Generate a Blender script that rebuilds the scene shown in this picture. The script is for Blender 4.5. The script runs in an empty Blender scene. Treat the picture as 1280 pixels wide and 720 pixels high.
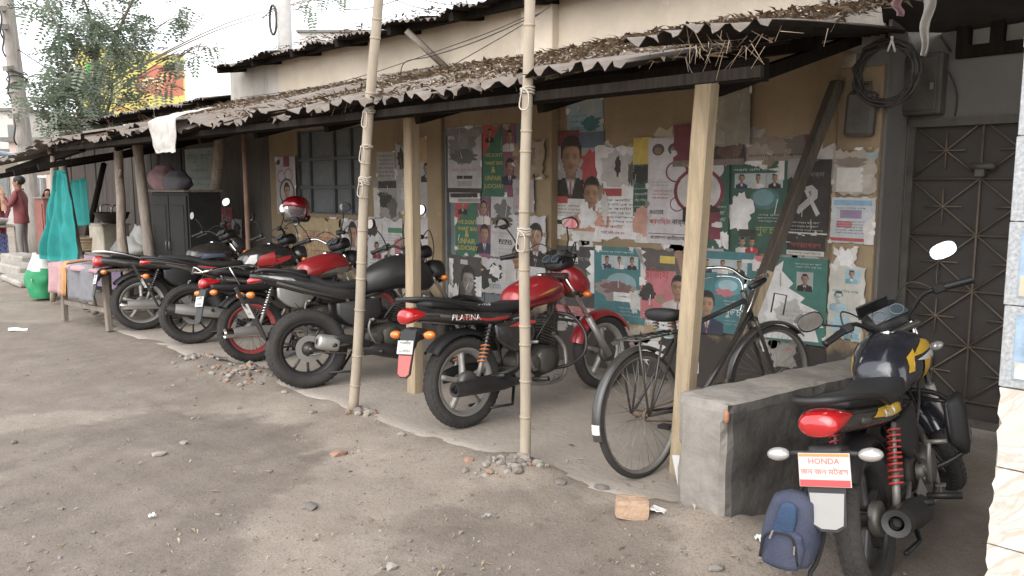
import bpy, bmesh, math, random
from mathutils import Vector, Matrix, Euler, noise
R = math.radians
PI = math.pi
scene = bpy.context.scene
COL = scene.collection

# ------------------------------------------------------------------ camera
CAM_H, PITCH, FPX = 1.5, R(7.1), 1000.0
cam_data = bpy.data.cameras.new('camera')
cam_data.sensor_width = 36.0
cam_data.lens = 36.0 * FPX / 1280.0
cam_data.clip_start = 0.05
cam_data.clip_end = 2000.0
cam = bpy.data.objects.new('camera', cam_data)
cam.location = (0, 0, CAM_H)
cam.rotation_euler = (R(90) - PITCH, 0, R(45))
COL.objects.link(cam)
scene.camera = cam

# ------------------------------------------------------------------ sky and sun (overcast)
SUN_EL, SUN_AZ = R(36), R(-70)       # azimuth of the sun measured from +X towards +Y
world = bpy.data.worlds.new('World')
scene.world = world
world.use_nodes = True
wn, wl = world.node_tree.nodes, world.node_tree.links
wn.clear()
sky = wn.new('ShaderNodeTexSky')
sky.sky_type = 'NISHITA'
sky.sun_disc = False
sky.sun_elevation = SUN_EL
sky.sun_rotation = R(90) - SUN_AZ
sky.air_density = 1.0
sky.dust_density = 2.0
sky.altitude = 0
hs = wn.new('ShaderNodeHueSaturation')
hs.inputs['Saturation'].default_value = 0.22
bgn = wn.new('ShaderNodeBackground')
bgn.inputs['Strength'].default_value = 0.15
wo = wn.new('ShaderNodeOutputWorld')
wl.new(sky.outputs[0], hs.inputs['Color'])
veil = wn.new('ShaderNodeMix'); veil.data_type = 'RGBA'          # even overcast veil over the clear sky
veil.inputs[0].default_value = 0.75
veil.inputs[7].default_value = (6.6, 6.8, 7.1, 1)
wl.new(hs.outputs[0], veil.inputs[6])
wl.new(veil.outputs[2], bgn.inputs['Color'])
wl.new(bgn.outputs[0], wo.inputs['Surface'])

sun_data = bpy.data.lights.new('sun', 'SUN')
sun_data.energy = 0.9
sun_data.angle = R(55)
sun_data.color = (1.0, 0.96, 0.9)
sun = bpy.data.objects.new('sun', sun_data)
sun.location = (2, -4, 10)
_sd = Vector((math.cos(SUN_EL) * math.cos(SUN_AZ), math.cos(SUN_EL) * math.sin(SUN_AZ), math.sin(SUN_EL)))
sun.rotation_euler = _sd.to_track_quat('Z', 'Y').to_euler()
COL.objects.link(sun)

scene.view_settings.view_transform = 'Standard'
scene.view_settings.look = 'None'
scene.view_settings.exposure = 1.2
scene.view_settings.gamma = 1.0
scene.view_settings.use_curve_mapping = False
scene.cycles.max_bounces = 6
scene.cycles.diffuse_bounces = 3
scene.cycles.glossy_bounces = 3
scene.cycles.transparent_max_bounces = 8
scene.cycles.caustics_reflective = False
scene.cycles.caustics_refractive = False
scene.cycles.use_denoising = True

# ------------------------------------------------------------------ photo pixel -> place
SP, CP = math.sin(PITCH), math.cos(PITCH)
S2 = math.sqrt(0.5)
def ray(px, py):
    x, y = (px - 640) / FPX, (py - 360) / FPX
    F, D = CP - y * SP, SP + y * CP
    return Vector(((x - F) * S2, (F + x) * S2, -D))
def onZ(px, py, z=0.0):
    d = ray(px, py); t = (z - CAM_H) / d.z
    return Vector((d.x * t, d.y * t, z))
def onY(px, py, Y):
    d = ray(px, py); t = Y / d.y
    return Vector((d.x * t, Y, CAM_H + d.z * t))
def onX(px, py, X):
    d = ray(px, py); t = X / d.x
    return Vector((X, d.y * t, CAM_H + d.z * t))
WALL_Y = 5.2
# ------------------------------------------------------------------ materials
MATS = {}
def nd(nt, t, **kw):
    n = nt.nodes.new(t)
    for k, v in kw.items():
        setattr(n, k, v)
    return n
def mat(name, col=(.5, .5, .5), rough=.6, metal=0.0, coat=0.0, dust=0.0, dust_col=(.30, .26, .21), bump=0.0, bscale=60,
        var=0.0, vscale=6.0, trans=0.0, alpha=1.0, emit=None, spec=.5, stretch=None):
    """procedural principled material: base colour with noise variation, dust film and fine bump"""
    if name in MATS:
        return MATS[name]
    m = bpy.data.materials.new(name); m.use_nodes = True
    nt = m.node_tree; nt.nodes.clear(); L = nt.links.new
    out = nd(nt, 'ShaderNodeOutputMaterial'); b = nd(nt, 'ShaderNodeBsdfPrincipled')
    L(b.outputs[0], out.inputs[0])
    b.inputs['Base Color'].default_value = (*col, 1)
    b.inputs['Roughness'].default_value = rough
    b.inputs['Metallic'].default_value = metal
    b.inputs['Coat Weight'].default_value = coat
    b.inputs['Coat Roughness'].default_value = .12
    b.inputs['Specular IOR Level'].default_value = spec
    b.inputs['Transmission Weight'].default_value = trans
    b.inputs['Alpha'].default_value = alpha
    if emit:
        b.inputs['Emission Color'].default_value = (*emit[:3], 1); b.inputs['Emission Strength'].default_value = emit[3]
    tc = nd(nt, 'ShaderNodeTexCoord'); src = tc.outputs['Object']
    if stretch:
        mp = nd(nt, 'ShaderNodeMapping'); mp.inputs['Scale'].default_value = stretch
        L(src, mp.inputs[0]); src = mp.outputs[0]
    cur = None
    if var > 0:
        n1 = nd(nt, 'ShaderNodeTexNoise'); n1.inputs['Scale'].default_value = vscale; n1.inputs['Detail'].default_value = 6
        n1.inputs['Roughness'].default_value = .65
        L(src, n1.inputs['Vector'])
        mr = nd(nt, 'ShaderNodeMapRange'); mr.inputs[1].default_value = .3; mr.inputs[2].default_value = .7
        mr.inputs[3].default_value = 1 - var; mr.inputs[4].default_value = 1 + var
        L(n1.outputs['Fac'], mr.inputs[0])
        mx = nd(nt, 'ShaderNodeMix', data_type='RGBA', blend_type='MULTIPLY'); mx.inputs[0].default_value = 1
        mx.inputs[6].default_value = (*col, 1); L(mr.outputs[0], mx.inputs[7])
        cur = mx.outputs[2]
    if dust > 0:
        n2 = nd(nt, 'ShaderNodeTexNoise'); n2.inputs['Scale'].default_value = 9; n2.inputs['Detail'].default_value = 8
        n2.inputs['Roughness'].default_value = .7
        L(tc.outputs['Object'], n2.inputs['Vector'])
        m2 = nd(nt, 'ShaderNodeMapRange'); m2.inputs[1].default_value = .25; m2.inputs[2].default_value = .8
        m2.inputs[3].default_value = dust * .25; m2.inputs[4].default_value = min(1, dust * 1.5)
        L(n2.outputs['Fac'], m2.inputs[0])
        mx = nd(nt, 'ShaderNodeMix', data_type='RGBA')
        L(m2.outputs[0], mx.inputs[0])
        if cur: L(cur, mx.inputs[6])
        else: mx.inputs[6].default_value = (*col, 1)
        mx.inputs[7].default_value = (*dust_col, 1)
        cur = mx.outputs[2]
        mrr = nd(nt, 'ShaderNodeMapRange'); mrr.inputs[3].default_value = rough; mrr.inputs[4].default_value = min(1, rough + .55)
        L(m2.outputs[0], mrr.inputs[0]); L(mrr.outputs[0], b.inputs['Roughness'])
    if cur: L(cur, b.inputs['Base Color'])
    if bump > 0:
        n3 = nd(nt, 'ShaderNodeTexNoise'); n3.inputs['Scale'].default_value = bscale; n3.inputs['Detail'].default_value = 5
        L(src, n3.inputs['Vector'])
        bp = nd(nt, 'ShaderNodeBump'); bp.inputs['Strength'].default_value = bump; bp.inputs['Distance'].default_value = .02
        L(n3.outputs['Fac'], bp.inputs['Height']); L(bp.outputs[0], b.inputs['Normal'])
    MATS[name] = m
    return m

def paper(col):
    """printed paper: flat ink with grime and fading"""
    col = tuple(c * .84 + .16 * (.12 + .8 * sum(col) / 3) for c in col)
    key = 'print_%02x%02x%02x' % tuple(int(max(0, min(1, c)) * 255) for c in col)
    return mat(key, col, rough=.75, var=.22, vscale=7, dust=.15, dust_col=(.36, .31, .25), spec=.25)

def portrait_mat():
    m = mat('portrait_print', (.5, .5, .5), rough=.7, dust=.14, dust_col=(.36, .31, .25), spec=.25)
    nt = m.node_tree; at_ = nd(nt, 'ShaderNodeAttribute'); at_.attribute_name = 'print_ink'
    mx = [n for n in nt.nodes if n.bl_idname == 'ShaderNodeMix'][-1]; nt.links.new(at_.outputs['Color'], mx.inputs[6]); return m
M_PORTRAIT = portrait_mat()
# ------------------------------------------------------------------ mesh builder
class MB:
    def __init__(s, m=None):
        s.v, s.f, s.mi, s.sm, s.mats = [], [], [], [], []; s.vc = {}
        s.cur = 0; s.smooth = False
        if m: s.use(m)
    def use(s, m, smooth=None):
        if m not in s.mats: s.mats.append(m)
        s.cur = s.mats.index(m)
        if smooth is not None: s.smooth = smooth
        return s
    def add(s, vs, fs, M=None, smooth=None):
        o = len(s.v)
        for p in vs:
            p = Vector(p)
            s.v.append(M @ p if M is not None else p)
        sm = s.smooth if smooth is None else smooth
        for f in fs:
            s.f.append([i + o for i in f]); s.mi.append(s.cur); s.sm.append(sm)
        return s
    def box(s, c, d, M=None, rot=None, bev=0.0, taper=None):
        """box of size d about c; bev cuts the corner edges along its longest axis"""
        hx, hy, hz = d[0] / 2, d[1] / 2, d[2] / 2
        T = Matrix.Translation(c)
        if rot: T = T @ Euler(rot).to_matrix().to_4x4()
        if M is not None: T = M @ T
        if bev <= 0:
            vs = [(x * hx, y * hy, z * hz) for z in (-1, 1) for y in (-1, 1) for x in (-1, 1)]
            if taper:
                vs = [(v[0] * (taper if v[2] > 0 else 1), v[1] * (taper if v[2] > 0 else 1), v[2]) for v in vs]
            fs = [(0, 2, 3, 1), (4, 5, 7, 6), (0, 1, 5, 4), (2, 6, 7, 3), (0, 4, 6, 2), (1, 3, 7, 5)]
            return s.add(vs, fs, T, False)
        b = min(bev, hx * .9, hy * .9, hz * .9)
        # chamfered box: 24 verts
        vs, idx = [], {}
        for sx in (-1, 1):
            for sy in (-1, 1):
                for sz in (-1, 1):
                    for a in range(3):
                        e = [hx, hy, hz]
                        p = [(hx if a == 0 else hx - b) * sx, (hy if a == 1 else hy - b) * sy, (hz if a == 2 else hz - b) * sz]
                        idx[(sx, sy, sz, a)] = len(vs); vs.append(p)
        fs = []
        for a in range(3):
            o1, o2 = [(1, 2), (2, 0), (0, 1)][a]
            for sg in (-1, 1):
                q = []
                for u, w in ((-1, -1), (1, -1), (1, 1), (-1, 1)):
                    k = [0, 0, 0]; k[a] = sg; k[o1] = u; k[o2] = w
                    q.append(idx[(*k, a)])
                fs.append(q if sg > 0 else q[::-1])
        for a in range(3):
            o1, o2 = [(1, 2), (2, 0), (0, 1)][a]
            for u in (-1, 1):
                for w in (-1, 1):
                    q = []
                    for (sg, ax) in ((-1, o1), (1, o1), (1, o2), (-1, o2)):
                        k = [0, 0, 0]; k[a] = sg; k[o1] = u; k[o2] = w
                        q.append(idx[(*k, ax)])
                    fs.append(q if u * w < 0 else q[::-1])
        for sx in (-1, 1):
            for sy in (-1, 1):
                for sz in (-1, 1):
                    q = [idx[(sx, sy, sz, a)] for a in range(3)]
                    fs.append(q if sx * sy * sz > 0 else q[::-1])
        return s.add(vs, fs, T, False)
    def tube(s, pts, r, n=8, M=None, closed=False, cap=True, sub=1, flat=1.0):
        """tube along a polyline; r number or list; sub>1 smooths the path (Catmull-Rom)"""
        pts = [Vector(p) for p in pts]
        rs = list(r) if isinstance(r, (list, tuple)) else [r] * len(pts)
        if sub > 1:
            pts, rs = catmull(pts, rs, sub, closed)
        k = len(pts); vs, fs = [], []
        up = None
        for i in range(k):
            a = pts[(i - 1) % k] if (closed or i > 0) else pts[i]
            b = pts[(i + 1) % k] if (closed or i < k - 1) else pts[i]
            t = (b - a)
            t = t.normalized() if t.length > 1e-9 else Vector((0, 0, 1))
            if up is None:
                up = Vector((0, 0, 1)) if abs(t.z) < .9 else Vector((1, 0, 0))
            u = (up - t * up.dot(t))
            u = u.normalized() if u.length > 1e-6 else t.orthogonal().normalized()
            w = t.cross(u); up = u
            for j in range(n):
                an = 2 * PI * j / n
                vs.append(pts[i] + u * (math.cos(an) * rs[i]) + w * (math.sin(an) * rs[i] * flat))
        m = k if closed else k - 1
        for i in range(m):
            for j in range(n):
                a, b = i * n + j, i * n + (j + 1) % n
                c, d = ((i + 1) % k) * n + (j + 1) % n, ((i + 1) % k) * n + j
                fs.append((a, b, c, d))
        if cap and not closed:
            fs.append(list(range(n))[::-1]); fs.append([(k - 1) * n + j for j in range(n)])
        return s.add(vs, fs, M, True)
    def lathe(s, prof, n=24, M=None, closed=False, smooth=True, arc=None):
        """revolve (radius, axial) about local Y"""
        vs, fs = [], []
        a0, a1 = arc if arc else (0, 2 * PI)
        steps = n + 1 if arc else n
        for i in range(steps):
            an = a0 + (a1 - a0) * i / n
            for (r, y) in prof:
                vs.append((r * math.cos(an), y, r * math.sin(an)))
        k = len(prof)
        for i in range(n):
            i2 = i + 1 if arc else (i + 1) % n
            for j in range(k if closed else k - 1):
                j2 = (j + 1) % k
                fs.append((i * k + j, i * k + j2, i2 * k + j2, i2 * k + j))
        return s.add(vs, fs, M, smooth)
    def loft(s, secs, n=18, sub=3, M=None, ex=2.3, cap=True):
        """secs: (x, zc, half_w, h_up, h_down[, yc]) rings across x, smoothed between"""
        secs = [list(q) + [0.0] * (6 - len(q)) for q in secs]
        pts = [Vector((q[0], q[5], q[1])) for q in secs]
        if sub > 1:
            full = []
            for i in range(len(secs) - 1):
                p0, p1, p2, p3 = secs[max(i - 1, 0)], secs[i], secs[i + 1], secs[min(i + 2, len(secs) - 1)]
                for t in range(sub):
                    u = t / sub
                    full.append([cm(a, b, c, d, u) for a, b, c, d in zip(p0, p1, p2, p3)])
            full.append(secs[-1]); secs = full
        vs, fs = [], []
        for (x, zc, w, hu, hd, yc) in secs:
            w, hu, hd = max(w, .001), max(hu, .001), max(hd, .001)
            for j in range(n):
                an = 2 * PI * j / n
                c, si = math.cos(an), math.sin(an)
                yy = math.copysign(abs(c) ** (2 / ex), c) * w
                zz = math.copysign(abs(si) ** (2 / ex), si) * (hu if si > 0 else hd)
                vs.append((x, yc + yy, zc + zz))
        k = len(secs)
        for i in range(k - 1):
            for j in range(n):
                fs.append((i * n + j, (i + 1) * n + j, (i + 1) * n + (j + 1) % n, i * n + (j + 1) % n))
        if cap:
            fs.append(list(range(n))); fs.append([(k - 1) * n + j for j in range(n)][::-1])
        return s.add(vs, fs, M, True)
    def prism(s, outline, y0, y1, M=None, smooth=False):
        """outline in local xz, extruded from y0 to y1"""
        k = len(outline)
        vs = [(p[0], y0, p[1]) for p in outline] + [(p[0], y1, p[1]) for p in outline]
        fs = [list(range(k)), list(range(k, 2 * k))[::-1]]
        fs += [(i, i + k, (i + 1) % k + k, (i + 1) % k) for i in range(k)]
        return s.add(vs, fs, M, smooth)
    def ball(s, c, r, M=None, n=12, m=8):
        rx, ry, rz = r if isinstance(r, (tuple, list)) else (r, r, r)
        vs = [(c[0], c[1], c[2] + rz)]; fs = []
        for i in range(1, m):
            ph = PI * i / m
            for j in range(n):
                th = 2 * PI * j / n
                vs.append((c[0] + rx * math.sin(ph) * math.cos(th), c[1] + ry * math.sin(ph) * math.sin(th), c[2] + rz * math.cos(ph)))
        vs.append((c[0], c[1], c[2] - rz))
        for j in range(n):
            fs.append((0, 1 + j, 1 + (j + 1) % n))
            fs.append((len(vs) - 1, 1 + (m - 2) * n + (j + 1) % n, 1 + (m - 2) * n + j))
        for i in range(m - 2):
            for j in range(n):
                a = 1 + i * n
                fs.append((a + j, a + n + j, a + n + (j + 1) % n, a + (j + 1) % n))
        return s.add(vs, fs, M, True)
    def mesh(s, name):
        me = bpy.data.meshes.new(name)
        me.from_pydata([tuple(v) for v in s.v], [], s.f)
        for m in s.mats: me.materials.append(m)
        me.polygons.foreach_set('material_index', s.mi)
        me.polygons.foreach_set('use_smooth', s.sm)
        if s.vc:
            ca = me.color_attributes.new('print_ink', 'FLOAT_COLOR', 'POINT')
            for i, c in s.vc.items(): ca.data[i].color = (*c, 1)
        me.update()
        return me
    def build(s, name, parent=None, **props):
        o = bpy.data.objects.new(name, s.mesh(name))
        COL.objects.link(o)
        if parent: o.parent = parent
        for k, v in props.items(): o[k] = v
        return o

def cm(a, b, c, d, u):
    return .5 * (2 * b + (c - a) * u + (2 * a - 5 * b + 4 * c - d) * u * u + (3 * b - a - 3 * c + d) * u * u * u)
def catmull(pts, rs, sub, closed=False):
    k = len(pts); P, Q = [], []
    rng = range(k if closed else k - 1)
    for i in rng:
        idx = [(i - 1) % k, i, (i + 1) % k, (i + 2) % k] if closed else [max(i - 1, 0), i, i + 1, min(i + 2, k - 1)]
        for t in range(sub):
            u = t / sub
            P.append(Vector([cm(*[pts[j][c] for j in idx], u) for c in range(3)]))
            Q.append(cm(*[rs[j] for j in idx], u))
    if not closed:
        P.append(pts[-1].copy()); Q.append(rs[-1])
    return P, Q

def thing(name, label, cat, loc=(0, 0, 0), rotz=0.0, group=None):
    o = bpy.data.objects.new(name, None); o.empty_display_size = .1
    o.location = loc; o.rotation_euler = (0, 0, rotz)
    COL.objects.link(o); tag(o, label, cat, group)
    return o
def tag(o, label=None, cat=None, group=None, kind=None):
    if label: o['label'] = label
    if cat: o['category'] = cat
    if group: o['group'] = group
    if kind: o['kind'] = kind
    return o
def copy_tree(o, parent=None):
    c = o.copy(); COL.objects.link(c); c.parent = parent
    for ch in list(o.children): copy_tree(ch, c)
    return c
def place(me, name, parent=None, loc=(0, 0, 0), rot=(0, 0, 0), scale=(1, 1, 1)):
    o = bpy.data.objects.new(name, me); COL.objects.link(o)
    o.parent = parent; o.location = loc; o.rotation_euler = rot; o.scale = scale
    return o

_TXT = {}
def text_geo(st, bold=False):
    """unit-height lettering as (verts, faces, width), outline of the bundled font"""
    if st in _TXT: return _TXT[st]
    cu = bpy.data.curves.new('lettering', 'FONT'); cu.body = st; cu.size = 1.0; cu.resolution_u = 2
    cu.align_x = 'LEFT'; cu.fill_mode = 'FRONT' if hasattr(cu, 'fill_mode') else cu.fill_mode
    ob = bpy.data.objects.new('lettering', cu); COL.objects.link(ob)
    me = bpy.data.meshes.new_from_object(ob)
    vs = [v.co.copy() for v in me.vertices]; fs = [list(p.vertices) for p in me.polygons]
    bpy.data.objects.remove(ob); bpy.data.curves.remove(cu); bpy.data.meshes.remove(me)
    w = max((v.x for v in vs), default=1.0)
    _TXT[st] = (vs, fs, w)
    return _TXT[st]
# ------------------------------------------------------------------ ground and pavement
rnd = random.Random(7)
def fbm(x, y, s=1.0, o=4):
    return noise.fractal(Vector((x * s, y * s, 3.7)), .9, 2.0, o)
DAMP_SHADE = [  # outlines of the damp / oily patches, and of one painted shade area, read from the photograph, laid on the ground
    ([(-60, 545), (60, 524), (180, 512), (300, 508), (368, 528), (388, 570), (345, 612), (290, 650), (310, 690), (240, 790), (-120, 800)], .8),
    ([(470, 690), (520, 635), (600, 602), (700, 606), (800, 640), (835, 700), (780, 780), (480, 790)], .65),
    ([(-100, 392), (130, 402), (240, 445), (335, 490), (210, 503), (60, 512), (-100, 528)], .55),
    ([(1000, 690), (1040, 600), (1120, 560), (1300, 560), (1300, 800), (1000, 800)], 1.0),  # shaded dirt under the gate bay, its shade painted into the ground colour
]
DAMP_SHADE = [([onZ(px, py).xy for px, py in pl], w) for pl, w in DAMP_SHADE]
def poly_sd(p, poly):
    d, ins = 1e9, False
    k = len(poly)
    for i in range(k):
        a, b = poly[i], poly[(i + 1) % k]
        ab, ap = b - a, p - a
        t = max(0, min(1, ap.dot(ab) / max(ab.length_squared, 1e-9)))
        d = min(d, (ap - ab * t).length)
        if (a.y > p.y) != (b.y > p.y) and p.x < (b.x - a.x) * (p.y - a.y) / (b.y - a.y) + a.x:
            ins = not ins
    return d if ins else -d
HEAPS = [(onZ(292, 468), .42, .055), (onZ(640, 586), .30, .05), (onZ(250, 452), .3, .035), (onZ(205, 560), .25, .03), (onZ(895, 655), .3, .05)]
def edge_y(x):
    return 2.98 + .10 * noise.noise(Vector((x * .8, 1.3, 0))) + .045 * noise.noise(Vector((x * 4, 5.3, 0))) + (.18 if x > -2.4 else 0) * min(1, (x + 2.4) / .6)
def gz(x, y):
    z = -.042 + .014 * fbm(x, y, .7) + .007 * fbm(x, y, 3.1) + .003 * fbm(x, y, 11)
    if -10.2 < x < -1.0:                       # dirt banked against the pavement edge
        z += .040 * math.exp(-((y - edge_y(x)) / .30) ** 2)
    for c, r, h in HEAPS:
        d2 = ((x - c.x) ** 2 + (y - c.y) ** 2) / r ** 2
        if d2 < 6: z += h * math.exp(-d2 * 1.6) * (1 + .5 * fbm(x, y, 9))
    if -9.7 < x < -1.95 and y > edge_y(x) + .12: z = min(z, -.03)
    return z
def axis(parts):
    out = []
    for a, b, st in parts:
        n = max(1, round((b - a) / st))
        out += [a + (b - a) * i / n for i in range(n)]
    out.append(parts[-1][1]); return out
gx = axis([(-160, -60, 50), (-60, -20, 4), (-20, -10, .25), (-10, -5, .09), (-5, -.2, .055), (-.2, 2, .3), (2, 60, 6), (60, 160, 50)])
gy = axis([(-160, -60, 50), (-60, -6, 6), (-6, .4, .4), (.4, 3.4, .05), (3.4, 7, .15), (7, 60, 5), (60, 160, 50)])
verts, faces, damp = [], [], []
for y in gy:
    for x in gx:
        near = -20 < x < 2 and -1 < y < 7
        verts.append((x, y, gz(x, y) if near else -.04))
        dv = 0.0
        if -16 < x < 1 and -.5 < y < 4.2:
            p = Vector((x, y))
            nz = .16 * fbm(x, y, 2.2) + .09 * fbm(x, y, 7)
            for pl, w in DAMP_SHADE:
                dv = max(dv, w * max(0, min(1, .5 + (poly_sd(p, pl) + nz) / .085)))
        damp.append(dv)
nx = len(gx)
for j in range(len(gy) - 1):
    for i in range(nx - 1):
        a = j * nx + i
        faces.append((a, a + 1, a + nx + 1, a + nx))
me = bpy.data.meshes.new('ground'); me.from_pydata(verts, [], faces)
at = me.attributes.new('damp', 'FLOAT', 'POINT'); at.data.foreach_set('value', damp)  # carries the damp patches and the painted shade together
me.polygons.foreach_set('use_smooth', [True] * len(faces)); me.update()

def ground_mat():
    m = bpy.data.materials.new('dirt'); m.use_nodes = True
    nt = m.node_tree; nt.nodes.clear(); L = nt.links.new
    out = nd(nt, 'ShaderNodeOutputMaterial'); b = nd(nt, 'ShaderNodeBsdfPrincipled'); L(b.outputs[0], out.inputs[0])
    tc = nd(nt, 'ShaderNodeTexCoord')
    def nz(sc, det=6, ro=.6):
        n = nd(nt, 'ShaderNodeTexNoise'); n.inputs['Scale'].default_value = sc; n.inputs['Detail'].default_value = det
        n.inputs['Roughness'].default_value = ro; L(tc.outputs['Object'], n.inputs['Vector']); return n.outputs['Fac']
    def ramp(f, stops):
        r = nd(nt, 'ShaderNodeValToRGB'); L(f, r.inputs[0])
        while len(r.color_ramp.elements) < len(stops): r.color_ramp.elements.new(.5)
        for e, (p, c) in zip(r.color_ramp.elements, stops): e.position = p; e.color = (*c, 1)
        return r.outputs[0]
    def mix(f, a, c, bt='MIX'):
        x = nd(nt, 'ShaderNodeMix', data_type='RGBA', blend_type=bt)
        (L(f, x.inputs[0]) if not isinstance(f, float) else setattr(x.inputs[0], 'default_value', f))
        L(a, x.inputs[6]); L(c, x.inputs[7]); return x.outputs[2]
    dry = ramp(nz(1.7, 8, .68), [(.3, (.225, .182, .146)), (.5, (.295, .246, .203)), (.72, (.355, .305, .255))])
    wet_shade = ramp(nz(2.6, 8, .66), [(.3, (.150, .122, .101)), (.55, (.192, .159, .133)), (.75, (.245, .205, .173))])  # dark tone shared by damp dirt and the painted shade
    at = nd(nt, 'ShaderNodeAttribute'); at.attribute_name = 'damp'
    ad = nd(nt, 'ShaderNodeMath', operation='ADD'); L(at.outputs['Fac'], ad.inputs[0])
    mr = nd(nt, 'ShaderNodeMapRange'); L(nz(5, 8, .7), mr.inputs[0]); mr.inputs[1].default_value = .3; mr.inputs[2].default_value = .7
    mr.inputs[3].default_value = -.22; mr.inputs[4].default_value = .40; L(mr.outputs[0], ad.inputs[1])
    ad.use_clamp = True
    col = mix(ad.outputs[0], dry, wet_shade)
    sp = ramp(nz(95, 3, .6), [(.34, (.72, .70, .68)), (.5, (1, 1, 1)), (.68, (1.0, 1.0, 1.0)), (.78, (1.2, 1.19, 1.17))])
    col = mix(1.0, col, sp, 'MULTIPLY')
    vo = nd(nt, 'ShaderNodeTexVoronoi'); vo.inputs['Scale'].default_value = 38; L(tc.outputs['Object'], vo.inputs['Vector'])
    vr = ramp(vo.outputs['Distance'], [(0, (.72, .7, .68)), (.18, (1, 1, 1)), (1, (1, 1, 1))])
    col = mix(.6, col, mix(1.0, col, vr, 'MULTIPLY'))
    L(col, b.inputs['Base Color'])
    b.inputs['Roughness'].default_value = .88; b.inputs['Specular IOR Level'].default_value = .3
    bp = nd(nt, 'ShaderNodeBump'); bp.inputs['Strength'].default_value = .55; bp.inputs['Distance'].default_value = .02
    hh = nd(nt, 'ShaderNodeMath', operation='ADD'); L(nz(14, 8, .7), hh.inputs[0]); 
    h2 = nd(nt, 'ShaderNodeMath', operation='MULTIPLY'); L(nz(120, 3, .6), h2.inputs[0]); h2.inputs[1].default_value = .35
    L(h2.outputs[0], hh.inputs[1]); L(hh.outputs[0], bp.inputs['Height']); L(bp.outputs[0], b.inputs['Normal'])
    return m
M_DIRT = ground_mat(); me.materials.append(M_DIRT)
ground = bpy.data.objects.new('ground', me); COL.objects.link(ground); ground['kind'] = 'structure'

M_CONC = mat('pavement_concrete', (.35, .315, .28), rough=.88, var=.34, vscale=1.3, dust=.55, dust_col=(.33, .27, .215), bump=.35, bscale=26)
xs = axis([(-9.7, -1.95, .07)]); ys = [0, .02, .12, .3, .6, 1.0, 1.5, 2.0, 2.26]
b = MB(M_CONC); vs, fs = [], []
for x in xs:
    e = edge_y(x)
    vs.append((x, e - .015, -.06))
    for k, t in enumerate(ys):
        y = e + t * (WALL_Y - e) / 2.26
        vs.append((x, y, (-.012 if k == 0 else 0) + .004 * fbm(x, y, 1.2) + (.006 * noise.noise(Vector((x * 9, y * 9, 0))) if k < 3 else 0)))
k = len(ys) + 1
for i in range(len(xs) - 1):
    for j in range(k - 1):
        fs.append((i * k + j, (i + 1) * k + j, (i + 1) * k + j + 1, i * k + j + 1))
b.add(vs, fs, smooth=True)
b.build('pavement', kind='structure')
# ------------------------------------------------------------------ building behind the parked bikes
def wall_mat(name, base, low, stain, zlow=.45, seed=0.0, streak=.5):
    """old lime-washed plaster: blotches, vertical rain streaks, peeled patches, dirty plinth"""
    m = bpy.data.materials.new(name); m.use_nodes = True
    nt = m.node_tree; nt.nodes.clear(); L = nt.links.new
    out = nd(nt, 'ShaderNodeOutputMaterial'); b = nd(nt, 'ShaderNodeBsdfPrincipled'); L(b.outputs[0], out.inputs[0])
    tc = nd(nt, 'ShaderNodeTexCoord'); mp = nd(nt, 'ShaderNodeMapping'); mp.inputs['Location'].default_value = (seed, seed, 0)
    L(tc.outputs['Object'], mp.inputs[0])
    def nz(sc, det=7, ro=.65, stretch=None):
        v = mp.outputs[0]
        if stretch:
            q = nd(nt, 'ShaderNodeMapping'); q.inputs['Scale'].default_value = stretch; L(v, q.inputs[0]); v = q.outputs[0]
        n = nd(nt, 'ShaderNodeTexNoise'); n.inputs['Scale'].default_value = sc; n.inputs['Detail'].default_value = det
        n.inputs['Roughness'].default_value = ro; L(v, n.inputs['Vector']); return n.outputs['Fac']
    def rng(f, a, c, lo, hi):
        r = nd(nt, 'ShaderNodeMapRange'); L(f, r.inputs[0])
        for i, v in zip((1, 2, 3, 4), (a, c, lo, hi)): r.inputs[i].default_value = v
        return r.outputs[0]
    def mixc(f, a, c):
        x = nd(nt, 'ShaderNodeMix', data_type='RGBA'); L(f, x.inputs[0])
        for s_, v in ((6, a), (7, c)):
            if isinstance(v, tuple): x.inputs[s_].default_value = (*v, 1)
            else: L(v, x.inputs[s_])
        return x.outputs[2]
    c0 = mixc(rng(nz(1.4), .3, .7, 0, 1), tuple(v * .82 for v in base), tuple(min(1, v * 1.15) for v in base))
    c1 = mixc(rng(nz(3.2, 8, .7, (1, 1, .12)), .5, .78, 0, streak), c0, stain)
    c2 = mixc(rng(nz(6, 9, .75), .60, .68, 0, .55), c1, tuple(min(1, v * 1.3 + .03) for v in base))
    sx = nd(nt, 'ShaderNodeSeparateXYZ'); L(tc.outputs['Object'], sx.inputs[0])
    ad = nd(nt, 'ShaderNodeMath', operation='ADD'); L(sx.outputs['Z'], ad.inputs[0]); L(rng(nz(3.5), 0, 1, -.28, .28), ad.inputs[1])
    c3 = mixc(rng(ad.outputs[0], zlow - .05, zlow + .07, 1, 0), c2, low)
    L(c3, b.inputs['Base Color']); b.inputs['Roughness'].default_value = .9; b.inputs['Specular IOR Level'].default_value = .2
    bp = nd(nt, 'ShaderNodeBump'); bp.inputs['Strength'].default_value = .5; bp.inputs['Distance'].default_value = .015
    L(nz(18), bp.inputs['Height']); L(bp.outputs[0], b.inputs['Normal'])
    return m
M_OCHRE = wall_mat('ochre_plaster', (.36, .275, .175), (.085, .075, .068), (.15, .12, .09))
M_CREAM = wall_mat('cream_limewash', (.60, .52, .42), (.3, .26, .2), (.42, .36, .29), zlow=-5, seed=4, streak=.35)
M_STAIN = wall_mat('stained_limewash', (.42, .39, .35), (.2, .18, .15), (.13, .12, .11), zlow=-5, seed=9, streak=.85)
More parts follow.
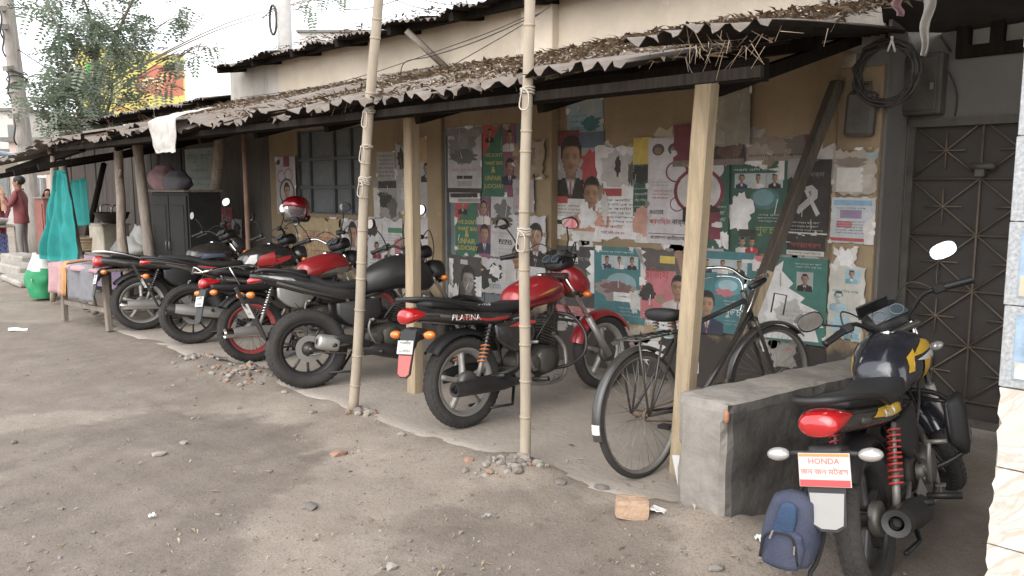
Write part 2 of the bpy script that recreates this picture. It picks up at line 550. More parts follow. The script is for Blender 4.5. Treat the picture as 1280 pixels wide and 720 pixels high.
M_GREYW = wall_mat('grey_plaster', (.19, .18, .17), (.14, .13, .12), (.16, .15, .14), zlow=.3, seed=2)
M_TIN = mat('weathered_tin', (.25, .232, .215), rough=.68, metal=.2, var=.4, vscale=3, dust=.6, dust_col=(.17, .115, .078), stretch=(1, .25, 1))
M_WOOD = mat('pale_timber', (.43, .335, .215), rough=.8, var=.25, vscale=5, dust=.2, bump=.25, bscale=30, stretch=(6, 6, .5))
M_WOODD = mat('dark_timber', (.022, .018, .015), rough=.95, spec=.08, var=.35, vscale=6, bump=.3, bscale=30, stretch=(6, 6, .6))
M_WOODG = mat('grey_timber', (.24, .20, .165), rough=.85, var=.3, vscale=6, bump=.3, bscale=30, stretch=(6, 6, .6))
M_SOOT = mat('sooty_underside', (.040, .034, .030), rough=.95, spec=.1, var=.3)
M_DARKW = None
M_SHUT = mat('blue_grey_shutter', (.10, .135, .155), rough=.55, var=.25, vscale=4, dust=.35)
M_SHUTF = mat('shutter_frame', (.06, .08, .095), rough=.55, var=.2, dust=.3)
M_DOOR = mat('faded_blue_door', (.17, .22, .25), rough=.6, var=.3, vscale=4, dust=.45)
M_BLACKM = mat('black_steel', (.025, .025, .027), rough=.5, dust=.3)
M_CABLE = mat('black_cable', (.02, .02, .022), rough=.6, dust=.15)

EAVE_Y, EAVE_Z, TOP_Z = 2.95, 1.99, 2.60
bld = thing('shop_building', 'long single storey shop building with ochre plaster wall and tin roof', 'building', (-6, WALL_Y, 0))
def LB(p): return (p[0] + 6, p[1] - WALL_Y, p[2])          # place -> building
wx0, wx1 = onY(372, 215, WALL_Y).x, onY(456, 215, WALL_Y).x
wz0, wz1 = onY(414, 268, WALL_Y).z, onY(414, 160, WALL_Y).z
dx0, dx1 = onY(553, 240, WALL_Y).x, onY(652, 240, WALL_Y).x
dz1 = onY(600, 158, WALL_Y).z
BX0, BX1 = -12.2, onY(1046, 200, WALL_Y).x
b = MB(M_OCHRE)
def slab(b, x0, x1, z0, z1, y0=WALL_Y, y1=WALL_Y + .22):
    b.box(LB(((x0 + x1) / 2, (y0 + y1) / 2, (z0 + z1) / 2)), (x1 - x0, y1 - y0, z1 - z0))
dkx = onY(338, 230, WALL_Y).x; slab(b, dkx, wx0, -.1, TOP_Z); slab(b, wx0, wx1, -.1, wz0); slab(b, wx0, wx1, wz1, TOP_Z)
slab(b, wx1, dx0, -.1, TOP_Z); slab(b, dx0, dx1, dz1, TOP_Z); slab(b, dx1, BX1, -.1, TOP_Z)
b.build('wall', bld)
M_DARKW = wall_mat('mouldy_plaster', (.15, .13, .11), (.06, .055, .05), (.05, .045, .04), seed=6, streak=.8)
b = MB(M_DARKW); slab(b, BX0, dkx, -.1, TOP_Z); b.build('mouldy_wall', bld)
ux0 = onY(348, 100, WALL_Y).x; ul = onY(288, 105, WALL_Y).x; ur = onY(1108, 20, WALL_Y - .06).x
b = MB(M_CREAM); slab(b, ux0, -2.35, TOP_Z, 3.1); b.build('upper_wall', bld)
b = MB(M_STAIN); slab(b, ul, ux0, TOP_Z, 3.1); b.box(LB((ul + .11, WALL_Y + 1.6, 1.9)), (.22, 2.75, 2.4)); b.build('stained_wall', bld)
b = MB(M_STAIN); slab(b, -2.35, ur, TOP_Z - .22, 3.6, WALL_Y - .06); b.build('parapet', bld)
b = MB(M_GREYW)
b.box(LB((-6.3, 7.9, 1.5)), (9, .2, 3.2)); b.build('rear_wall', bld)
# pilasters
for (pa, pb, z1, y) in ((657, 689, TOP_Z, .10), (533, 551, TOP_Z, .05), (1044, 1098, TOP_Z - .36, .14)):
    x0, x1 = onY(pa, 200, WALL_Y - y).x, onY(pb, 200, WALL_Y - y).x
    b = MB(M_OCHRE); b.box(LB(((x0 + x1) / 2, WALL_Y - y / 2 - .001, z1 / 2 - .05)), (x1 - x0, y, z1 + .1), bev=.008); b.build('pilaster', bld)
PIL_R = x1
x0, x1 = onY(651, 60, WALL_Y - .08).x, onY(690, 60, WALL_Y - .08).x
b = MB(M_CREAM); b.box(LB(((x0 + x1) / 2, WALL_Y - .041, 2.86)), (x1 - x0, .08, .5), bev=.006); b.build('upper_pilaster', bld)
# shuttered window: frame and sheet panels
win = MB(M_SHUTF)
cols = [wx0] + [onY(p, 215, WALL_Y).x for p in (386, 416, 437)] + [wx1]
rows = [wz0] + [onY(414, p, WALL_Y).z for p in (234, 198)] + [wz1]
for x in cols: win.box(LB((x, WALL_Y + .03, (wz0 + wz1) / 2)), (.045, .05, wz1 - wz0 + .04))
for z in rows: win.box(LB(((wx0 + wx1) / 2, WALL_Y + .032, z)), (wx1 - wx0 + .04, .04, .04))
w = win.build('window', bld)
for i in range(4):
    for j in range(3):
        c, d = cols[i + 1] - cols[i] - .05, rows[j + 1] - rows[j] - .045
        p = MB(M_SHUT); p.box((0, 0, 0), (c, .012, d), bev=.004); p.box((0, -.008, 0), (c - .06, .008, d - .06), bev=.003)
        o = p.build('panel', w); o.location = LB(((cols[i] + cols[i + 1]) / 2, WALL_Y + .045, (rows[j] + rows[j + 1]) / 2))
# boarded blue door
dr = MB(M_DOOR)
dr.box(LB(((dx0 + dx1) / 2, WALL_Y + .06, dz1 / 2)), (dx1 - dx0, .03, dz1))
for x in (dx0 + .035, dx1 - .035): dr.box(LB((x, WALL_Y + .03, dz1 / 2)), (.07, .07, dz1))
dr.box(LB(((dx0 + dx1) / 2, WALL_Y + .031, dz1 - .035)), (dx1 - dx0 - .14, .07, .07))
d = dr.build('door', bld)
for k in range(1, 4):
    q = MB(M_DOOR); x = dx0 + (dx1 - dx0) * k / 4
    q.box(LB((x, WALL_Y + .041, dz1 / 2 - .05)), (.03, .012, dz1 - .12)); q.build('batten', d)

# ---- corrugated sheets
def corrugated(L_, W_, amp, pitch, seed, ragged=.05, lift=.03, nseg=8, slant=0.0):
    """sheet from its eave (y=0) to its top (y=L_); x across the ridges; ragged bent eave"""
    r = random.Random(seed); n = int(W_ / pitch * 5); vs, fs = [], []
    for i in range(n + 1):
        x = W_ * i / n; a = noise.noise(Vector((x * 5, seed * 3.1, 0)))
        a2 = noise.noise(Vector((x * 22, seed * 1.7, 4)))
        for j in range(nseg + 1):
            t = j / nseg; t = t * t * .6 + t * .4
            y = t * L_ + (1 - t) ** 6 * (a * ragged + a2 * ragged * .6)
            bend = (1 - t) ** 5 * lift * noise.noise(Vector((x * 2.6, seed * 2.3, 9)))
            z = amp * (1 + .35 * a * (1 - t)) * math.sin(2 * PI * x / pitch) + bend + .01 * noise.noise(Vector((x, y, seed)))
            vs.append((x * (1 - slant * t), y, z))
    k = nseg + 1
    for i in range(n):
        for j in range(nseg):
            fs.append((i * k + j, (i + 1) * k + j, (i + 1) * k + j + 1, i * k + j + 1))
    return vs, fs
def roof_sheets(parent, x0, x1, y0, z0, y1, z1, W_, amp, pitch, seed, ragged, lift, m, ztilt=0.0, off=None, skip=(), slant=0.0, ends=()):
    Z0, Z1 = z0, z1; sl = math.hypot(y1 - y0, z1 - z0); ang = math.atan2(z1 - z0, y1 - y0); n = round((x1 - x0) / W_); W2 = (x1 - x0) / n
    r = random.Random(seed)
    for i in range(n):
        if i in skip: continue
        e_ = ends[n - 1 - i] if n - 1 - i < len(ends) else (0, 0)
        z0, z1 = Z0 + e_[0], Z1 + e_[1]; ang = math.atan2(z1 - z0, y1 - y0)
        vs, fs = corrugated(sl, W2 + .06, amp, pitch, seed + i, ragged, lift, slant=(slant if i == n - 1 else 0))
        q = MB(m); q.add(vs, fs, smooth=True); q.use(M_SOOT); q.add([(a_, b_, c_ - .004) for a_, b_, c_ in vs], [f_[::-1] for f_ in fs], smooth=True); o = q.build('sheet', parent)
        p = Vector((x0 + i * W2 - .03, y0 + r.uniform(-.05, .05), z0 + (i % 2) * .012 + r.uniform(-.012, .012) + ztilt * max(0, (i - n + 2.2) / 2) ** 1.5))
        o.location = off(p) if off else p
        o.rotation_euler = (ang + r.uniform(-.012, .012), r.uniform(-.008, .008), r.uniform(-.012, .012))
# upper roof on the building
M_ROOFEDGE = mat('roof_dark_timber', (.05, .042, .036), rough=.9)
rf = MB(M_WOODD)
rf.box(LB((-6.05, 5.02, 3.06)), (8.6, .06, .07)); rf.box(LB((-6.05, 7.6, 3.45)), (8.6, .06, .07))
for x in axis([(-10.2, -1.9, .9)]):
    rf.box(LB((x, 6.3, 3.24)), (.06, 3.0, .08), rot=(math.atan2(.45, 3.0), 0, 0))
roof = rf.build('roof', bld)
roof_sheets(roof, onY(270, 92, 4.8).x, -1.75, 4.8, 3.06, 8.1, 3.58, .72, .016, .085, 31, .05, .05, M_TIN, off=LB)
st = MB(M_WOODG)
a, c = onY(508, 38, 4.85), onY(561, 88, 5.19)
st.tube([LB(a), LB(c)], .032, 6); st.build('strut', bld)

# ---- lean-to verandah roof
lean = thing('lean_to_roof', 'low rusty corrugated tin lean-to roof with ragged eave over parked motorcycles', 'roof', (-6, WALL_Y, 0))
LX0, LX1 = -10.5, onY(944, 42, EAVE_Y).x + .05
roof_sheets(lean, LX0, LX1, EAVE_Y - .08, EAVE_Z + .02, WALL_Y + .0, TOP_Z + .03, .66, .022, .10, 77, .10, .10, M_TIN, off=LB, slant=.5, ends=((.11, -.20), (.06, -.13), (.02, -.06), (0, -.02)))
def slope_z(y): return EAVE_Z + (TOP_Z - EAVE_Z) * (y - EAVE_Y) / (WALL_Y - EAVE_Y)
q = MB(M_WOODD)
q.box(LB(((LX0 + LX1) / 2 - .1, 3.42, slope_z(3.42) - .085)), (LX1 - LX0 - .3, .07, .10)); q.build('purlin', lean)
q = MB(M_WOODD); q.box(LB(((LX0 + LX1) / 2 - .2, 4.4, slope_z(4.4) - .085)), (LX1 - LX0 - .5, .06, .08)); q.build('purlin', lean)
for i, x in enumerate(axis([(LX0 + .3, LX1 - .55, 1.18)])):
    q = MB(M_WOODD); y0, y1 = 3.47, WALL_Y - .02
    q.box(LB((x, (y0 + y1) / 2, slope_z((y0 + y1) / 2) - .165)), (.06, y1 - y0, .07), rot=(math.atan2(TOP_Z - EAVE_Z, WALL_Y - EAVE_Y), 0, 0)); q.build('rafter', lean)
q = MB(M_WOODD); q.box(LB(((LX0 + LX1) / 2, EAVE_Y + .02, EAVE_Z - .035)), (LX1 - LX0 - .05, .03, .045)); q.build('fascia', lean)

# ---- timber posts under the lean-to
def post(px, py, topz, w, m, label, Y=None, lean_px=None):
    p = onZ(px, py); t = thing('timber_post', label, 'post', p)
    q = MB(m); vs, fs = [], []; n = 9
    dx, dy = lean_px if lean_px else (0, 0)
    for i in range(n):
        f = i / (n - 1); z = f * topz
        ox = dx * f + .006 * noise.noise(Vector((p.x * 3, z * 2, 1))); oy = dy * f + .006 * noise.noise(Vector((p.x * 3, z * 2, 6)))
        ww = w * (1 + .05 * noise.noise(Vector((p.x, z * 3, 2))))
        for sx, sy in ((-1, -.8), (-.8, -1), (.8, -1), (1, -.8), (1, .8), (.8, 1), (-.8, 1), (-1, .8)):
            vs.append((sx * ww / 2 + ox, sy * ww / 2 + oy, z))
    for i in range(n - 1):
        for j in range(8): fs.append((i * 8 + j, i * 8 + (j + 1) % 8, (i + 1) * 8 + (j + 1) % 8, (i + 1) * 8 + j))
    fs.append([(n - 1) * 8 + j for j in range(8)])
    q.add(vs, fs); q.build('shaft', t)
    q = MB(M_WOODD); q.box((dx, dy, topz + .03), (w * 1.15, w * 1.1, .06)); q.build('packing', t)
    return t
post(519, 490, slope_z(3.5) - .11, .088, M_WOOD, 'pale square timber post behind the red motorcycle tail')
_t = onY(884, 112, 3.36); _b = onZ(849, 590)
post(849, 590, slope_z(3.4) - .11, .088, M_WOOD, 'pale square timber post standing against the concrete parapet and black bicycle', lean_px=(_t.x - _b.x, _t.y - _b.y))

# ---- bamboo poles
M_BAMBOO = mat('bamboo', (.40, .335, .255), rough=.6, var=.2, vscale=5, dust=.25, stretch=(3, 3, .6))
M_NODE = mat('bamboo_node', (.36, .29, .21), rough=.7, var=.2)
M_ROPE = mat('rope_tie', (.46, .41, .34), rough=.9, var=.2)
def bamboo(px, py, qx, qy, Y1, ztop, r0, label, ties):
    base = onZ(px, py, -.03); top_at = onY(qx, qy, Y1)
    d = (top_at - base); d *= (ztop - base.z) / d.z
    t = thing('bamboo_pole', label, 'pole', base)
    rr = random.Random(px); pts, rs = [], []
    n = 34
    for i in range(n):
        f = i / (n - 1)
        wob = Vector((.018 * math.sin(f * 7 + px), .018 * math.sin(f * 5 + 2), 0))
        pts.append(d * f + wob * f * (1 - f) * 3); rs.append(r0 * (1 - .18 * f))
    q = MB(M_BAMBOO); q.tube(pts, rs, 12); q.build('culm', t)
    for i in range(2, n - 1, 2):
        i2 = i + rr.choice((0, 0, 1))
        if i2 >= n - 1: continue
        u = (pts[i2 + 1] - pts[i2]).normalized() * .007
        q = MB(M_NODE); q.tube([pts[i2] - u, pts[i2] - u * .2, pts[i2] + u * .4, pts[i2] + u], [rs[i2] * 1.02, rs[i2] * 1.13, rs[i2] * 1.12, rs[i2] * 1.02], 12, cap=False); q.build('node_ring', t)
    for f, loops in ties:
        i2 = int(f * (n - 1)); q = MB(M_ROPE)
        for k in range(loops):
            z = (k - loops / 2) * .011; c = pts[i2] + d.normalized() * z; ring = []
            for j in range(10):
                an = 2 * PI * j / 10
                ring.append(c + Vector((math.cos(an) * (rs[i2] + .006), math.sin(an) * (rs[i2] + .006), rr.uniform(-.006, .006))))
            q.tube(ring, .006, 5, closed=True)
        c = pts[i2] + Vector((.01, -rs[i2] - .01, 0))
        q.tube([c, c + Vector((.05, -.02, -.03)), c + Vector((.04, -.015, -.10)), c + Vector((-.02, -.01, -.09)), c + Vector((-.01, 0, 0))], .004, 5, sub=4)
        q.build('rope', t)
    return t
bamboo(441, 517, 470, 60, EAVE_Y - .02, 3.45, .034, 'tall bamboo pole in front of the black motorcycle', [(.46, 5), (.535, 2), (.60, 2)])
bamboo(656, 586, 661, 60, EAVE_Y - .02, 3.30, .031, 'tall bamboo pole in front of the red motorcycle fuel tank', [(.40, 4), (.62, 3)])

# ---- rusty pipe prop and leaning plank
M_RUST = mat('rusty_pipe', (.30, .17, .12), rough=.8, var=.3, dust=.2)
p = onZ(314, 400); t = thing('rusty_pipe_prop', 'thin rusty iron pipe prop among the parked motorcycles', 'pipe', p)
q = MB(M_RUST); q.tube([(0, 0, 0), (.004, 0, 1.1), (0, 0, slope_z(p.y) - .12)], .027, 10); q.build('shaft', t)
q = MB(M_RUST); q.box((0, 0, .01), (.12, .12, .014)); q.build('foot_plate', t)
M_PLANK = mat('tarred_plank', (.085, .068, .052), rough=.75, var=.4, vscale=5, bump=.2, stretch=(5, 5, .6))
top = onY(1046, 100, 5.0); bot = onZ(905, 520, .0)
bot = Vector((onY(930, 420, 4.55).x - .15, 4.45, 0.0))
mid = onY(955, 345, 4.62)
top = onY(1047, 102, 5.02); d = (mid - top).normalized(); bot = top + d * (top.z / -d.z)
t = thing('leaning_plank', 'long dark timber plank leaning diagonally against the poster wall', 'plank', bot)
u = (top - bot); L_ = u.length; Mx = u.to_track_quat('Z', 'Y').to_matrix().to_4x4()
q = MB(M_PLANK); q.box((0, 0, L_ / 2), (.085, .06, L_), M=Mx, bev=.006); q.build('board', t)
q = MB(M_WOOD); q.box((-.045, -.004, L_ * .26), (.006, .05, L_ * .40), M=Mx); q.build('bare_edge', t)

# ---- gate bay on the right
GY = 5.46
gb = thing('gate_wall', 'dim grey plaster wall above the patterned steel gate', 'wall', (-.6, GY, 0))
def LG(p): return (p[0] + .6, p[1] - GY, p[2])
gz1 = onY(1200, 152, GY).z
b = MB(M_GREYW)
tw0, tw1 = onY(1206, 50, GY).x, onY(1292, 50, GY).x; tz0, tz1 = onY(1230, 63, GY).z, 2.62
b.box(LG(((PIL_R + tw0) / 2, GY + .1, (gz1 + 2.75) / 2)), (tw0 - PIL_R, .2, 2.75 - gz1))
b.box(LG(((tw0 + tw1) / 2, GY + .1, (gz1 + tz0) / 2)), (tw1 - tw0, .2, tz0 - gz1))
b.box(LG(((tw0 + tw1) / 2, GY + .1, (2.75 + tz1) / 2)), (tw1 - tw0, .2, 2.75 - tz1))
b.box(LG(((tw1 + 2.2) / 2, GY + .1, 1.375)), (2.2 - tw1, .2, 2.75))
b.build('plaster', gb)
b = MB(M_GREYW); b.box(LG((PIL_R + .012, (WALL_Y - .1 + GY) / 2, 1.3)), (.02, GY - WALL_Y + .1, 2.7)); 
b.build('reveal', gb)
b = MB(M_WOODD)
for x in (tw0, (tw0 + tw1) / 2, tw1): b.box(LG((x, GY - .01, (tz0 + tz1) / 2)), (.07, .07, tz1 - tz0))
b.box(LG(((tw0 + tw1) / 2, GY - .012, tz0)), (tw1 - tw0 + .07, .06, .07))
tr = b.build('transom_window', gb)
M_DULLG = mat('dusty_glass', (.32, .31, .29), rough=.35, dust=.5)
for k in range(2):
    q = MB(M_DULLG); xa = tw0 + (tw1 - tw0) * (k + .5) / 2
    q.box(LG((xa, GY + .03, (tz0 + tz1) / 2)), ((tw1 - tw0) / 2 - .07, .006, tz1 - tz0 - .04)); q.build('pane', tr)
gx0, gx1 = PIL_R + .035, 2.0
gate = thing('steel_gate', 'dark sheet steel gate with welded star pattern of thin rods', 'gate', (-.6, GY, 0))
M_GATE = mat('gate_sheet', (.030, .026, .023), rough=.6, var=.4, vscale=2.5, dust=.3, dust_col=(.12, .10, .085))
M_ROD = mat('gate_rod', (.15, .115, .085), rough=.55, metal=.3, var=.3, dust=.3)
for k in range(2):
    xa, xb = gx0 + (gx1 - gx0) * k / 2, gx0 + (gx1 - gx0) * (k + 1) / 2
    q = MB(M_GATE); q.box(LG(((xa + xb) / 2, GY + .03, gz1 / 2)), (xb - xa - .01, .01, gz1 - .02)); q.build('sheet_panel', gate)
q = MB(M_BLACKM)
q.box(LG(((gx0 + gx1) / 2, GY, gz1)), (gx1 - gx0, .06, .05))
for x in (gx0 + .02, (gx0 + gx1) / 2, gx1 - .02): q.box(LG((x, GY, gz1 / 2)), (.04, .05, gz1 - .05))
q.box(LG(((gx0 + gx1) / 2, GY, .05)), (gx1 - gx0, .05, .05)); q.build('frame', gate)
cw, chh = .40, .345
def rod(q, a, c, r=.0065): q.tube([LG((a[0], GY - .0, a[1])), LG((c[0], GY - .0, c[1]))], r, 5)
xg = gx0 + .02
nrow = int(gz1 / chh)
for j in range(nrow + 1):
    z = gz1 - j * chh
    if z < .05: break
    q = MB(M_ROD); rod(q, (gx0, z - .002), (gx1, z - .002)); q.build('rod', gate)
ncol = int((gx1 - xg) / cw)
for i in range(ncol + 1):
    x = xg + i * cw
    if x < gx1:
        q = MB(M_ROD); rod(q, (x, .06), (x, gz1)); q.build('rod', gate)
    for j in range(nrow):
        z0, z1 = gz1 - (j + 1) * chh, gz1 - j * chh
        if z0 < 0: continue
        q = MB(M_ROD)
        rod(q, (x, z0), (min(x + cw, gx1), z1), .0055); rod(q, (x, z1), (min(x + cw, gx1), z0), .0055)
        cx, cz = x + cw / 2, (z0 + z1) / 2
        rod(q, (cx - .11, cz), (cx + .11, cz), .005); rod(q, (cx, cz - .11), (cx, cz + .11), .005)
        q.ball(LG((cx, GY - .006, cz)), .014, n=6, m=4); q.build('star', gate)
q = MB(M_BLACKM); lc = onY(1228, 208, GY)
q.tube([LG((lc.x - .05, GY - .05, lc.z)), LG((lc.x + .08, GY - .05, lc.z + .0))], .02, 8); q.box(LG((lc.x, GY - .03, lc.z - .03)), (.05, .05, .06)); q.build('latch', gate)

# ---- dark awning over the gate bay
M_AWN = mat('sooty_awning', (.045, .04, .037), rough=.9, var=.3)
aw = thing('gate_awning', 'sooty dark awning sheet hanging over the gate bay', 'awning', (-.2, 4.2, 2.5))
pts = [(-1.95, 5.15, 2.72), (-1.60, 5.72, 2.50), (-1.9, 4.9, 2.62), (2.2, 5.72, 2.50), (2.2, 2.5, 2.95), (-1.05, 2.5, 2.95), (-1.55, 3.9, 2.80)]
b = MB(M_AWN); n1, n2 = 22, 16; vs, fs = [], []
for i in range(n1 + 1):
    for j in range(n2 + 1):
        u, v = i / n1, j / n2
        y = 2.55 + v * 3.15
        xl = -1.0 - .95 * min(1, v * 1.25) ** .8 + (.32 if v > .9 else 0) + .05 * noise.noise(Vector((v * 6, 2, 0)))
        x = xl + (2.2 - xl) * u
        z = 2.98 - .52 * v + .045 * noise.noise(Vector((x * 2, y * 2, 1))) + (-.06 * (1 - u) ** 8)
        vs.append((x + .2, y - 4.2, z - 2.5))
for i in range(n1):
    for j in range(n2): fs.append((i * (n2 + 1) + j, (i + 1) * (n2 + 1) + j, (i + 1) * (n2 + 1) + j + 1, i * (n2 + 1) + j + 1))
b.add(vs, fs, smooth=True); b.build('sheet', aw)
for y in (2.9, 3.9, 4.9):
    b = MB(M_WOODD); z = 2.98 - .52 * (y - 2.55) / 3.15 + .09
    b.box((.45, y - 4.2, z - 2.5), (3.6, .07, .09)); b.build('beam', aw)

# ---- tiled pillar on the right
TX, TY = onY(1247, 480, 2.7).x, 2.7
pil = thing('tiled_pillar', 'pillar faced with white marbled tiles and printed mosque tiles', 'pillar', (TX, TY, 0))
b = MB(mat('tile_mortar', (.34, .31, .27), rough=.95, var=.3, bump=.4, bscale=40)); b.box((.55, .27, 1.5), (1.09, .5, 3.2), bev=.01); b.build('core', pil)
def marble_mat(k):
    m = bpy.data.materials.new('marbled_tile'); m.use_nodes = True; nt = m.node_tree; L = nt.links.new
    bs = nt.nodes['Principled BSDF']; tc = nd(nt, 'ShaderNodeTexCoord'); mp = nd(nt, 'ShaderNodeMapping')
    mp.inputs['Location'].default_value = (k * 3.1, 0, k * 1.7); mp.inputs['Rotation'].default_value = (0, .6, 0); L(tc.outputs['Object'], mp.inputs[0])
    n = nd(nt, 'ShaderNodeTexNoise'); n.inputs['Scale'].default_value = 5; n.inputs['Detail'].default_value = 6; n.inputs['Distortion'].default_value = 1.6
    mp2 = nd(nt, 'ShaderNodeMapping'); mp2.inputs['Scale'].default_value = (1, 1, 2.6); L(mp.outputs[0], mp2.inputs[0]); L(mp2.outputs[0], n.inputs['Vector'])
    r = nd(nt, 'ShaderNodeValToRGB'); L(n.outputs['Fac'], r.inputs[0])
    for e, (p, c) in zip((r.color_ramp.elements[0], r.color_ramp.elements[1], r.color_ramp.elements.new(.46), r.color_ramp.elements.new(.50)),
                         ((0, (.60, .56, .51)), (1, (.64, .61, .57)), (.455, (.60, .555, .50)), (.50, (.50, .43, .36)))):
        e.position = p; e.color = (*c, 1)
    e = r.color_ramp.elements.new(.55); e.color = (.62, .58, .53, 1)
    L(r.outputs[0], bs.inputs['Base Color']); bs.inputs['Roughness'].default_value = .22
    return m
MB_T = [marble_mat(k) for k in range(3)]
M_TB = mat('tile_border', (.36, .37, .38), rough=.25, var=.35, vscale=90); M_TSKY = mat('tile_sky', (.27, .36, .46), rough=.2, var=.35, vscale=14)
M_TDK = mat('tile_dark', (.02, .02, .025), rough=.2); M_TGR = mat('tile_green', (.07, .32, .18), rough=.2, var=.2); M_TWH = mat('tile_white', (.62, .62, .60), rough=.2)
M_TTN = mat('tile_tan', (.55, .45, .33), rough=.25, var=.2)
th, tw = .247, .36
zt = onY(1245, 482, TY).z
rr = random.Random(3)
for row in range(-4, 9):
    z0 = zt + row * th
    if z0 + th < 0: continue
    for c in range(3):
        x0 = c * tw
        q = MB(); jx = rr.uniform(-.002, .002)
        if row < 0:
            q.use(MB_T[rr.randrange(3)]); off = (row % 2) * 0
            # first tile in a row has a chipped left edge
            if c == 0:
                ol = [(tw - .003, .002), (tw - .003, th - .003)]
                k = 9
                for i in range(k + 1): ol.append((.004 + abs(noise.noise(Vector((i * .9, row * 2.7, 1)))) * .022, th - .003 - (th - .005) * i / k))
                q.prism([(p[0], p[1]) for p in ol], 0, .012)
            else:
                q.box((tw / 2, .006, th / 2), (tw - .004, .012, th - .004), bev=.002)
        else:
            q.use(M_TB); q.box((tw / 2, .006, th / 2), (tw - .003, .012, th - .003), bev=.002)
            q.use(M_TSKY); q.box((tw / 2, -.0005, th / 2), (tw - .07, .003, th - .05))
            def arch(cx, cz, w_, h_, mm, y=-.0025):
                pts = [(cx - w_ / 2, cz), (cx + w_ / 2, cz)] + [(cx + w_ / 2 * math.cos(a_), cz + h_ * .5 + h_ * .5 * math.sin(a_)) for a_ in [PI * i / 8 for i in range(9)]]
                q.use(mm); q.prism(pts, y, y + .002)
            if row % 2 == 0:
                q.use(M_TTN); q.box((tw / 2, -.003, .055), (tw - .08, .002, .05))
                arch(.17, .08, .12, .11, M_TGR); arch(.27, .08, .05, .07, M_TWH)
                for i in range(5): arch(.06 + i * .052, .032, .036, .045, M_TWH, -.0055)
                q.use(M_TWH); q.box((.075, -.004, .13), (.018, .003, .13)); q.box((.075, -.0045, .20), (.026, .003, .012))
            else:
                q.use(M_TTN); q.box((tw / 2, -.003, .06), (tw - .08, .002, .06))
                q.use(M_TDK); q.box((.15, -.0045, .115), (.13, .003, .12)); q.use(M_TTN); q.box((.15, -.0062, .145), (.13, .001, .012))
                for i in range(4): arch(.24 + i * .026, .035, .02, .06, M_TWH, -.0055)
        o = q.build('tile', pil); o.location = (x0 + jx, -.0, z0); 
        o.location.y = .008 + rr.uniform(-.0015, .0015) - .012
# ------------------------------------------------------------------ low concrete block wall beside the bicycle
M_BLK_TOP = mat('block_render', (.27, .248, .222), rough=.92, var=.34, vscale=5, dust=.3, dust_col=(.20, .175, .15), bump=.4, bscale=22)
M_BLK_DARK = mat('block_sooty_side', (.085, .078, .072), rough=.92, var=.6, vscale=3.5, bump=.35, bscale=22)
M_BLK_BRICK = mat('block_brick_core', (.42, .20, .12), rough=.95, var=.3, bump=.4)
c0 = onZ(905, 660); c1 = onZ(845, 628); blk_h = .56
dirb = Vector((math.sin(R(10)), math.cos(R(10)), 0)); dirs = Vector((dirb.y, -dirb.x, 0))
BW, BL = .30, 1.40
org = c0 - dirs * BW
def LK(u, v, z):        # u across (0..BW), v along (0..BL)
    return dirs * u + dirb * v + Vector((0, 0, z))
def block_mesh():
    nu, nv, nz_ = 8, 34, 14; vs, fs, mi = [], [], []; idx = {}
    def vert(i, j, k):
        if (i, j, k) in idx: return idx[(i, j, k)]
        u, v, z = i / nu * BW, j / nv * BL, -.08 + (blk_h + .08) * k / nz_
        p = LK(u, v, z)
        n = Vector((noise.noise(p * 7), noise.noise(p * 7 + Vector((9, 0, 0))), noise.noise(p * 7 + Vector((0, 9, 0))))) * .008
        edges = (i in (0, nu)) + (j in (0, nv)) + (k == nz_)
        if edges >= 2:      # worn, chipped arrises
            ch = .012 + .045 * max(0, noise.noise(p * 9 + Vector((3, 3, 3)))) + (.012 if j == 0 and i == nu else 0)
            ctr = LK(BW / 2, BL / 2, z if k != nz_ else 0) - p
            n += (LK(BW / 2, min(max(v, .2), BL - .2), min(z, blk_h - .1)) - p).normalized() * ch
        idx[(i, j, k)] = len(vs); vs.append(p + n); return idx[(i, j, k)]
    def quad(a, m): fs.append([vert(*q) for q in a]); mi.append(m)
    for j in range(nv):
        for k in range(nz_):
            quad([(0, j, k), (0, j, k + 1), (0, j + 1, k + 1), (0, j + 1, k)], 0)
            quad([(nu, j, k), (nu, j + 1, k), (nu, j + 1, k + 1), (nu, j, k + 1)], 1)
    for i in range(nu):
        for k in range(nz_):
            quad([(i, 0, k), (i + 1, 0, k), (i + 1, 0, k + 1), (i, 0, k + 1)], 0)
            quad([(i, nv, k), (i, nv, k + 1), (i + 1, nv, k + 1), (i + 1, nv, k)], 0)
        for j in range(nv): quad([(i, j, nz_), (i + 1, j, nz_), (i + 1, j + 1, nz_), (i, j + 1, nz_)], 0)
    me = bpy.data.meshes.new('concrete_block'); me.from_pydata(vs, [], fs)
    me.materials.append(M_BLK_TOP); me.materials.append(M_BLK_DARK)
    me.polygons.foreach_set('material_index', mi); me.polygons.foreach_set('use_smooth', [False] * len(fs)); me.update(); return me
blk = thing('concrete_parapet', 'low chipped concrete parapet between the black bicycle and the black and yellow motorcycle', 'parapet', org)
o = bpy.data.objects.new('body', block_mesh()); COL.objects.link(o); o.parent = blk
q = MB(M_BLK_BRICK); q.ball(LK(BW - .012, .006, blk_h - .055), (.014, .012, .032), n=8, m=6); q.build('exposed_brick', blk)
M_PEEL = mat('peeling_render', (.385, .36, .325), rough=.95, var=.25, bump=.3)
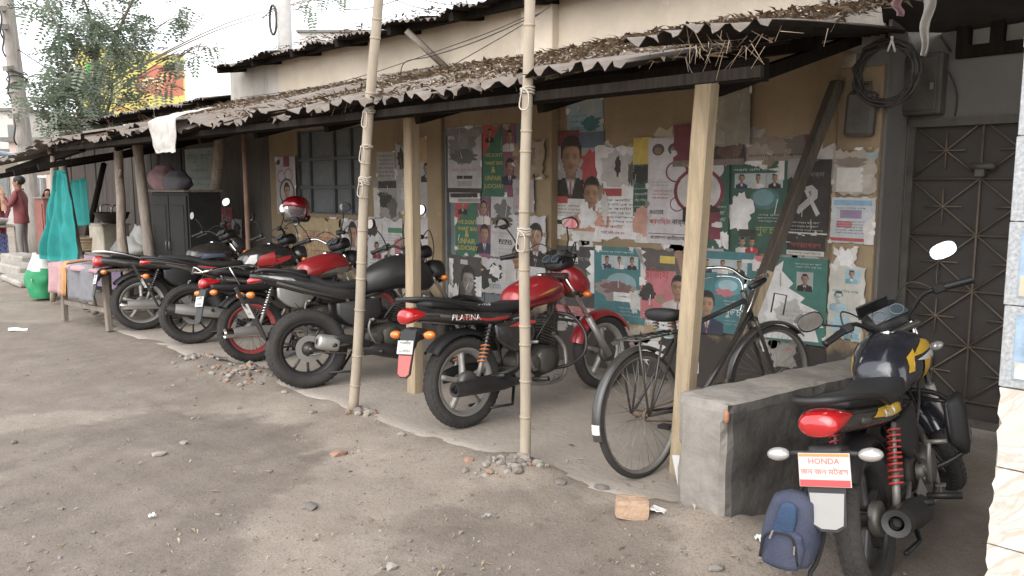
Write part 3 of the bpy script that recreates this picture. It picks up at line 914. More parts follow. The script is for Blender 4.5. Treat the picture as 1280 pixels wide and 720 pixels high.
for (u, z, w_, h_, sd) in ():
    ol = []
    for i in range(14):
        a = 2 * PI * i / 14; rr_ = 1 + .35 * noise.noise(Vector((math.cos(a) * 2, math.sin(a) * 2, sd)))
        ol.append((math.cos(a) * w_ / 2 * rr_, math.sin(a) * h_ / 2 * rr_))
    q = MB(M_PEEL)
    vs = [LK(u + x, -.004, z + y) for x, y in ol] + [LK(u + x * 1.05, .012, z + y * 1.05) for x, y in ol]
    q.add(vs, [list(range(14))] + [(i, i + 14, (i + 1) % 14 + 14, (i + 1) % 14) for i in range(14)]); q.build('render_patch', blk)
# ------------------------------------------------------------------ posters pasted on the wall
WHT, OFFW, BLK, DGRN, TEAL, REDI, PNK, SAL, SKN, NAVY, YLW, GRY, CRM, LBL, GRN, ORG, MAR, TAN = ((.84, .82, .81), (.70, .66, .62), (.022, .022, .024), (.018, .105, .075), (.030, .20, .225), (.50, .045, .05),
    (.60, .16, .19), (.66, .33, .24), (.36, .215, .145), (.03, .04, .08), (.72, .52, .06), (.34, .33, .32), (.62, .53, .40), (.32, .50, .58), (.05, .25, .12), (.62, .22, .05), (.20, .02, .045), (.48, .36, .20))
P_N = [0]
BN = ['আমাদর দাবি মানতে হবে', 'সকল মানুষর পাশ আছি', 'মহান বিজয় দিবস', 'জনগণর দাবি আদায়', 'সবাই মিল এক হও', 'নগর কমিটি', 'নতুন দিনর ডাক']
def poster(label, tl, br, bg, items=(), Y=None, jag=.0, seed=None, group='posters pasted on the shop wall', cat='poster', name='poster'):
    P_N[0] += 1; k = P_N[0]; seed = seed or k
    Yp = (Y or WALL_Y) - .003 - .0042 * (k % 9)
    a, c = onY(*tl, Yp), onY(*br, Yp)
    x0, x1, z1, z0 = a.x, c.x, a.z, c.z; W_, H_ = x1 - x0, z1 - z0
    rr = random.Random(seed * 13)
    q = MB(paper(bg)); lay = [0]
    def pt(u, v): return ((u - .5) * W_, -lay[0] * .0003, (1 - v) * H_)
    def face(ol): q.add([pt(*p) for p in ol], [list(range(len(ol)))])
    ol = []
    ns = 14 if jag > 0 else 1
    for (ua, va, ub, vb) in ((0, 0, 1, 0), (1, 0, 1, 1), (1, 1, 0, 1), (0, 1, 0, 0)):
        for i in range(ns):
            t_ = i / ns; j = -abs(rr.gauss(0, jag)) if i else 0
            u, v = ua + (ub - ua) * t_, va + (vb - va) * t_
            if ua == ub: u += j * (1 if ua > .5 else -1)
            else: v -= j * (1 if va < .5 else -1)
            ol.append((u, v))
    # thin sheet with its own edge
    n = len(ol); vs = [pt(*p) for p in ol] + [(p[0], .0012, p[2]) for p in (pt(*w) for w in ol)]
    q.add(vs, [list(range(n))] + [(i, i + n, (i + 1) % n + n, (i + 1) % n) for i in range(n)])
    def do(items):
        for it in items:
            lay[0] += 1; kind = it[0]
            if kind == 'rect':
                _, u0, v0, u1, v1, cl = it; q.use(paper(cl)); face([(u0, v0), (u0, v1), (u1, v1), (u1, v0)])
            elif kind == 'poly':
                q.use(paper(it[2])); face(it[1])
            elif kind == 'ell':
                _, u, v, ru, rv, cl = it; q.use(paper(cl)); face([(u + ru * math.cos(2 * PI * i / 20), v - rv * math.sin(2 * PI * i / 20)) for i in range(20)][::-1])
            elif kind == 'ring':
                _, u, v, ru, rv, cl, cin = it; do([('ell', u, v, ru, rv, cl), ('ell', u, v, ru * .86, rv * .86, cin)])
            elif kind == 'blob':
                _, u, v, ru, rv, cl, sd = it; pts = []
                for i in range(34):
                    a_ = 2 * PI * i / 34; f = 1 + .42 * noise.noise(Vector((math.cos(a_) * 1.7, math.sin(a_) * 1.7, sd))) + .22 * random.Random(sd * 77 + i).uniform(-1, 1)
                    pts.append((min(1.02, max(-.02, u + ru * f * math.cos(a_))), min(1.01, max(-.01, v - rv * f * math.sin(a_)))))
                q.use(paper(cl)); face(pts[::-1])
            elif kind == 'spikes':         # ragged fringe where a layer was ripped off
                _, u0, v0, u1, v1, cl, sd = it; r2 = random.Random(sd); pts = [(u0, v0), (u0, v1)]; m_ = 9
                for i in range(m_ + 1):
                    v = v1 + (v0 - v1) * i / m_; pts.append((u1 - abs(r2.gauss(0, .10)) * (i % 2), v))
                q.use(paper(cl)); face(pts)
            elif kind == 'face':           # plain printed portrait, head and shoulders
                _, u, v, s, suit = it[:5]; skin = it[5] if len(it) > 5 else SKN; asp = H_ / W_
                su, sv = s * 1.0, s / asp
                sd_ = seed * 7.3 + u * 31 + v * 17; pxw = s * W_ * 2 / .0065; n_ = int(max(9, min(34, pxw))); m_ = int(n_ * 1.22)
                q.use(M_PORTRAIT); o_ = len(q.v); al = []; ss = lambda a_, b_, x_: (lambda t_: t_ * t_ * (3 - 2 * t_))(max(0, min(1, (x_ - a_) / (b_ - a_))))
                jit = lambda k_: .06 * noise.noise(Vector((sd_, k_ * 5.1, 0))); bald, gls, must = jit(1) > .02, jit(2) > .0, jit(3) > .01
                vs_, cs_, fs_ = [], [], []
                for b_ in range(m_ + 1):
                    for a_ in range(n_ + 1):
                        x_, y_ = -1 + 2 * a_ / n_, -.80 + 2.40 * b_ / m_
                        hx = x_ / (.43 + jit(4)); hy = (y_ - .04) / .60; jaw = hx * (1 + .22 * max(0, hy)); fr = math.hypot(jaw, hy)
                        hair = math.hypot(x_ / (.50 + jit(5)), (y_ + .10) / .66)
                        shd = y_ - (.66 + .30 * abs(x_) ** 1.5); nk = max(abs(x_) / .23, 0 if y_ > .3 else 9)
                        a_sh, a_nk, a_f, a_h = ss(-.03, .05, shd), (ss(1.15, .85, nk) if y_ < .85 else 0), ss(1.06, .94, fr), ss(1.05, .95, hair) * ss(.22, -.05, y_)
                        alpha = max(a_sh, a_nk, a_f, a_h)
                        c = Vector(suit) * (.75 + .35 * ss(-.8, .6, x_)); vv = ss(.02, -.04, abs(x_) - .26 * max(0, (1.5 - y_)) / .9) * ss(.60, .66, y_); c = c.lerp(Vector(WHT) * .9, vv); c = c.lerp(Vector(MAR), ss(.02, -.03, abs(x_) - .06) * ss(.80, .86, y_) * vv)
                        c = c.lerp(Vector(skin) * .6, a_nk * ss(.92, .72, y_))
                        f_ = Vector(skin) * (.62 + .62 * ss(-.5, .35, x_)) * (1.12 - .3 * max(0, hy)); f_ *= 1 - .55 * math.exp(-((abs(x_) - .18) / .12) ** 2 - ((y_ - .0) / .07) ** 2) - .35 * math.exp(-((abs(x_) - .18) / .16) ** 2 - ((y_ + .10) / .04) ** 2)
                        f_ *= 1 - .35 * math.exp(-((x_ + .03) / .07) ** 2 - ((y_ - .21) / .05) ** 2) - .45 * math.exp(-(x_ / .16) ** 2 - ((y_ - .37) / .04) ** 2) + .18 * math.exp(-((x_ - .04) / .06) ** 2 - ((y_ - .1) / .12) ** 2)
                        if must: f_ *= 1 - .6 * math.exp(-(x_ / .18) ** 2 - ((y_ - .29) / .04) ** 2)
                        if gls: f_ *= 1 - .6 * ss(.05, .0, abs(math.hypot((abs(x_) - .19) / .14, y_ / .10) - 1) * .5)
                        c = c.lerp(f_, a_f); brow = -.34 + .10 * x_ * x_ * 4 - (.12 if bald else 0)
                        hmask = a_h * max(ss(.02, -.06, y_ - brow), ss(.90, 1.0, fr)); c = c.lerp(Vector((.02, .018, .018)) * (1 + .8 * ss(0, .4, x_)), hmask)
                        c *= 1 + .16 * noise.noise(Vector((x_ * 9, y_ * 9, sd_)))
                        vs_.append(pt(u + su * x_, v + sv * y_)); cs_.append(tuple(max(0, k_) for k_ in c)); al.append(alpha)
                for b_ in range(m_):
                    for a_ in range(n_):
                        i0 = b_ * (n_ + 1) + a_; qd = (i0, i0 + n_ + 1, i0 + n_ + 2, i0 + 1)
                        if sum(al[k_] for k_ in qd) > 2.0: fs_.append(qd)
                for k_, c in enumerate(cs_): q.vc[o_ + k_] = c
                q.add(vs_, fs_, None, True)
            elif kind == 'text':
                _, u, v, w, st, cl = it[:6]; vs_, fs_, tw_ = text_geo(st); sc = w * W_ / tw_; hmax = (it[6] if len(it) > 6 else 1) * H_; sy = min(sc, hmax)
                q.use(paper(cl)); o_ = pt(u, v); q.add([(o_[0] + p.x * sc, o_[1], o_[2] + p.y * sy) for p in vs_], fs_)
            elif kind == 'lines':
                _, u0, v0, u1, v1, n_, cl = it; hh = (v1 - v0) / n_
                for i in range(n_):
                    st = BN[rr.randrange(len(BN))]; do([('text', u0 + rr.uniform(0, .04), v0 + hh * (i + .75), (u1 - u0) * rr.uniform(.8, 1), st, cl, hh * .62)])
    do(items)
    if name == 'poster':
        for i in range(4):          # rips along the edges and pale scratches
            e = rr.randrange(4); t_ = rr.random(); u, v = ((t_, 0), (1, t_), (t_, 1), (0, t_))[e]
            do([('blob', u, v, rr.uniform(.03, .13), rr.uniform(.02, .08), rr.choice((WHT, OFFW, OFFW, TAN, (.30, .24, .16))), seed * 3 + i)])
        for i in range(3):
            u, v, a_, l_ = rr.random(), rr.random(), rr.uniform(-.5, .5), rr.uniform(.05, .2)
            c_ = lambda x: max(0, min(1, x))
            do([('poly', [(c_(u), c_(v)), (c_(u + .012), c_(v + .01)), (c_(u + a_ * l_ + .01), c_(v + l_)), (c_(u + a_ * l_ - .004), c_(v + l_))], rr.choice((WHT, OFFW, TAN)))])
    o = q.build(name); o.location = ((x0 + x1) / 2, Yp, z0); o.rotation_euler = (R(rr.uniform(0, .35)), R(rr.uniform(-1.1, 1.1)), 0)
    tag(o, label, cat, group)
    return o
def trio(v, s=.09, u0=.26): return [('rect', u0 - .11, v - .075, u0 + .62, v + .085, (.45, .52, .52))] + [('face', u0 + i * .25, v - .02, s, c) for i, c in enumerate((NAVY, OFFW, BLK))]
DY = WALL_Y + .03
# torn scraps of older layers showing between the posters
_r = random.Random(41)
for (ax, ay, bx, by, n_) in ((692, 175, 812, 445, 30), (812, 168, 935, 455, 30), (935, 176, 1036, 460, 26), (458, 186, 548, 390, 22)):
    for i in range(n_):
        cx, cy = _r.uniform(ax, bx), _r.uniform(ay, by); W_, H_ = _r.uniform(.08, .34), _r.uniform(.08, .30); Yp = WALL_Y - .0015 - .0009 * (i % 2); c = onY(cx, cy, Yp)
        if not (-30 < c.x < onY(1040, 300, WALL_Y).x - W_ / 2): continue
        ol = []
        for k in range(26):
            a_ = 2 * PI * k / 26; f = 1 + .45 * noise.noise(Vector((math.cos(a_) * 1.6, math.sin(a_) * 1.6, i * 3.3 + ax))) + _r.uniform(-.22, .22); ol.append((math.copysign(abs(math.cos(a_)) ** .6, math.cos(a_)) * W_ / 2 * f, math.copysign(abs(math.sin(a_)) ** .6, math.sin(a_)) * H_ / 2 * f))
        ck = _r.choice(('white', 'white', 'off-white', 'grey', 'cream', 'brownish')); q = MB(paper({'white': WHT, 'off-white': OFFW, 'grey': (.55, .52, .50), 'cream': CRM, 'brownish': (.40, .36, .33)}[ck])); q.prism(ol, -.0004, .0004)
        q.use(paper(_r.choice((GRY, BLK, PNK, (.30, .40, .42))))); 
        for k in range(_r.randrange(3)):
            x_, z_ = _r.uniform(-.3, .1) * W_, _r.uniform(-.3, .25) * H_; q.add([(x_, -.0007, z_), (x_, -.0007, z_ + .012), (x_ + W_ * _r.uniform(.1, .3), -.0007, z_ + .012), (x_ + W_ * .2, -.0007, z_)], [(0, 3, 2, 1)])
        o = q.build('poster_scrap'); o.location = (c.x, Yp, c.z); tag(o, '%s %s %s torn scrap of old poster %s' % (ck, ('small', 'middling', 'large')[min(2, int(W_ * H_ / .025))], ('wide', 'tall')[H_ > W_], {692: 'right of the brown pilaster', 812: 'behind the timber post by bicycle', 935: 'behind the leaning plank', 458: 'between shuttered window and blue door'}[ax]), 'paper scrap', 'torn scraps of old posters on the wall')
# --- wall right of the door
poster('faded blue torn poster high on wall beside the lean-to beam', (709, 119), (754, 166), LBL, [('blob', .65, .3, .3, .28, (.42, .50, .50), 1), ('lines', .1, .45, .6, .9, 3, TEAL), ('blob', .7, .75, .25, .18, TEAL, 2)], jag=.01)
poster('tall poster of a man in dark suit with glasses beside brown pilaster', (688, 165), (752, 302), (.40, .36, .36), [('rect', .0, .0, .55, .14, MAR), ('rect', .55, .02, 1, .16, (.10, .15, .22)), ('blob', .78, .34, .22, .14, REDI, 5), ('face', .40, .24, .42, BLK), ('rect', 0, .62, 1, 1, OFFW), ('rect', .02, .60, .35, .665, REDI), ('lines', .04, .67, .95, .80, 4, BLK), ('face', .80, .57, .34, SAL), ('spikes', .0, .78, .4, 1, WHT, 8), ('rect', .05, .82, .4, .86, BLK), ('blob', .72, .79, .16, .12, WHT, 9)], jag=.01)
poster('large white torn poster with peeled strips and salmon remains', (744, 183), (812, 303), WHT, [('blob', .5, .25, .4, .2, (.58, .54, .52), 11), ('blob', .42, .22, .05, .10, BLK, 12), ('blob', .65, .30, .05, .12, (.12, .10, .10), 13), ('blob', .86, .28, .10, .22, (.35, .25, .22), 14), ('blob', .93, .20, .05, .1, BLK, 15), ('rect', .10, .45, .5, .53, REDI), ('lines', .10, .55, .75, .82, 6, BLK), ('lines', .10, .82, .6, .95, 2, REDI), ('blob', .88, .80, .16, .16, SAL, 17), ('blob', .2, .65, .06, .18, OFFW, 18)], jag=.02)
poster('narrow yellow and green strip of poster behind white flower poster', (793, 172), (815, 271), DGRN, [('rect', 0, 0, 1, .34, YLW), ('blob', .4, .45, .5, .1, BLK, 21), ('lines', .05, .6, .95, .9, 4, OFFW)], jag=.02)
poster('white poster with maroon flower rings round a portrait', (811, 173), (901, 309), (.68, .64, .65), [('poly', [(.56, 0), (.60, .20), (.72, .26), (1, .22), (1, 0)], MAR), ('ell', .14, .11, .085, .055, (.10, .08, .08)), ('ell', .14, .12, .05, .035, (.30, .18, .12)), ('ell', .36, .11, .085, .055, (.08, .08, .09)), ('ell', .36, .12, .05, .035, (.32, .22, .16)),
    ('ring', .40, .32, .15, .10, MAR, (.68, .64, .65)), ('ring', .67, .25, .15, .10, MAR, (.70, .66, .66)), ('ring', .90, .30, .13, .10, MAR, (.68, .64, .65)), ('ring', .42, .62, .10, .07, MAR, (.68, .64, .65)), ('ring', .70, .50, .33, .215, MAR, (.66, .60, .58)), ('face', .74, .47, .24, BLK),
    ('lines', .05, .40, .32, .46, 2, GRY), ('lines', .05, .48, .32, .58, 3, REDI), ('text', .04, .72, .2, '৪৩তম', BLK), ('text', .04, .81, .30, 'প্রতিষ্ঠা', REDI), ('text', .36, .81, .30, 'বার্ষিকী', BLK), ('poly', [(.68, .93), (.80, .70), (.98, .68), (1, .93)], MAR), ('rect', .03, .90, .66, .905, BLK), ('text', .06, .955, .75, 'বাংলাদেশ জাতীয়তাবাদী ছাত্রদল', BLK)])
poster('dark green poster strip half hidden behind timber post', (884, 205), (910, 311), DGRN, [('lines', .1, .3, .9, .7, 5, OFFW), ('rect', .1, .75, .6, .8, YLW), ('blob', .8, .9, .3, .1, WHT, 26)])
poster('dark red and black poster strip under the lean-to roof', (842, 156), (930, 206), MAR, [('rect', .52, 0, 1, 1, BLK), ('blob', .75, .6, .12, .3, (.12, .06, .05), 31), ('blob', .9, .5, .08, .3, (.15, .08, .07), 32), ('rect', 0, .86, 1, 1, (.22, .16, .15))], jag=.015)
poster('pale green washed out poster remains above post', (895, 112), (938, 182), (.30, .30, .235), [('blob', .5, .4, .3, .4, (.36, .33, .25), 33), ('spikes', .0, .1, .3, .95, (.42, .38, .29), 34)], jag=.03)
poster('torn grey newsprint scraps above the dark green poster', (930, 172), (1022, 208), (.30, .24, .19), [('blob', .2, .6, .18, .35, (.42, .35, .29), 35), ('blob', .75, .3, .2, .3, (.16, .13, .11), 36), ('lines', .05, .5, .9, .95, 2, BLK), ('blob', .9, .2, .08, .3, MAR, 37)], jag=.05)
poster('dark green poster with three portraits and white rip in its lower left', (908, 203), (986, 319), DGRN, trio(.20) + [('ell', .62, .40, .22, .12, (.05, .17, .18)), ('ell', .60, .39, .16, .09, (.14, .30, .32)), ('lines', .12, .06, .9, .11, 1, OFFW), ('lines', .5, .56, .95, .66, 3, OFFW), ('text', .50, .78, .42, 'শুভচ্ছা', (.35, .42, .10)), ('ell', .80, .88, .07, .045, TEAL), ('blob', .25, .55, .20, .20, WHT, 41), ('rect', .24, .74, .50, .82, BLK), ('face', .30, .88, .10, OFFW), ('face', .45, .88, .10, REDI), ('spikes', .9, .0, .82, .2, OFFW, 42)])
poster('black poster with white mourning ribbon', (985, 200), (1034, 296), BLK, [('text', .15, .22, .7, 'শোক বার্তা', (.30, .29, .27)), ('poly', [(.40, .36), (.58, .33), (.72, .40), (.72, .50), (.30, .72), (.20, .66), (.58, .46), (.56, .41), (.48, .42)], (.55, .54, .52)), ('poly', [(.40, .40), (.48, .39), (.80, .70), (.72, .74)], (.62, .60, .58)), ('lines', .1, .80, .95, .95, 3, OFFW), ('rect', 0, .955, 1, .975, OFFW), ('blob', .15, .12, .3, .14, GRY, 45)])
poster('dark strip poster with red lettering under mourning ribbon poster', (984, 293), (1030, 321), BLK, [('text', .10, .62, .8, 'গণজাগরণ', REDI, .6), ('rect', 0, .76, 1, 1, OFFW), ('lines', .05, .78, .95, .98, 1, BLK)])
poster('black poster with small white box beside red motorcycle windscreen', (694, 306), (743, 392), (.045, .047, .052), [('rect', .38, .17, .60, .27, OFFW), ('face', .44, .20, .05, BLK), ('face', .54, .20, .05, BLK), ('text', .63, .22, .25, 'শোক', GRY), ('poly', [(.80, .40), (.97, .20), (.99, .62), (.90, .55)], GRN), ('spikes', 1.0, .05, .92, .7, WHT, 51), ('rect', 0, .93, 1, 1, PNK)])
poster('teal poster with three portraits and torn umbrella shaped patch', (744, 307), (805, 407), TEAL, trio(.19) + [('lines', .1, .04, .9, .09, 1, OFFW), ('ell', .55, .48, .30, .14, (.25, .42, .46)), ('blob', .48, .58, .40, .13, (.34, .27, .25), 53), ('blob', .45, .54, .30, .08, (.20, .10, .10), 54), ('blob', .85, .70, .16, .16, OFFW, 55), ('spikes', .4, .60, .75, .72, WHT, 56), ('lines', .5, .78, .95, .92, 3, (.4, .5, .52))])
poster('pink and black poster of a man raising his hand', (802, 309), (872, 407), (.10, .085, .085), [('poly', [(0, .32), (.62, .30), (.62, 1), (0, 1)], PNK), ('rect', .34, .10, .60, .20, YLW), ('text', .05, .42, .45, 'বিজয়', REDI), ('poly', [(.62, .10), (.72, .08), (.92, .52), (.80, .58)], SKN), ('ell', .66, .07, .075, .06, SKN), ('face', .66, .52, .26, (.66, .60, .58)), ('poly', [(.62, .82), (.70, .82), (.72, .99), (.60, .99)], SAL), ('ell', .36, .70, .09, .07, SKN), ('blob', .12, .62, .14, .12, BLK, 61), ('lines', .03, .90, .5, .98, 2, WHT), ('spikes', 0, .0, .1, .5, OFFW, 62)], jag=.02)
poster('teal poster with three portraits and a man in dark jacket behind post', (866, 312), (944, 422), TEAL, trio(.17, .085, .24) + [('rect', .78, .08, .95, .12, OFFW), ('ell', .60, .42, .22, .11, (.08, .34, .40)), ('ell', .58, .41, .15, .07, (.35, .55, .60)), ('blob', .52, .50, .12, .05, PNK, 64), ('face', .26, .66, .26, NAVY), ('lines', .5, .58, .95, .66, 2, OFFW), ('text', .52, .77, .40, 'শুভচ্ছা', WHT), ('lines', .5, .82, .9, .9, 2, (.3, .5, .52))])
poster('green poster with a huge white tear and small portrait of a bearded man', (944, 319), (1031, 434), (.025, .20, .165), [('lines', .55, .05, .95, .12, 2, OFFW), ('rect', .60, .16, .82, .36, (.42, .44, .43)), ('face', .71, .24, .10, BLK), ('poly', [(.0, .0), (.16, 0), (.0, .20)], PNK), ('poly', [(.02, .30), (.25, .16), (.42, .04), (.40, .16), (.56, .30), (.50, .36), (.72, .46), (.66, .52), (.90, .60), (.80, .66), (.98, .78), (.86, .80), (.92, .96), (.02, .98)], WHT), ('blob', .52, .66, .18, .14, (.55, .53, .50), 71), ('blob', .70, .72, .10, .06, (.25, .22, .2), 72), ('lines', .35, .6, .8, .82, 4, GRY), ('spikes', .02, .45, .22, .98, OFFW, 73)])
poster('white scrap of notice below pink poster near bicycle saddle', (804, 394), (862, 428), WHT, [('lines', .05, .05, .95, .45, 2, BLK), ('rect', .2, .55, 1, .92, LBL), ('lines', .25, .6, .95, .9, 2, TEAL), ('blob', .1, .7, .2, .3, TAN, 75)], jag=.03)
poster('torn cream paper patch under teal poster by red front wheel', (772, 372), (806, 424), CRM, [('blob', .5, .4, .4, .3, TAN, 77), ('spikes', 0, .0, .3, .6, WHT, 78)], jag=.06)
poster('pink scrap of printed paper beside red motorcycle fork', (694, 386), (742, 398), PNK, [('lines', .05, .1, .95, .95, 1, MAR)], jag=.05)
# --- notices on the right-hand pilaster
RP = WALL_Y - .14
poster('light blue printed notice on the right pilaster', (1039, 246), (1092, 306), (.55, .57, .60), [('rect', .06, .07, .94, .18, (.20, .42, .60)), ('rect', .22, .28, .70, .46, (.30, .22, .36)), ('lines', .1, .2, .9, .28, 1, TEAL), ('rect', .15, .52, .5, .66, PNK), ('lines', .1, .5, .9, .8, 5, NAVY), ('rect', .02, .88, .98, .95, REDI), ('poly', [(.75, .6), (1, .35), (1, 1), (.8, 1)], OFFW)], Y=RP, jag=.015)
poster('weathered torn white paper above the blue notice on pilaster', (1042, 186), (1095, 246), (.46, .40, .33), [('blob', .4, .3, .35, .12, (.25, .2, .16), 81), ('blob', .5, .7, .4, .2, (.55, .50, .45), 82), ('rect', .72, .1, .98, .22, (.30, .45, .48)), ('spikes', .1, .4, .7, .9, OFFW, 83)], Y=RP, jag=.06)
poster('peeling white strip of paper below blue notice on pilaster', (1042, 307), (1072, 345), OFFW, [('blob', .5, .5, .3, .4, WHT, 85)], Y=RP, jag=.08)
poster('faded blue stencilled notice low on the right pilaster', (1036, 330), (1078, 430), (.56, .54, .47), [('rect', .45, .05, .85, .22, LBL), ('face', .62, .11, .16, (.2, .4, .48)), ('face', .3, .42, .24, LBL, (.45, .5, .48)), ('lines', .1, .30, .9, .38, 1, TEAL), ('lines', .1, .55, .9, .68, 3, LBL), ('blob', .45, .8, .35, .12, LBL, 88), ('face', .70, .80, .2, (.2, .4, .48))], Y=RP, jag=.03)
# --- blue door
poster('grey news poster with photograph at the top of the blue door', (559, 160), (602, 241), (.50, .49, .49), [('blob', .45, .30, .38, .20, (.22, .22, .22), 91), ('ell', .45, .22, .16, .12, (.30, .29, .28)), ('blob', .45, .45, .42, .10, (.12, .12, .12), 92), ('rect', .55, .05, .95, .16, (.30, .27, .27)), ('lines', .1, .60, .9, .70, 1, PNK), ('rect', .28, .74, .46, .79, BLK), ('rect', .48, .74, .74, .79, BLK), ('rect', .3, .82, .72, .90, GRY), ('rect', 0, .93, 1, 1, BLK)], Y=DY)
BIAS = lambda: [('poly', [(0, .0), (.55, 0), (0, .45)], REDI), ('poly', [(.55, 0), (1, 0), (1, 1), (0, 1), (0, .45)], (.02, .16, .09)), ('poly', [(.62, .0), (1, 0), (1, 1), (.70, 1)], (.25, .07, .14)), ('face', .22, .10, .13, BLK), ('face', .82, .16, .20, OFFW), ('face', .84, .58, .24, NAVY),
    ('text', .08, .44, .55, "WE DON'T", (.72, .52, .08)), ('text', .08, .55, .55, 'WANT BIAS', (.72, .52, .08)), ('text', .28, .66, .12, '&', (.72, .52, .08)), ('text', .08, .77, .5, 'UNFAIR', (.72, .52, .08)), ('text', .06, .88, .6, 'JUDICIARY', (.72, .52, .08))]
poster('green and red protest poster with yellow English lettering, upper one on door', (603, 158), (644, 246), OFFW, [('rect', .04, .03, .97, .97, (.02, .16, .09))] + BIAS(), Y=DY)
poster('green and red protest poster with yellow English lettering, lower one on door', (569, 247), (613, 324), OFFW, [('rect', .03, .03, .97, .97, (.02, .16, .09))] + BIAS(), Y=DY)
poster('grey poster with photograph beside lower protest poster', (613, 245), (643, 323), (.56, .55, .55), [('blob', .5, .25, .35, .16, (.16, .16, .16), 95), ('blob', .45, .42, .45, .10, (.10, .10, .10), 96), ('lines', .05, .56, .95, .64, 1, PNK), ('rect', .35, .70, .9, .78, BLK), ('text', .38, .77, .5, '2020', OFFW), ('lines', .3, .82, .95, .96, 2, GRY)], Y=DY)
poster('black poster with a man face in white paint, low on the door', (561, 318), (602, 371), (.06, .06, .062), [('rect', .36, .10, .58, .22, (.5, .5, .5)), ('face', .60, .62, .42, BLK, (.30, .27, .25)), ('spikes', 0, .1, .14, 1, WHT, 98), ('spikes', 1, .5, .85, 1, WHT, 99)], Y=DY)
poster('white torn poster with green scribble beside seat of red motorcycle', (602, 321), (643, 371), (.60, .58, .58), [('blob', .4, .4, .25, .25, BLK, 101), ('blob', .42, .35, .18, .18, WHT, 102), ('text', .1, .85, .5, 'নগরমম', TEAL), ('poly', [(0, .2), (.15, .3), (.25, .8), (0, .95)], BLK)], Y=DY, jag=.02)
poster('narrow black and white strip between posters on door', (561, 240), (601, 254), OFFW, [('rect', .05, .1, .9, .5, BLK), ('rect', .3, .6, .98, .9, GRY)], Y=DY, jag=.02)
poster('white torn scrap at the foot of blue door', (556, 352), (574, 400), OFFW, [('blob', .4, .6, .3, .3, (.3, .33, .35), 104)], Y=DY, jag=.1)
# --- brown pilaster
PB = WALL_Y - .10
poster('pinkish faded poster on the brown pilaster', (641, 224), (668, 266), (.46, .40, .42), [('blob', .5, .35, .3, .2, GRY, 106), ('lines', .1, .6, .9, .9, 2, PNK)], Y=PB, jag=.02)
poster('white poster with face behind the bamboo pole on pilaster', (640, 268), (682, 347), (.62, .60, .61), [('face', .70, .35, .40, BLK), ('face', .15, .7, .35, OFFW), ('lines', .1, .05, .6, .2, 2, GRY)], Y=PB, jag=.015)
poster('brown paper remains above pinkish poster on pilaster', (642, 176), (682, 224), (.36, .27, .17), [('blob', .4, .4, .3, .3, (.22, .17, .12), 107)], Y=PB, jag=.06)
# --- wall between shuttered window and door
poster('grey typed notice right of the shuttered window', (470, 190), (494, 226), (.40, .38, .36), [('lines', .08, .08, .92, .9, 6, BLK)], jag=.02)
poster('torn black and white poster remains by shuttered window', (467, 224), (500, 276), (.33, .31, .29), [('rect', .2, .05, 1, .22, BLK), ('blob', .4, .5, .3, .2, BLK, 111), ('blob', .75, .7, .2, .2, (.1, .1, .1), 112), ('spikes', .0, .2, .25, .95, OFFW, 113), ('lines', .3, .28, .95, .4, 2, GRY)], jag=.04)
poster('tall torn white poster beside the pale timber post', (494, 178), (522, 268), (.42, .40, .38), [('blob', .3, .25, .2, .15, BLK, 114), ('blob', .6, .65, .3, .2, (.62, .6, .58), 115), ('lines', .1, .5, .9, .7, 4, GRY)], jag=.03)
poster('ochre and grey poster of a man behind pale timber post', (521, 172), (541, 270), (.45, .42, .40), [('rect', 0, 0, 1, .32, (.52, .32, .14)), ('face', .62, .40, .35, BLK), ('lines', .05, .75, .95, .95, 4, GRY)], jag=.01)
poster('white poster cluster with small faces behind black motorcycle bars', (457, 271), (505, 352), (.66, .64, .64), [('blob', .2, .2, .15, .12, BLK, 116), ('face', .30, .48, .12, MAR), ('face', .62, .50, .12, BLK), ('rect', .62, .16, .98, .24, GRN), ('lines', .35, .25, .95, .44, 4, GRY), ('poly', [(.78, .35), (.95, .32), (.92, .95), (.80, .95)], PNK), ('lines', .1, .66, .75, .9, 4, BLK)], jag=.03)
poster('white and pink poster beside door frame at black motorcycle bars', (505, 270), (541, 356), (.64, .60, .60), [('face', .30, .25, .35, BLK), ('lines', .1, .55, .9, .75, 3, REDI), ('blob', .6, .85, .3, .12, OFFW, 118)], jag=.02)
poster('grey and white portrait poster under the shuttered window', (427, 273), (459, 334), (.56, .54, .55), [('face', .45, .32, .40, GRY), ('rect', .65, .05, .98, .2, PNK), ('lines', .05, .68, .95, .92, 3, BLK)], jag=.02)
poster('tan paper sheet with red handwriting under shuttered window', (371, 270), (427, 335), (.50, .37, .19), [('text', .14, .42, .7, 'দোকান ভাড়া', (.42, .10, .06)), ('text', .12, .62, .75, 'হবে নগদ', (.42, .10, .06)), ('text', .12, .84, .7, 'যোগাযোগ', (.42, .10, .06))], jag=.03)
poster('white poster with rings and portrait left of the shuttered window', (344, 196), (371, 268), (.46, .42, .42), [('rect', .4, 0, .7, .18, MAR), ('ring', .28, .35, .2, .11, MAR, (.48, .44, .44)), ('ring', .65, .32, .2, .11, MAR, (.48, .44, .44)), ('ring', .55, .62, .38, .24, BLK, (.44, .38, .37)), ('face', .55, .60, .3, BLK), ('ell', .14, .1, .1, .05, BLK)], jag=.01)
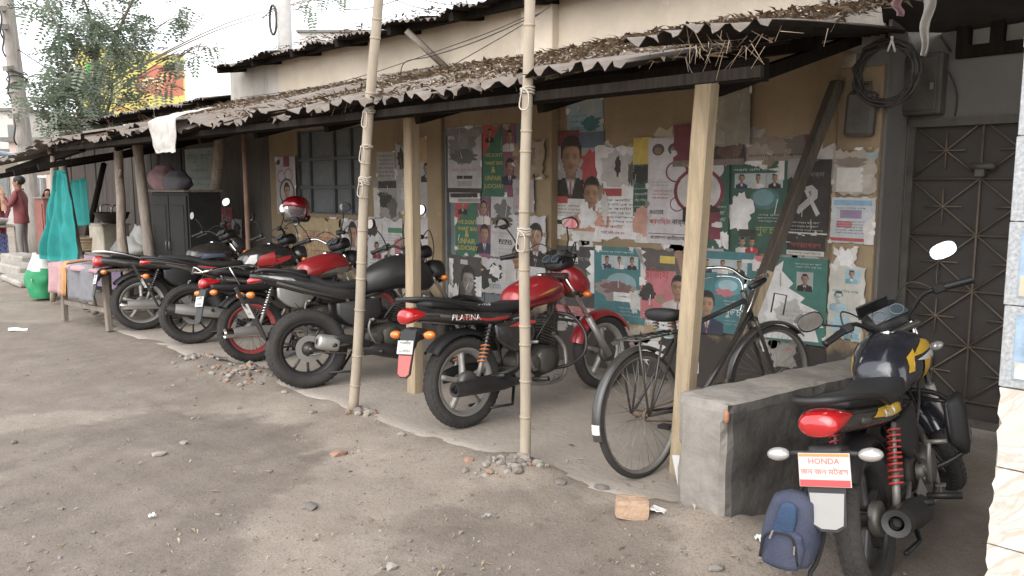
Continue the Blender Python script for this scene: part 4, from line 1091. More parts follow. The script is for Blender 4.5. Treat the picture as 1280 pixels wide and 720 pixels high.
# --- banner further along
poster('large pale green sheet banner with green heading at dark stall bay', (231, 187), (271, 261), (.34, .40, .37), [('text', .06, .20, .88, 'বিদ্যুৎ অফিস', (.05, .22, .14), .16), ('lines', .2, .30, .8, .42, 1, (.12, .22, .2)), ('lines', .1, .45, .92, .95, 5, (.16, .22, .22))], group='banners on the stall bay wall', cat='banner', name='banner')
poster('red banner with white lettering above the parked dark motorcycle', (236, 258), (292, 288), (.36, .035, .035), [('text', .05, .66, .9, 'হাট বাজার সদর ২১', (.62, .5, .48), .5)], group='banners on the stall bay wall', cat='banner', name='banner')
poster('small black and white sheet beside red banner', (289, 273), (303, 300), OFFW, [('blob', .5, .5, .35, .35, BLK, 121)], jag=.02)
# ------------------------------------------------------------------ motorcycles
M_RUB = mat('tyre_rubber', (.020, .019, .019), rough=.85, dust=.16, dust_col=(.17, .15, .13))
M_PLAS = mat('black_plastic', (.012, .012, .013), rough=.45, dust=.06, dust_col=(.16, .14, .12))
M_SEAT = mat('black_seat_vinyl', (.011, .011, .012), rough=.62, dust=.07, dust_col=(.16, .14, .12), bump=.08, bscale=160)
M_GLOSSK = mat('gloss_black_paint', (.012, .012, .014), rough=.22, coat=.6, dust=.10)
M_MATTK = mat('matt_black_paint', (.014, .014, .016), rough=.42, coat=.15, dust=.06)
M_RED = mat('metallic_red_paint', (.36, .010, .018), rough=.28, metal=.15, coat=.7, dust=.08)
M_RED2 = mat('bright_red_decal', (.50, .025, .03), rough=.3, coat=.4, dust=.1)
M_WHITEP = mat('white_decal', (.75, .74, .72), rough=.35, coat=.3, dust=.1)
M_SILV = mat('silver_alloy', (.52, .51, .49), rough=.42, metal=.75, dust=.3)
M_DKALU = mat('dark_alloy', (.12, .117, .113), rough=.45, metal=.7, dust=.2)
M_CHROME = mat('chrome', (.78, .77, .75), rough=.12, metal=1.0, dust=.12)
M_STEEL = mat('grey_steel', (.33, .32, .31), rough=.45, metal=.8, dust=.35)
M_ENG = mat('engine_black', (.024, .023, .023), rough=.55, metal=.3, dust=.18)
M_REDL = mat('red_lens', (.42, .012, .014), rough=.12, coat=.8, spec=.7)
M_ORL = mat('orange_lens', (.80, .20, .02), rough=.14, coat=.8, spec=.7)
M_CLL = mat('clear_lens', (.48, .46, .44), rough=.08, coat=.8, metal=.3)
M_GLASSM = mat('mirror_glass', (.92, .92, .93), rough=.03, metal=1.0)
M_PLATE = mat('number_plate', (.62, .61, .58), rough=.4, var=.12, dust=.2)
M_INK = mat('plate_ink', (.03, .03, .03), rough=.5)
M_REDRIM = mat('red_rim', (.45, .02, .035), rough=.35, coat=.4, dust=.3)
M_YEL = mat('yellow_decal', (.70, .42, .02), rough=.3, coat=.5, dust=.08)
M_REDSPR = mat('red_spring', (.45, .02, .02), rough=.35, coat=.4, dust=.15)
M_COPPER = mat('orange_spring', (.50, .16, .05), rough=.4, coat=.3, dust=.2)
M_TINT = mat('smoked_screen', (.03, .03, .035), rough=.12, coat=.5, alpha=.82)
M_MUDGREY = mat('mudflap_grey', (.33, .33, .33), rough=.5, dust=.25)

def fender(q, cx, cz, r, w, a0, a1, drop=.035, n=18, th=.004, M=None):
    """arched mudguard round an axle, angles in degrees from +x"""
    ys = [-1, -.92, -.6, 0, .6, .92, 1]; vs, fs = [], []
    for lay in (0, 1):
        for i in range(n + 1):
            a = R(a0 + (a1 - a0) * i / n)
            for y in ys:
                rr = r - drop * abs(y) ** 3.2 - lay * th
                yy = y * (w - lay * th * .5)
                vs.append((cx + rr * math.cos(a), yy, cz + rr * math.sin(a)))
    k = len(ys); off = (n + 1) * k
    for i in range(n):
        for j in range(k - 1):
            a = i * k + j
            fs.append((a, a + 1, a + k + 1, a + k)); b = a + off; fs.append((b, b + k, b + k + 1, b + 1))
        fs.append((i * k, (i + 1) * k, off + (i + 1) * k, off + i * k)); e = k - 1
        fs.append((i * k + e, off + i * k + e, off + (i + 1) * k + e, (i + 1) * k + e))
    q.add(vs, fs, M, True)

def spring(q, a, b, r, turns, wr, n=10):
    a, b = Vector(a), Vector(b); t = (b - a); L_ = t.length; t = t.normalized(); u = t.orthogonal().normalized(); w = t.cross(u); pts = []
    for i in range(turns * n + 1):
        an = 2 * PI * i / n
        pts.append(a + t * (L_ * i / (turns * n)) + (u * math.cos(an) + w * math.sin(an)) * r)
    q.tube(pts, wr, 5)

def make_wheel(parent, S, x, Rw, w, rim_r, style, rim_m, brake, nspoke=5):
    q = MB(rim_m)
    hw = w * .62
    q.lathe([(rim_r + .004, -hw), (rim_r + .006, -hw + .008), (rim_r - .010, -hw + .012), (rim_r - .026, -hw * .45), (rim_r - .026, hw * .45), (rim_r - .010, hw - .012), (rim_r + .006, hw - .008), (rim_r + .004, hw),
             (rim_r - .006, hw), (rim_r - .034, hw * .42), (rim_r - .034, -hw * .42), (rim_r - .006, -hw)], 48, closed=True)
    wh = q.build('wheel', parent); wh.matrix_basis = S @ Matrix.Translation((x, 0, Rw))
    q = MB(M_RUB)
    q.lathe([(rim_r, -hw), (rim_r + .018, -w * .86), (rim_r + (Rw - rim_r) * .5, -w), (Rw - .022, -w * .9), (Rw - .006, -w * .58), (Rw, -w * .2), (Rw, w * .2), (Rw - .006, w * .58), (Rw - .022, w * .9), (rim_r + (Rw - rim_r) * .5, w), (rim_r + .018, w * .86), (rim_r, hw)], 56)
    nb = 46
    for i in range(nb):
        a = 2 * PI * i / nb
        for sy in (-1, 1):
            M = Matrix.Rotation(-(a + (.5 if sy > 0 else 0) * 2 * PI / nb), 4, 'Y') @ Matrix.Translation((Rw - .0075, sy * w * .52, 0)) @ Matrix.Rotation(R(28) * sy, 4, 'Z') @ Matrix.Rotation(R(22) * sy, 4, 'X')
            q.box((0, 0, 0), (.0075, w * .62, 2 * PI * Rw / nb * .6), M=M)
    q.build('tyre', wh)
    q = MB(M_DKALU if style != 'wire' else M_STEEL)
    q.lathe([(0, -.062), (.018, -.062), (.02, -.05), (.05, -.045), (.052, -.03), (.036, -.02), (.036, .02), (.052, .03), (.05, .045), (.02, .05), (.018, .062), (0, .062)], 20)
    q.build('hub', wh)
    if style == 'wire':
        q = MB(M_STEEL)
        for i in range(32):
            a = 2 * PI * i / 32; sy = 1 if i % 2 else -1; da = .32 * (1 if (i // 2) % 2 else -1)
            q.tube([(.05 * math.cos(a + da), sy * .04, .05 * math.sin(a + da)), ((rim_r - .03) * math.cos(a), sy * .006, (rim_r - .03) * math.sin(a))], .0022, 4)
        q.build('spokes', wh, kind='stuff')
    else:
        for i in range(nspoke):
            a = 2 * PI * i / nspoke + .3
            q = MB(rim_m)
            if style == 'five':
                q.loft([(.035, 0, .026, .022, .022), (.10, 0, .020, .016, .016), (rim_r - .03, 0, .018, .020, .020)], n=8, sub=2, ex=3.5)
            else:
                q.loft([(.035, 0, .022, .012, .012), (.10, 0, .016, .008, .008), (rim_r - .03, 0, .015, .010, .010)], n=8, sub=2, ex=3.5)
            o = q.build('spoke', wh); o.rotation_euler = (0, -a, 0)
    if brake == 'disc':
        q = MB(M_STEEL)
        q.lathe([(.06, -.060), (.105, -.060), (.105, -.064), (.06, -.064)], 36, closed=True, smooth=False)
        for i in range(12):
            a = 2 * PI * i / 12; M = Matrix.Rotation(-a, 4, 'Y'); q.box((.083, -.0645, 0), (.02, .002, .008), M=M)
        q.build('brake_disc', wh)
    else:
        q = MB(M_DKALU); q.lathe([(0, -.068), (.045, -.070), (.072, -.060), (.074, -.03), (.06, -.02)], 28); q.build('brake_drum', wh)
        for i in range(0): pass
    return wh

def lettering(q, st, M, h):
    vs, fs, w = text_geo(st)
    q.add([(v.x * h, v.y * h, 0) for v in vs], fs, M, False)
    return w * h

def make_bike(label, loc, heading, lean, cfg, group='motorcycles parked under the lean-to roof'):
    wb, Rw, Rf = cfg.get('wb', 1.34), cfg.get('rr', .298), cfg.get('rf', .288)
    wr, wf = cfg.get('wr', .052), cfg.get('wf', .043); rim = cfg.get('rim', .225)
    t = thing('motorcycle', label, 'motorcycle', loc, 0, group)
    t.rotation_euler = (lean, 0, R(90) - heading); t.scale = (cfg.get('sx', 1), cfg.get('sx', 1), cfg.get('sz', .96))
    P = lambda name, q: q.build(name, t)
    # steering frame: rotate about the head axis
    hd = Vector((wb - cfg.get('rake', .39), 0, .93)); fa = Vector((wb, 0, Rf)); ax = (hd - fa).normalized()
    st = R(cfg.get('steer', 0))
    S = Matrix.Translation(hd) @ Matrix.Rotation(st, 4, ax) @ Matrix.Translation(-hd)
    I = Matrix.Identity(4)
    SP_ = lambda name, q: setattr_m(q.build(name, t), S)
    make_wheel(t, I, 0, Rw, wr, rim, cfg['style'], cfg['rim_m'], cfg.get('brake_r', 'drum'), cfg.get('nsp', 5))
    make_wheel(t, S, wb, Rf, wf, rim, cfg['style'], cfg['rim_m'], cfg.get('brake_f', 'drum'), cfg.get('nsp', 5))
    paint, paint2 = cfg['paint'], cfg.get('paint2', M_PLAS)
    # ---- frame and swing arm
    q = MB(M_ENG)
    q.tube([(hd.x, 0, .90), (.86, 0, .70), (.80, 0, .40), (.74, 0, .24), (.45, 0, .22)], .019, 8, sub=3)
    q.tube([(hd.x - .02, 0, .86), (.70, 0, .74), (.40, 0, .68)], .022, 8, sub=3)
    for s in (-1, 1):
        q.tube([(.62, s * .06, .72), (.30, s * .10, .68), (-.22, s * .10, .76 + cfg.get('tailup', 0))], .014, 6, sub=2)
        q.tube([(.40, s * .08, .30), (.42, s * .09, .48), (.30, s * .10, .68)], .014, 6, sub=2)
    P('frame', q)
    q = MB(cfg.get('swing_m', M_ENG))
    for s in (-1, 1): q.box((.20, s * .085, .305), (.44, .022, .042), rot=(0, R(-1), 0), bev=.006)
    q.box((.40, 0, .31), (.05, .18, .05), bev=.008); P('swing_arm', q)
    q = MB(M_PLAS); q.loft([(-.09, .345, .012, .035, .05, .085), (.05, .355, .014, .05, .06, .085), (.33, .345, .014, .035, .04, .085), (.42, .33, .012, .02, .02, .085)], n=10); P('chain_cover', q)
    # ---- shocks
    if cfg.get('twin', True):
        for s in (-1, 1):
            a, c = Vector((.03, s * .115, .335)), Vector((.17, s * .115, .66))
            q = MB(M_STEEL); q.tube([a, a.lerp(c, .45)], .016, 8); q.tube([a.lerp(c, .4), c], .010, 8); sh = P('shock_absorber', q)
            q = MB(cfg.get('spring', M_PLAS)); spring(q, a.lerp(c, .25), a.lerp(c, .62), .026, 5, .006); q.use(cfg.get('spring2', cfg.get('spring', M_PLAS))); spring(q, a.lerp(c, .60), a.lerp(c, .95), .025, 5, .005); q.build('spring', sh)
    # ---- engine
    q = MB(M_ENG)
    q.loft([(.42, .33, .085, .06, .07), (.50, .35, .105, .10, .11), (.64, .35, .115, .11, .12), (.78, .34, .10, .09, .10), (.84, .34, .07, .05, .06)], n=16, ex=3.2)
    eng = P('engine', q)
    for s, rr_, xx in ((-1, .088, .64), (-1, .06, .52), (1, .085, .66)):
        q = MB(cfg.get('cover_m', M_DKALU)); M = Matrix.Translation((xx, s * .105, .345))
        q.lathe([(rr_, 0), (rr_, s * .025), (rr_ * .85, s * .042), (rr_ * .3, s * .046), (0, s * .046)], 24, M=M); cv = q.build('crankcase_cover', eng)
        q = MB(M_STEEL)
        for k_ in range(6): q.ball((xx + rr_ * .86 * math.cos(k_ * 1.047 + .3), s * .137, .345 + rr_ * .86 * math.sin(k_ * 1.047 + .3)), (.008, .006, .008), n=6, m=4)
        q.build('bolts', eng)
    Mc = Matrix.Translation((.735, 0, .455)) @ Matrix.Rotation(R(22), 4, 'Y')
    for k in range(8):
        q = MB(cfg.get('fin_m', M_DKALU)); wdt = .15 if k < 6 else .125
        q.box((0, 0, .012 + k * .021), (wdt, wdt * .95, .009), M=Mc, bev=.003); q.build('fin', eng)
    q = MB(M_ENG); q.box((0, 0, .085), (.105, .10, .19), M=Mc, bev=.012); q.box((0, 0, .19), (.09, .09, .04), M=Mc, bev=.012); q.build('cylinder', eng)
    q = MB(M_PLAS); q.loft([(.52, .53, .03, .03, .03), (.60, .53, .045, .045, .045), (.66, .54, .03, .03, .03)], n=12); q.build('carburettor', eng)
    for s in (-1, 1):
        q = MB(M_PLAS); q.tube([(.50, s * .08, .235), (.50, s * .27, .245)], .016, 8); q.use(M_STEEL); q.tube([(.50, s * .05, .235), (.50, s * .14, .235)], .010, 6); P('foot_peg', q)
        q = MB(M_PLAS); q.tube([(.14, s * .12, .31), (.15, s * .23, .33)], .015, 8); q.use(M_STEEL); q.tube([(.40, s * .09, .33), (.14, s * .13, .31)], .010, 6); P('pillion_peg', q)
    q = MB(M_STEEL); q.tube([(.56, -.13, .33), (.50, -.15, .30), (.44, -.17, .42), (.455, -.18, .50)], .010, 6, sub=3); q.tube([(.455, -.17, .50), (.455, -.25, .505)], .011, 6); P('kick_lever', q)
    q = MB(M_STEEL); q.tube([(.50, -.12, .22), (.60, -.15, .19), (.70, -.15, .22)], .007, 6, sub=2); q.box((.71, -.15, .225), (.03, .04, .012)); P('brake_pedal', q)
    q = MB(M_PLAS); q.tube([(.46, .10, .24), (.44, .19, .10), (.43, .245, .012 + .0)], .011, 6); q.box((.43, .25, .014), (.06, .05, .010)); P('side_stand', q)
    q = MB(M_PLAS)
    for s in (-1, 1): q.tube([(.38, s * .07, .24), (.30, s * .12, .10), (.12, s * .10, .11)], .011, 6)
    P('centre_stand', q)
    # ---- exhaust
    mf = cfg.get('muffler', 'long')
    q = MB(M_STEEL if mf != 'stub' else M_MATTK)
    if mf == 'stub':
        q.tube([(.80, -.05, .52), (.90, -.07, .40), (.82, -.10, .22), (.60, -.12, .20), (.40, -.13, .27)], .019, 10, sub=4); ex = P('exhaust', q)
        q = MB(M_MATTK); q.lathe([(.03, 0), (.048, -.05), (.056, -.16), (.058, -.28), (.05, -.31)], 20, M=Matrix.Translation((.40, -.135, .28)) @ Matrix.Rotation(R(13), 4, 'Y') @ Matrix.Rotation(R(-90), 4, 'Z') @ Matrix.Scale(-1, 4, (0, 1, 0)))
        q.build('muffler', ex)
        q = MB(M_SILV); Mt = Matrix.Translation((.095, -.142, .352)) @ Matrix.Rotation(R(13), 4, 'Y')
        q.loft([(-.06, 0, .044, .046, .044), (-.04, 0, .060, .060, .058), (.07, 0, .064, .064, .060), (.10, 0, .060, .058, .056)], n=16, M=Mt, ex=2.6); q.use(M_INK); q.lathe([(0, 0), (.024, 0)], 14, M=Mt @ Matrix.Translation((-.063, 0, 0)) @ Matrix.Rotation(R(90), 4, 'Z')); q.build('muffler_tip', ex)
        q = MB(M_PLAS); q.loft([(.16, .385, .008, .012, .03, -.190), (.24, .375, .010, .03, .045, -.197), (.36, .335, .010, .035, .04, -.187), (.46, .30, .006, .02, .02, -.17)], n=10); q.build('heat_shield', ex)
    else:
        mm, ms = cfg.get('muffler_m', M_MATTK), cfg.get('shield_m', M_PLAS)
        q.tube([(.80, -.05, .52), (.90, -.07, .40), (.83, -.11, .21), (.62, -.13, .185), (.36, -.14, .245)], .016, 10, sub=4); ex = P('exhaust', q)
        q = MB(mm); Mt = Matrix.Translation((.36, -.145, .25)) @ Matrix.Rotation(R(cfg.get('muf_tilt', 4)), 4, 'Y')
        L_ = cfg.get('muf_len', .60); r0 = cfg.get('muf_r', .052)
        q.tube([(.03, 0, 0), (-.06, 0, 0), (-.16, 0, .0), (-L_ + .03, 0, 0), (-L_, 0, 0)], [.018, .030, r0 * .92, r0, r0 * .93], 18, M=Mt, cap=False)
        q.tube([(-L_, 0, 0), (-L_ + .004, 0, 0)], [r0 * .93, r0 * .5], 18, M=Mt, cap=False); q.tube([(-L_ - .012, 0, 0), (-L_ + .06, 0, 0)], [.020, .020], 12, M=Mt, cap=False)
        q.use(M_INK); q.lathe([(0, 0), (.019, 0)], 12, M=Mt @ Matrix.Translation((-L_ + .03, 0, 0)) @ Matrix.Rotation(R(90), 4, 'Z')); q.build('muffler', ex)
        q = MB(ms)
        vs, fs = [], []; n = 6
        for i in range(7):
            x = -.10 - (L_ - .16) * i / 6; rr_ = (r0 + .012) * (.8 if i in (0, 6) else 1)
            for j in range(n):
                a = R(110 + 100 * j / (n - 1)); vs.append((x, rr_ * math.cos(a) * 1.0, rr_ * math.sin(a)))
        for i in range(6):
            for j in range(n - 1): fs.append((i * n + j, (i + 1) * n + j, (i + 1) * n + j + 1, i * n + j + 1))
        q.add(vs, fs, Mt, True); q.build('heat_shield', ex)
    # ---- tank
    q = MB(paint); tk_s = cfg.get('tank', [(.50, .74, .05, .08, .06), (.54, .76, .10, .115, .07), (.66, .79, .135, .13, .08), (.80, .81, .15, .135, .085), (.92, .81, .135, .12, .075), (1.00, .80, .085, .085, .055), (1.03, .80, .04, .04, .03)])
    q.loft(tk_s, n=24, sub=4, ex=2.5); tank = P('fuel_tank', q)
    q = MB(M_CHROME); tz = max(s_[1] + s_[3] for s_ in tk_s); q.lathe([(.036, 0), (.036, .012), (.028, .018), (0, .018)], 18, M=Matrix.Translation((.80, 0, tz - .008)) @ Matrix.Rotation(R(90), 4, 'X')); q.build('filler_cap', tank)
    for (poly, mm, s) in cfg.get('tank_decals', []):
        q = MB(mm); wrap(q, poly, tk_s, s, .0035); q.build('decal', tank)
    # ---- side panel, seat, tail
    up = cfg.get('tailup', 0)
    q = MB(cfg.get('side_m', M_PLAS))
    for s in (-1, 1):
        q.loft([(.22, .60, .010, .05, .04, s * .10), (.32, .575, .020, .085, .11, s * .112), (.46, .57, .022, .10, .13, s * .118), (.58, .60, .012, .07, .06, s * .105)], n=14, ex=2.8)
    sp = P('side_panel', q)
    for (poly, mm) in cfg.get('side_decals', []):
        for s in (-1, 1):
            q = MB(mm); q.prism([(p[0], p[1]) for p in poly], s * .1425 - .002, s * .1425 + .002); q.build('decal', sp)
    seat_s = cfg.get('seat', [(.56, .765, .06, .02, .06), (.52, .775, .105, .03, .07), (.36, .755, .13, .035, .05), (.18, .765, .13, .038, .045), (0, .80, .115, .036, .04), (-.16, .825, .10, .03, .035), (-.26, .835, .075, .02, .02)])
    q = MB(M_SEAT); q.loft(seat_s, n=20, sub=4, ex=2.7); P('seat', q)
    tail_s = cfg.get('tail', [(.40, .70, .10, .04, .05), (.25, .70, .13, .055, .06), (0, .73, .125, .055, .055), (-.20, .765, .105, .05, .055), (-.36, .79, .07, .04, .05), (-.40, .795, .04, .025, .03)])
    q = MB(cfg.get('tail_m', M_PLAS)); q.loft(tail_s, n=20, sub=4, ex=2.6); tail = P('tail_cowl', q)
    for (poly, mm, s) in cfg.get('tail_decals', []):
        q = MB(mm); wrap(q, poly, tail_s, s, .0035); q.build('decal', tail)
    for (txt, x, z, h, mm) in cfg.get('tail_text', []):
        vs, fs, w_ = text_geo(txt); q = MB(mm); pts = [Vector((x + v.x * h, 0, z + v.y * h + (.10 * v.x * h * -1))) for v in vs]
        q.add([(p.x, -sec_w(tail_s, p.x, p.z) - .0065, p.z) for p in pts], fs, None, False); q.build('lettering', tail)
    for (txt, x, y, z, h, mm) in cfg.get('seat_text', []):
        q = MB(mm); lettering(q, txt, Matrix.Translation((x, y, z)) @ Matrix.Rotation(R(78), 4, 'X'), h); q.build('lettering', t)
    tx, tz = cfg.get('tl', (-.40, .775))
    q = MB(cfg.get('tl_m', M_REDL)); tw_ = cfg.get('tl_w', .075); thh = cfg.get('tl_h', .045)
    q.loft([(tx - .035, tz - .005, tw_ * .55, thh * .5, thh * .5), (tx - .015, tz, tw_ * .95, thh, thh * .9), (tx + .05, tz + .005, tw_ * 1.15, thh, thh * .8), (tx + .13, tz + .01, tw_ * 1.2, thh * .35, thh * .3)], n=18, sub=3, ex=2.2); P('tail_light', q)
    gr = cfg.get('grab', 'loop')
    if gr == 'loop':
        q = MB(cfg.get('grab_m', M_PLAS))
        q.tube([(.05, -.14, .775), (-.12, -.15, .835), (-.30, -.125, .875), (-.40, -.07, .885), (-.42, 0, .885), (-.40, .07, .885), (-.30, .125, .875), (-.12, .15, .835), (.05, .14, .775)], .015, 8, sub=4); P('grab_rail', q)
    elif gr == 'carrier':
        q = MB(M_CHROME)
        for s in (-1, 1):
            q.tube([(.10, s * .13, .70), (.04, s * .14, .86), (-.20, s * .13, .87), (-.42, s * .11, .84)], .009, 6, sub=3)
            q.tube([(-.20, s * .13, .87), (-.12, s * .125, .70)], .008, 6)
        for x, z in ((-.10, .868), (-.20, .87), (-.30, .86), (-.42, .84)): q.tube([(x, -.125, z), (x, .125, z)], .007, 6)
        q.tube([(-.42, -.11, .84), (-.44, 0, .89), (-.42, .11, .84)], .009, 6, sub=3)
        P('luggage_carrier', q)
    elif gr == 'sport':
        for s in (-1, 1):
            q = MB(M_PLAS); q.tube([(.02, s * .12, .87), (-.12, s * .125, .92), (-.30, s * .09, .945), (-.36, s * .06, .93)], .013, 8, sub=3); P('grab_rail', q)
    # ---- rear mudguard, plate, indicators
    q = MB(M_PLAS)
    if cfg.get('fend', 'std') == 'std':
        fender(q, 0, Rw, Rw + .055, .064, 48, 138, drop=.04); fg = P('rear_mudguard', q)
        fx, fz = -.40, .60
        q = MB(M_PLAS); q.loft([(-.30, .66, .07, .03, .03), (-.37, .66, .07, .05, .05), (-.395, .64, .07, .04, .07)], n=12, ex=4); q.build('flap_bracket', fg)
        M = Matrix.Translation((-.405, 0, .62)) @ Matrix.Rotation(R(14), 4, 'Y')
        q = MB(M_PLAS); q.prism([(-.075, .07), (.075, .07), (.062, -.20), (.03, -.225), (-.03, -.225), (-.062, -.20)], -.004, .004, M=M @ Matrix.Rotation(R(90), 4, 'Z')); q.build('mud_flap', fg)
        if cfg.get('flap_m'):
            q = MB(cfg['flap_m']); q.prism([(-.062, -.085), (.062, -.085), (.052, -.20), (.025, -.215), (-.025, -.215), (-.052, -.20)], .0045, .0085, M=M @ Matrix.Rotation(R(90), 4, 'Z')); q.build('flap_panel', fg)
        Mp = M @ Matrix.Translation((-.014, 0, cfg.get('plate_dz', -.035)))
    else:
        M = Matrix.Translation((-.42, 0, .70)) @ Matrix.Rotation(R(-22), 4, 'Y')
        fg = None
        q.box((-.02, 0, .06), (.02, .06, .16), M=M, bev=.004); q.prism([(-.06, 0), (.06, 0), (.075, -.14), (.05, -.30), (0, -.33), (-.05, -.30), (-.075, -.14)], -.006, .006, M=M @ Matrix.Rotation(R(90), 4, 'Z')); fg = P('rear_mudguard', q)
        Mp = M @ Matrix.Translation((-.018, 0, -.06))
    pw, ph = cfg.get('plate', (.17, .10))
    q = MB(cfg.get('plate_m', M_PLATE)); q.box((0, 0, 0), (.005, pw, ph), M=Mp, bev=.0015); pl = P('number_plate', q)
    for (txt, dz, h, mm) in cfg.get('plate_text', [('সাতক্ষীরা', .018, .026, M_INK), ('১১-৬৭৪২', -.030, .030, M_INK)]):
        vs, fs, w_ = text_geo(txt); q = MB(mm); h2 = min(h, (pw - .015) / w_)
        # seen from behind: text runs towards local -y
        q.add([(-.0036, -(v.x * h2 - w_ * h2 / 2), v.y * h2 + dz) for v in vs], fs, Mp, False); q.build('lettering', pl)
    if cfg.get('plate_strip'):
        q = MB(cfg['plate_strip']); q.box((-.0032, 0, -ph / 2 + .014), (.002, pw - .006, .024), M=Mp); q.build('strip', pl)
        q = MB(M_ORL); q.box((-.0031, 0, ph / 2 - .008), (.002, pw - .006, .010), M=Mp); q.build('strip', pl)
    iz, ix = cfg.get('ind', (.66, -.36))
    for s in (-1, 1):
        q = MB(M_PLAS); q.tube([(ix + .02, s * .05, iz), (ix, s * .125, iz)], .012, 8); ind = P('indicator', q)
        q = MB(cfg.get('ind_m', M_ORL)); q.ball((ix - .006, s * .165, iz), (.032, .044, .026), n=12, m=8); q.build('lens', ind)
    # ---- fork, front mudguard
    fdir = (hd - fa).normalized()
    fo = MB(M_DKALU if cfg.get('fork_dark') else M_SILV)
    for s in (-1, 1):
        a = Vector((wb - .02, s * .085, Rf)); fo.tube([a + Vector((0, 0, -.02)), a + fdir * .36], [.027, .024], 12)
    fk = SP_('fork', fo)
    q = MB(M_CHROME)
    for s in (-1, 1):
        a = Vector((wb - .02, s * .085, Rf)); q.tube([a + fdir * .34, a + fdir * .78], .0165, 10)
    q.build('stanchion', fk)
    q = MB(M_ENG)
    for d_ in (.60, .76):
        c = Vector((wb - .03, 0, Rf)) + fdir * d_; q.box(c, (.06, .23, .03), rot=(0, R(-26), 0), bev=.006)
    q.build('yoke', fk)
    q = MB(cfg.get('fmud_m', paint)); fender(q, wb, Rf, Rf + .045, .062, 28, 160, drop=.05); SP_('front_mudguard', q)
    # ---- head light / cowl
    if cfg.get('front', 'cowl') == 'cowl':
        q = MB(cfg.get('cowl_m', paint))
        q.loft([(hd.x - .01, .93, .06, .09, .10), (hd.x + .05, .90, .12, .12, .13), (hd.x + .15, .87, .135, .11, .13), (hd.x + .23, .83, .10, .075, .09), (hd.x + .27, .80, .05, .04, .05)], n=20, sub=4, ex=2.4); cw_ = SP_('headlight_cowl', q)
        q = MB(M_CLL); q.loft([(hd.x + .20, .815, .085, .055, .06), (hd.x + .275, .80, .06, .045, .05), (hd.x + .285, .798, .02, .02, .02)], n=16); q.build('headlight', cw_)
        q = MB(M_TINT)
        vs, fs = [], []
        for i in range(7):
            u = i / 6; x = hd.x + .19 - .20 * u; z = .90 + .22 * u; w2 = .105 - .03 * u * u
            for j in range(9):
                v = j / 4 - 1; vs.append((x - .07 * abs(v) ** 2, v * w2, z - .03 * v * v))
        for i in range(6):
            for j in range(8): fs.append((i * 9 + j, i * 9 + j + 1, (i + 1) * 9 + j + 1, (i + 1) * 9 + j))
        q.add(vs, fs, None, True); q.build('windscreen', cw_)
    else:
        q = MB(cfg.get('cowl_m', M_PLAS)); q.loft([(hd.x + .06, .86, .06, .07, .07), (hd.x + .11, .86, .10, .10, .10), (hd.x + .18, .855, .105, .10, .10)], n=20, ex=2.2); cw_ = SP_('headlight_shell', q)
        q = MB(M_CLL); q.loft([(hd.x + .178, .855, .10, .095, .095), (hd.x + .20, .855, .07, .07, .07), (hd.x + .205, .855, .02, .02, .02)], n=20); q.build('headlight', cw_)
    for s in (-1, 1):
        q = MB(M_PLAS); q.tube([(hd.x + .10, s * .08, .78), (hd.x + .10, s * .15, .78)], .011, 6); ind = SP_('front_indicator', q)
        q = MB(cfg.get('ind_m', M_ORL)); q.ball((hd.x + .105, s * .185, .78), (.028, .038, .024), n=10, m=6); q.build('lens', ind)
    q = MB(M_PLAS); q.loft([(hd.x - .06, 1.00, .05, .03, .03), (hd.x - .03, 1.01, .10, .05, .05), (hd.x + .05, 1.03, .11, .055, .06), (hd.x + .10, 1.02, .07, .03, .04)], n=16, ex=3); ins = SP_('instrument_cluster', q)
    q = MB(mat('dial_glass', (.05, .07, .085), rough=.08, coat=.6)); Md = Matrix.Translation((hd.x - .035, 0, 1.035)) @ Matrix.Rotation(R(-50), 4, 'Y')
    q.box((0, 0, .028), (.075, .17, .004), M=Md); q.use(M_STEEL)
    for s in (-1, 1): q.lathe([(.03, 0), (.034, 0), (.034, .003), (.03, .003)], 18, M=Md @ Matrix.Translation((0, s * .045, .031)) @ Matrix.Rotation(R(90), 4, 'X'), closed=True)
    q.build('dial', ins)
    # ---- handlebar with grips, levers, mirrors
    bz = cfg.get('bar_z', 1.06); bx = hd.x - .03
    q = MB(M_PLAS if cfg.get('bar_dark', True) else M_CHROME)
    gp = lambda s, f: Vector((bx - .17 + .05 * (1 - f), s * (.235 + .135 * f), bz + .045 - .02 * f))
    q.tube([gp(-1, 1), gp(-1, 0), (bx - .06, -.17, bz + .04), (bx + .01, -.075, bz - .035), (bx + .01, .075, bz - .035), (bx - .06, .17, bz + .04), gp(1, 0), gp(1, 1)], .0115, 8, sub=3)
    hb = SP_('handlebar', q)
    for s in (-1, 1):
        q = MB(M_PLAS); q.tube([gp(s, .12), gp(s, .2), gp(s, .98), gp(s, 1.02)], [.014, .018, .017, .02], 10); q.build('grip', hb)
        q = MB(M_PLAS); q.box(gp(s, 0), (.04, .055, .045), bev=.008); q.build('switch_box', hb)
        q = MB(M_STEEL if cfg.get('lever_silver', True) else M_PLAS); a = gp(s, 0) + Vector((.045, 0, -.005)); q.tube([a, a + Vector((.025, s * .04, 0)), gp(s, .6) + Vector((.055, 0, -.01)), gp(s, 1.0) + Vector((.045, s * .0, -.012))], .0065, 6, sub=3, flat=.8); q.build('lever', hb)
        q = MB(M_CABLE); a = gp(s, 0) + Vector((.05, 0, 0)); q.tube([a, a + Vector((.12, -s * .06, .07)), (hd.x + .12, s * .06, 1.02), (hd.x + .03, s * .03, .80)], .0045, 5, sub=5); q.build('cable', hb)
        mz = cfg.get('mirror', {}).get(s, True)
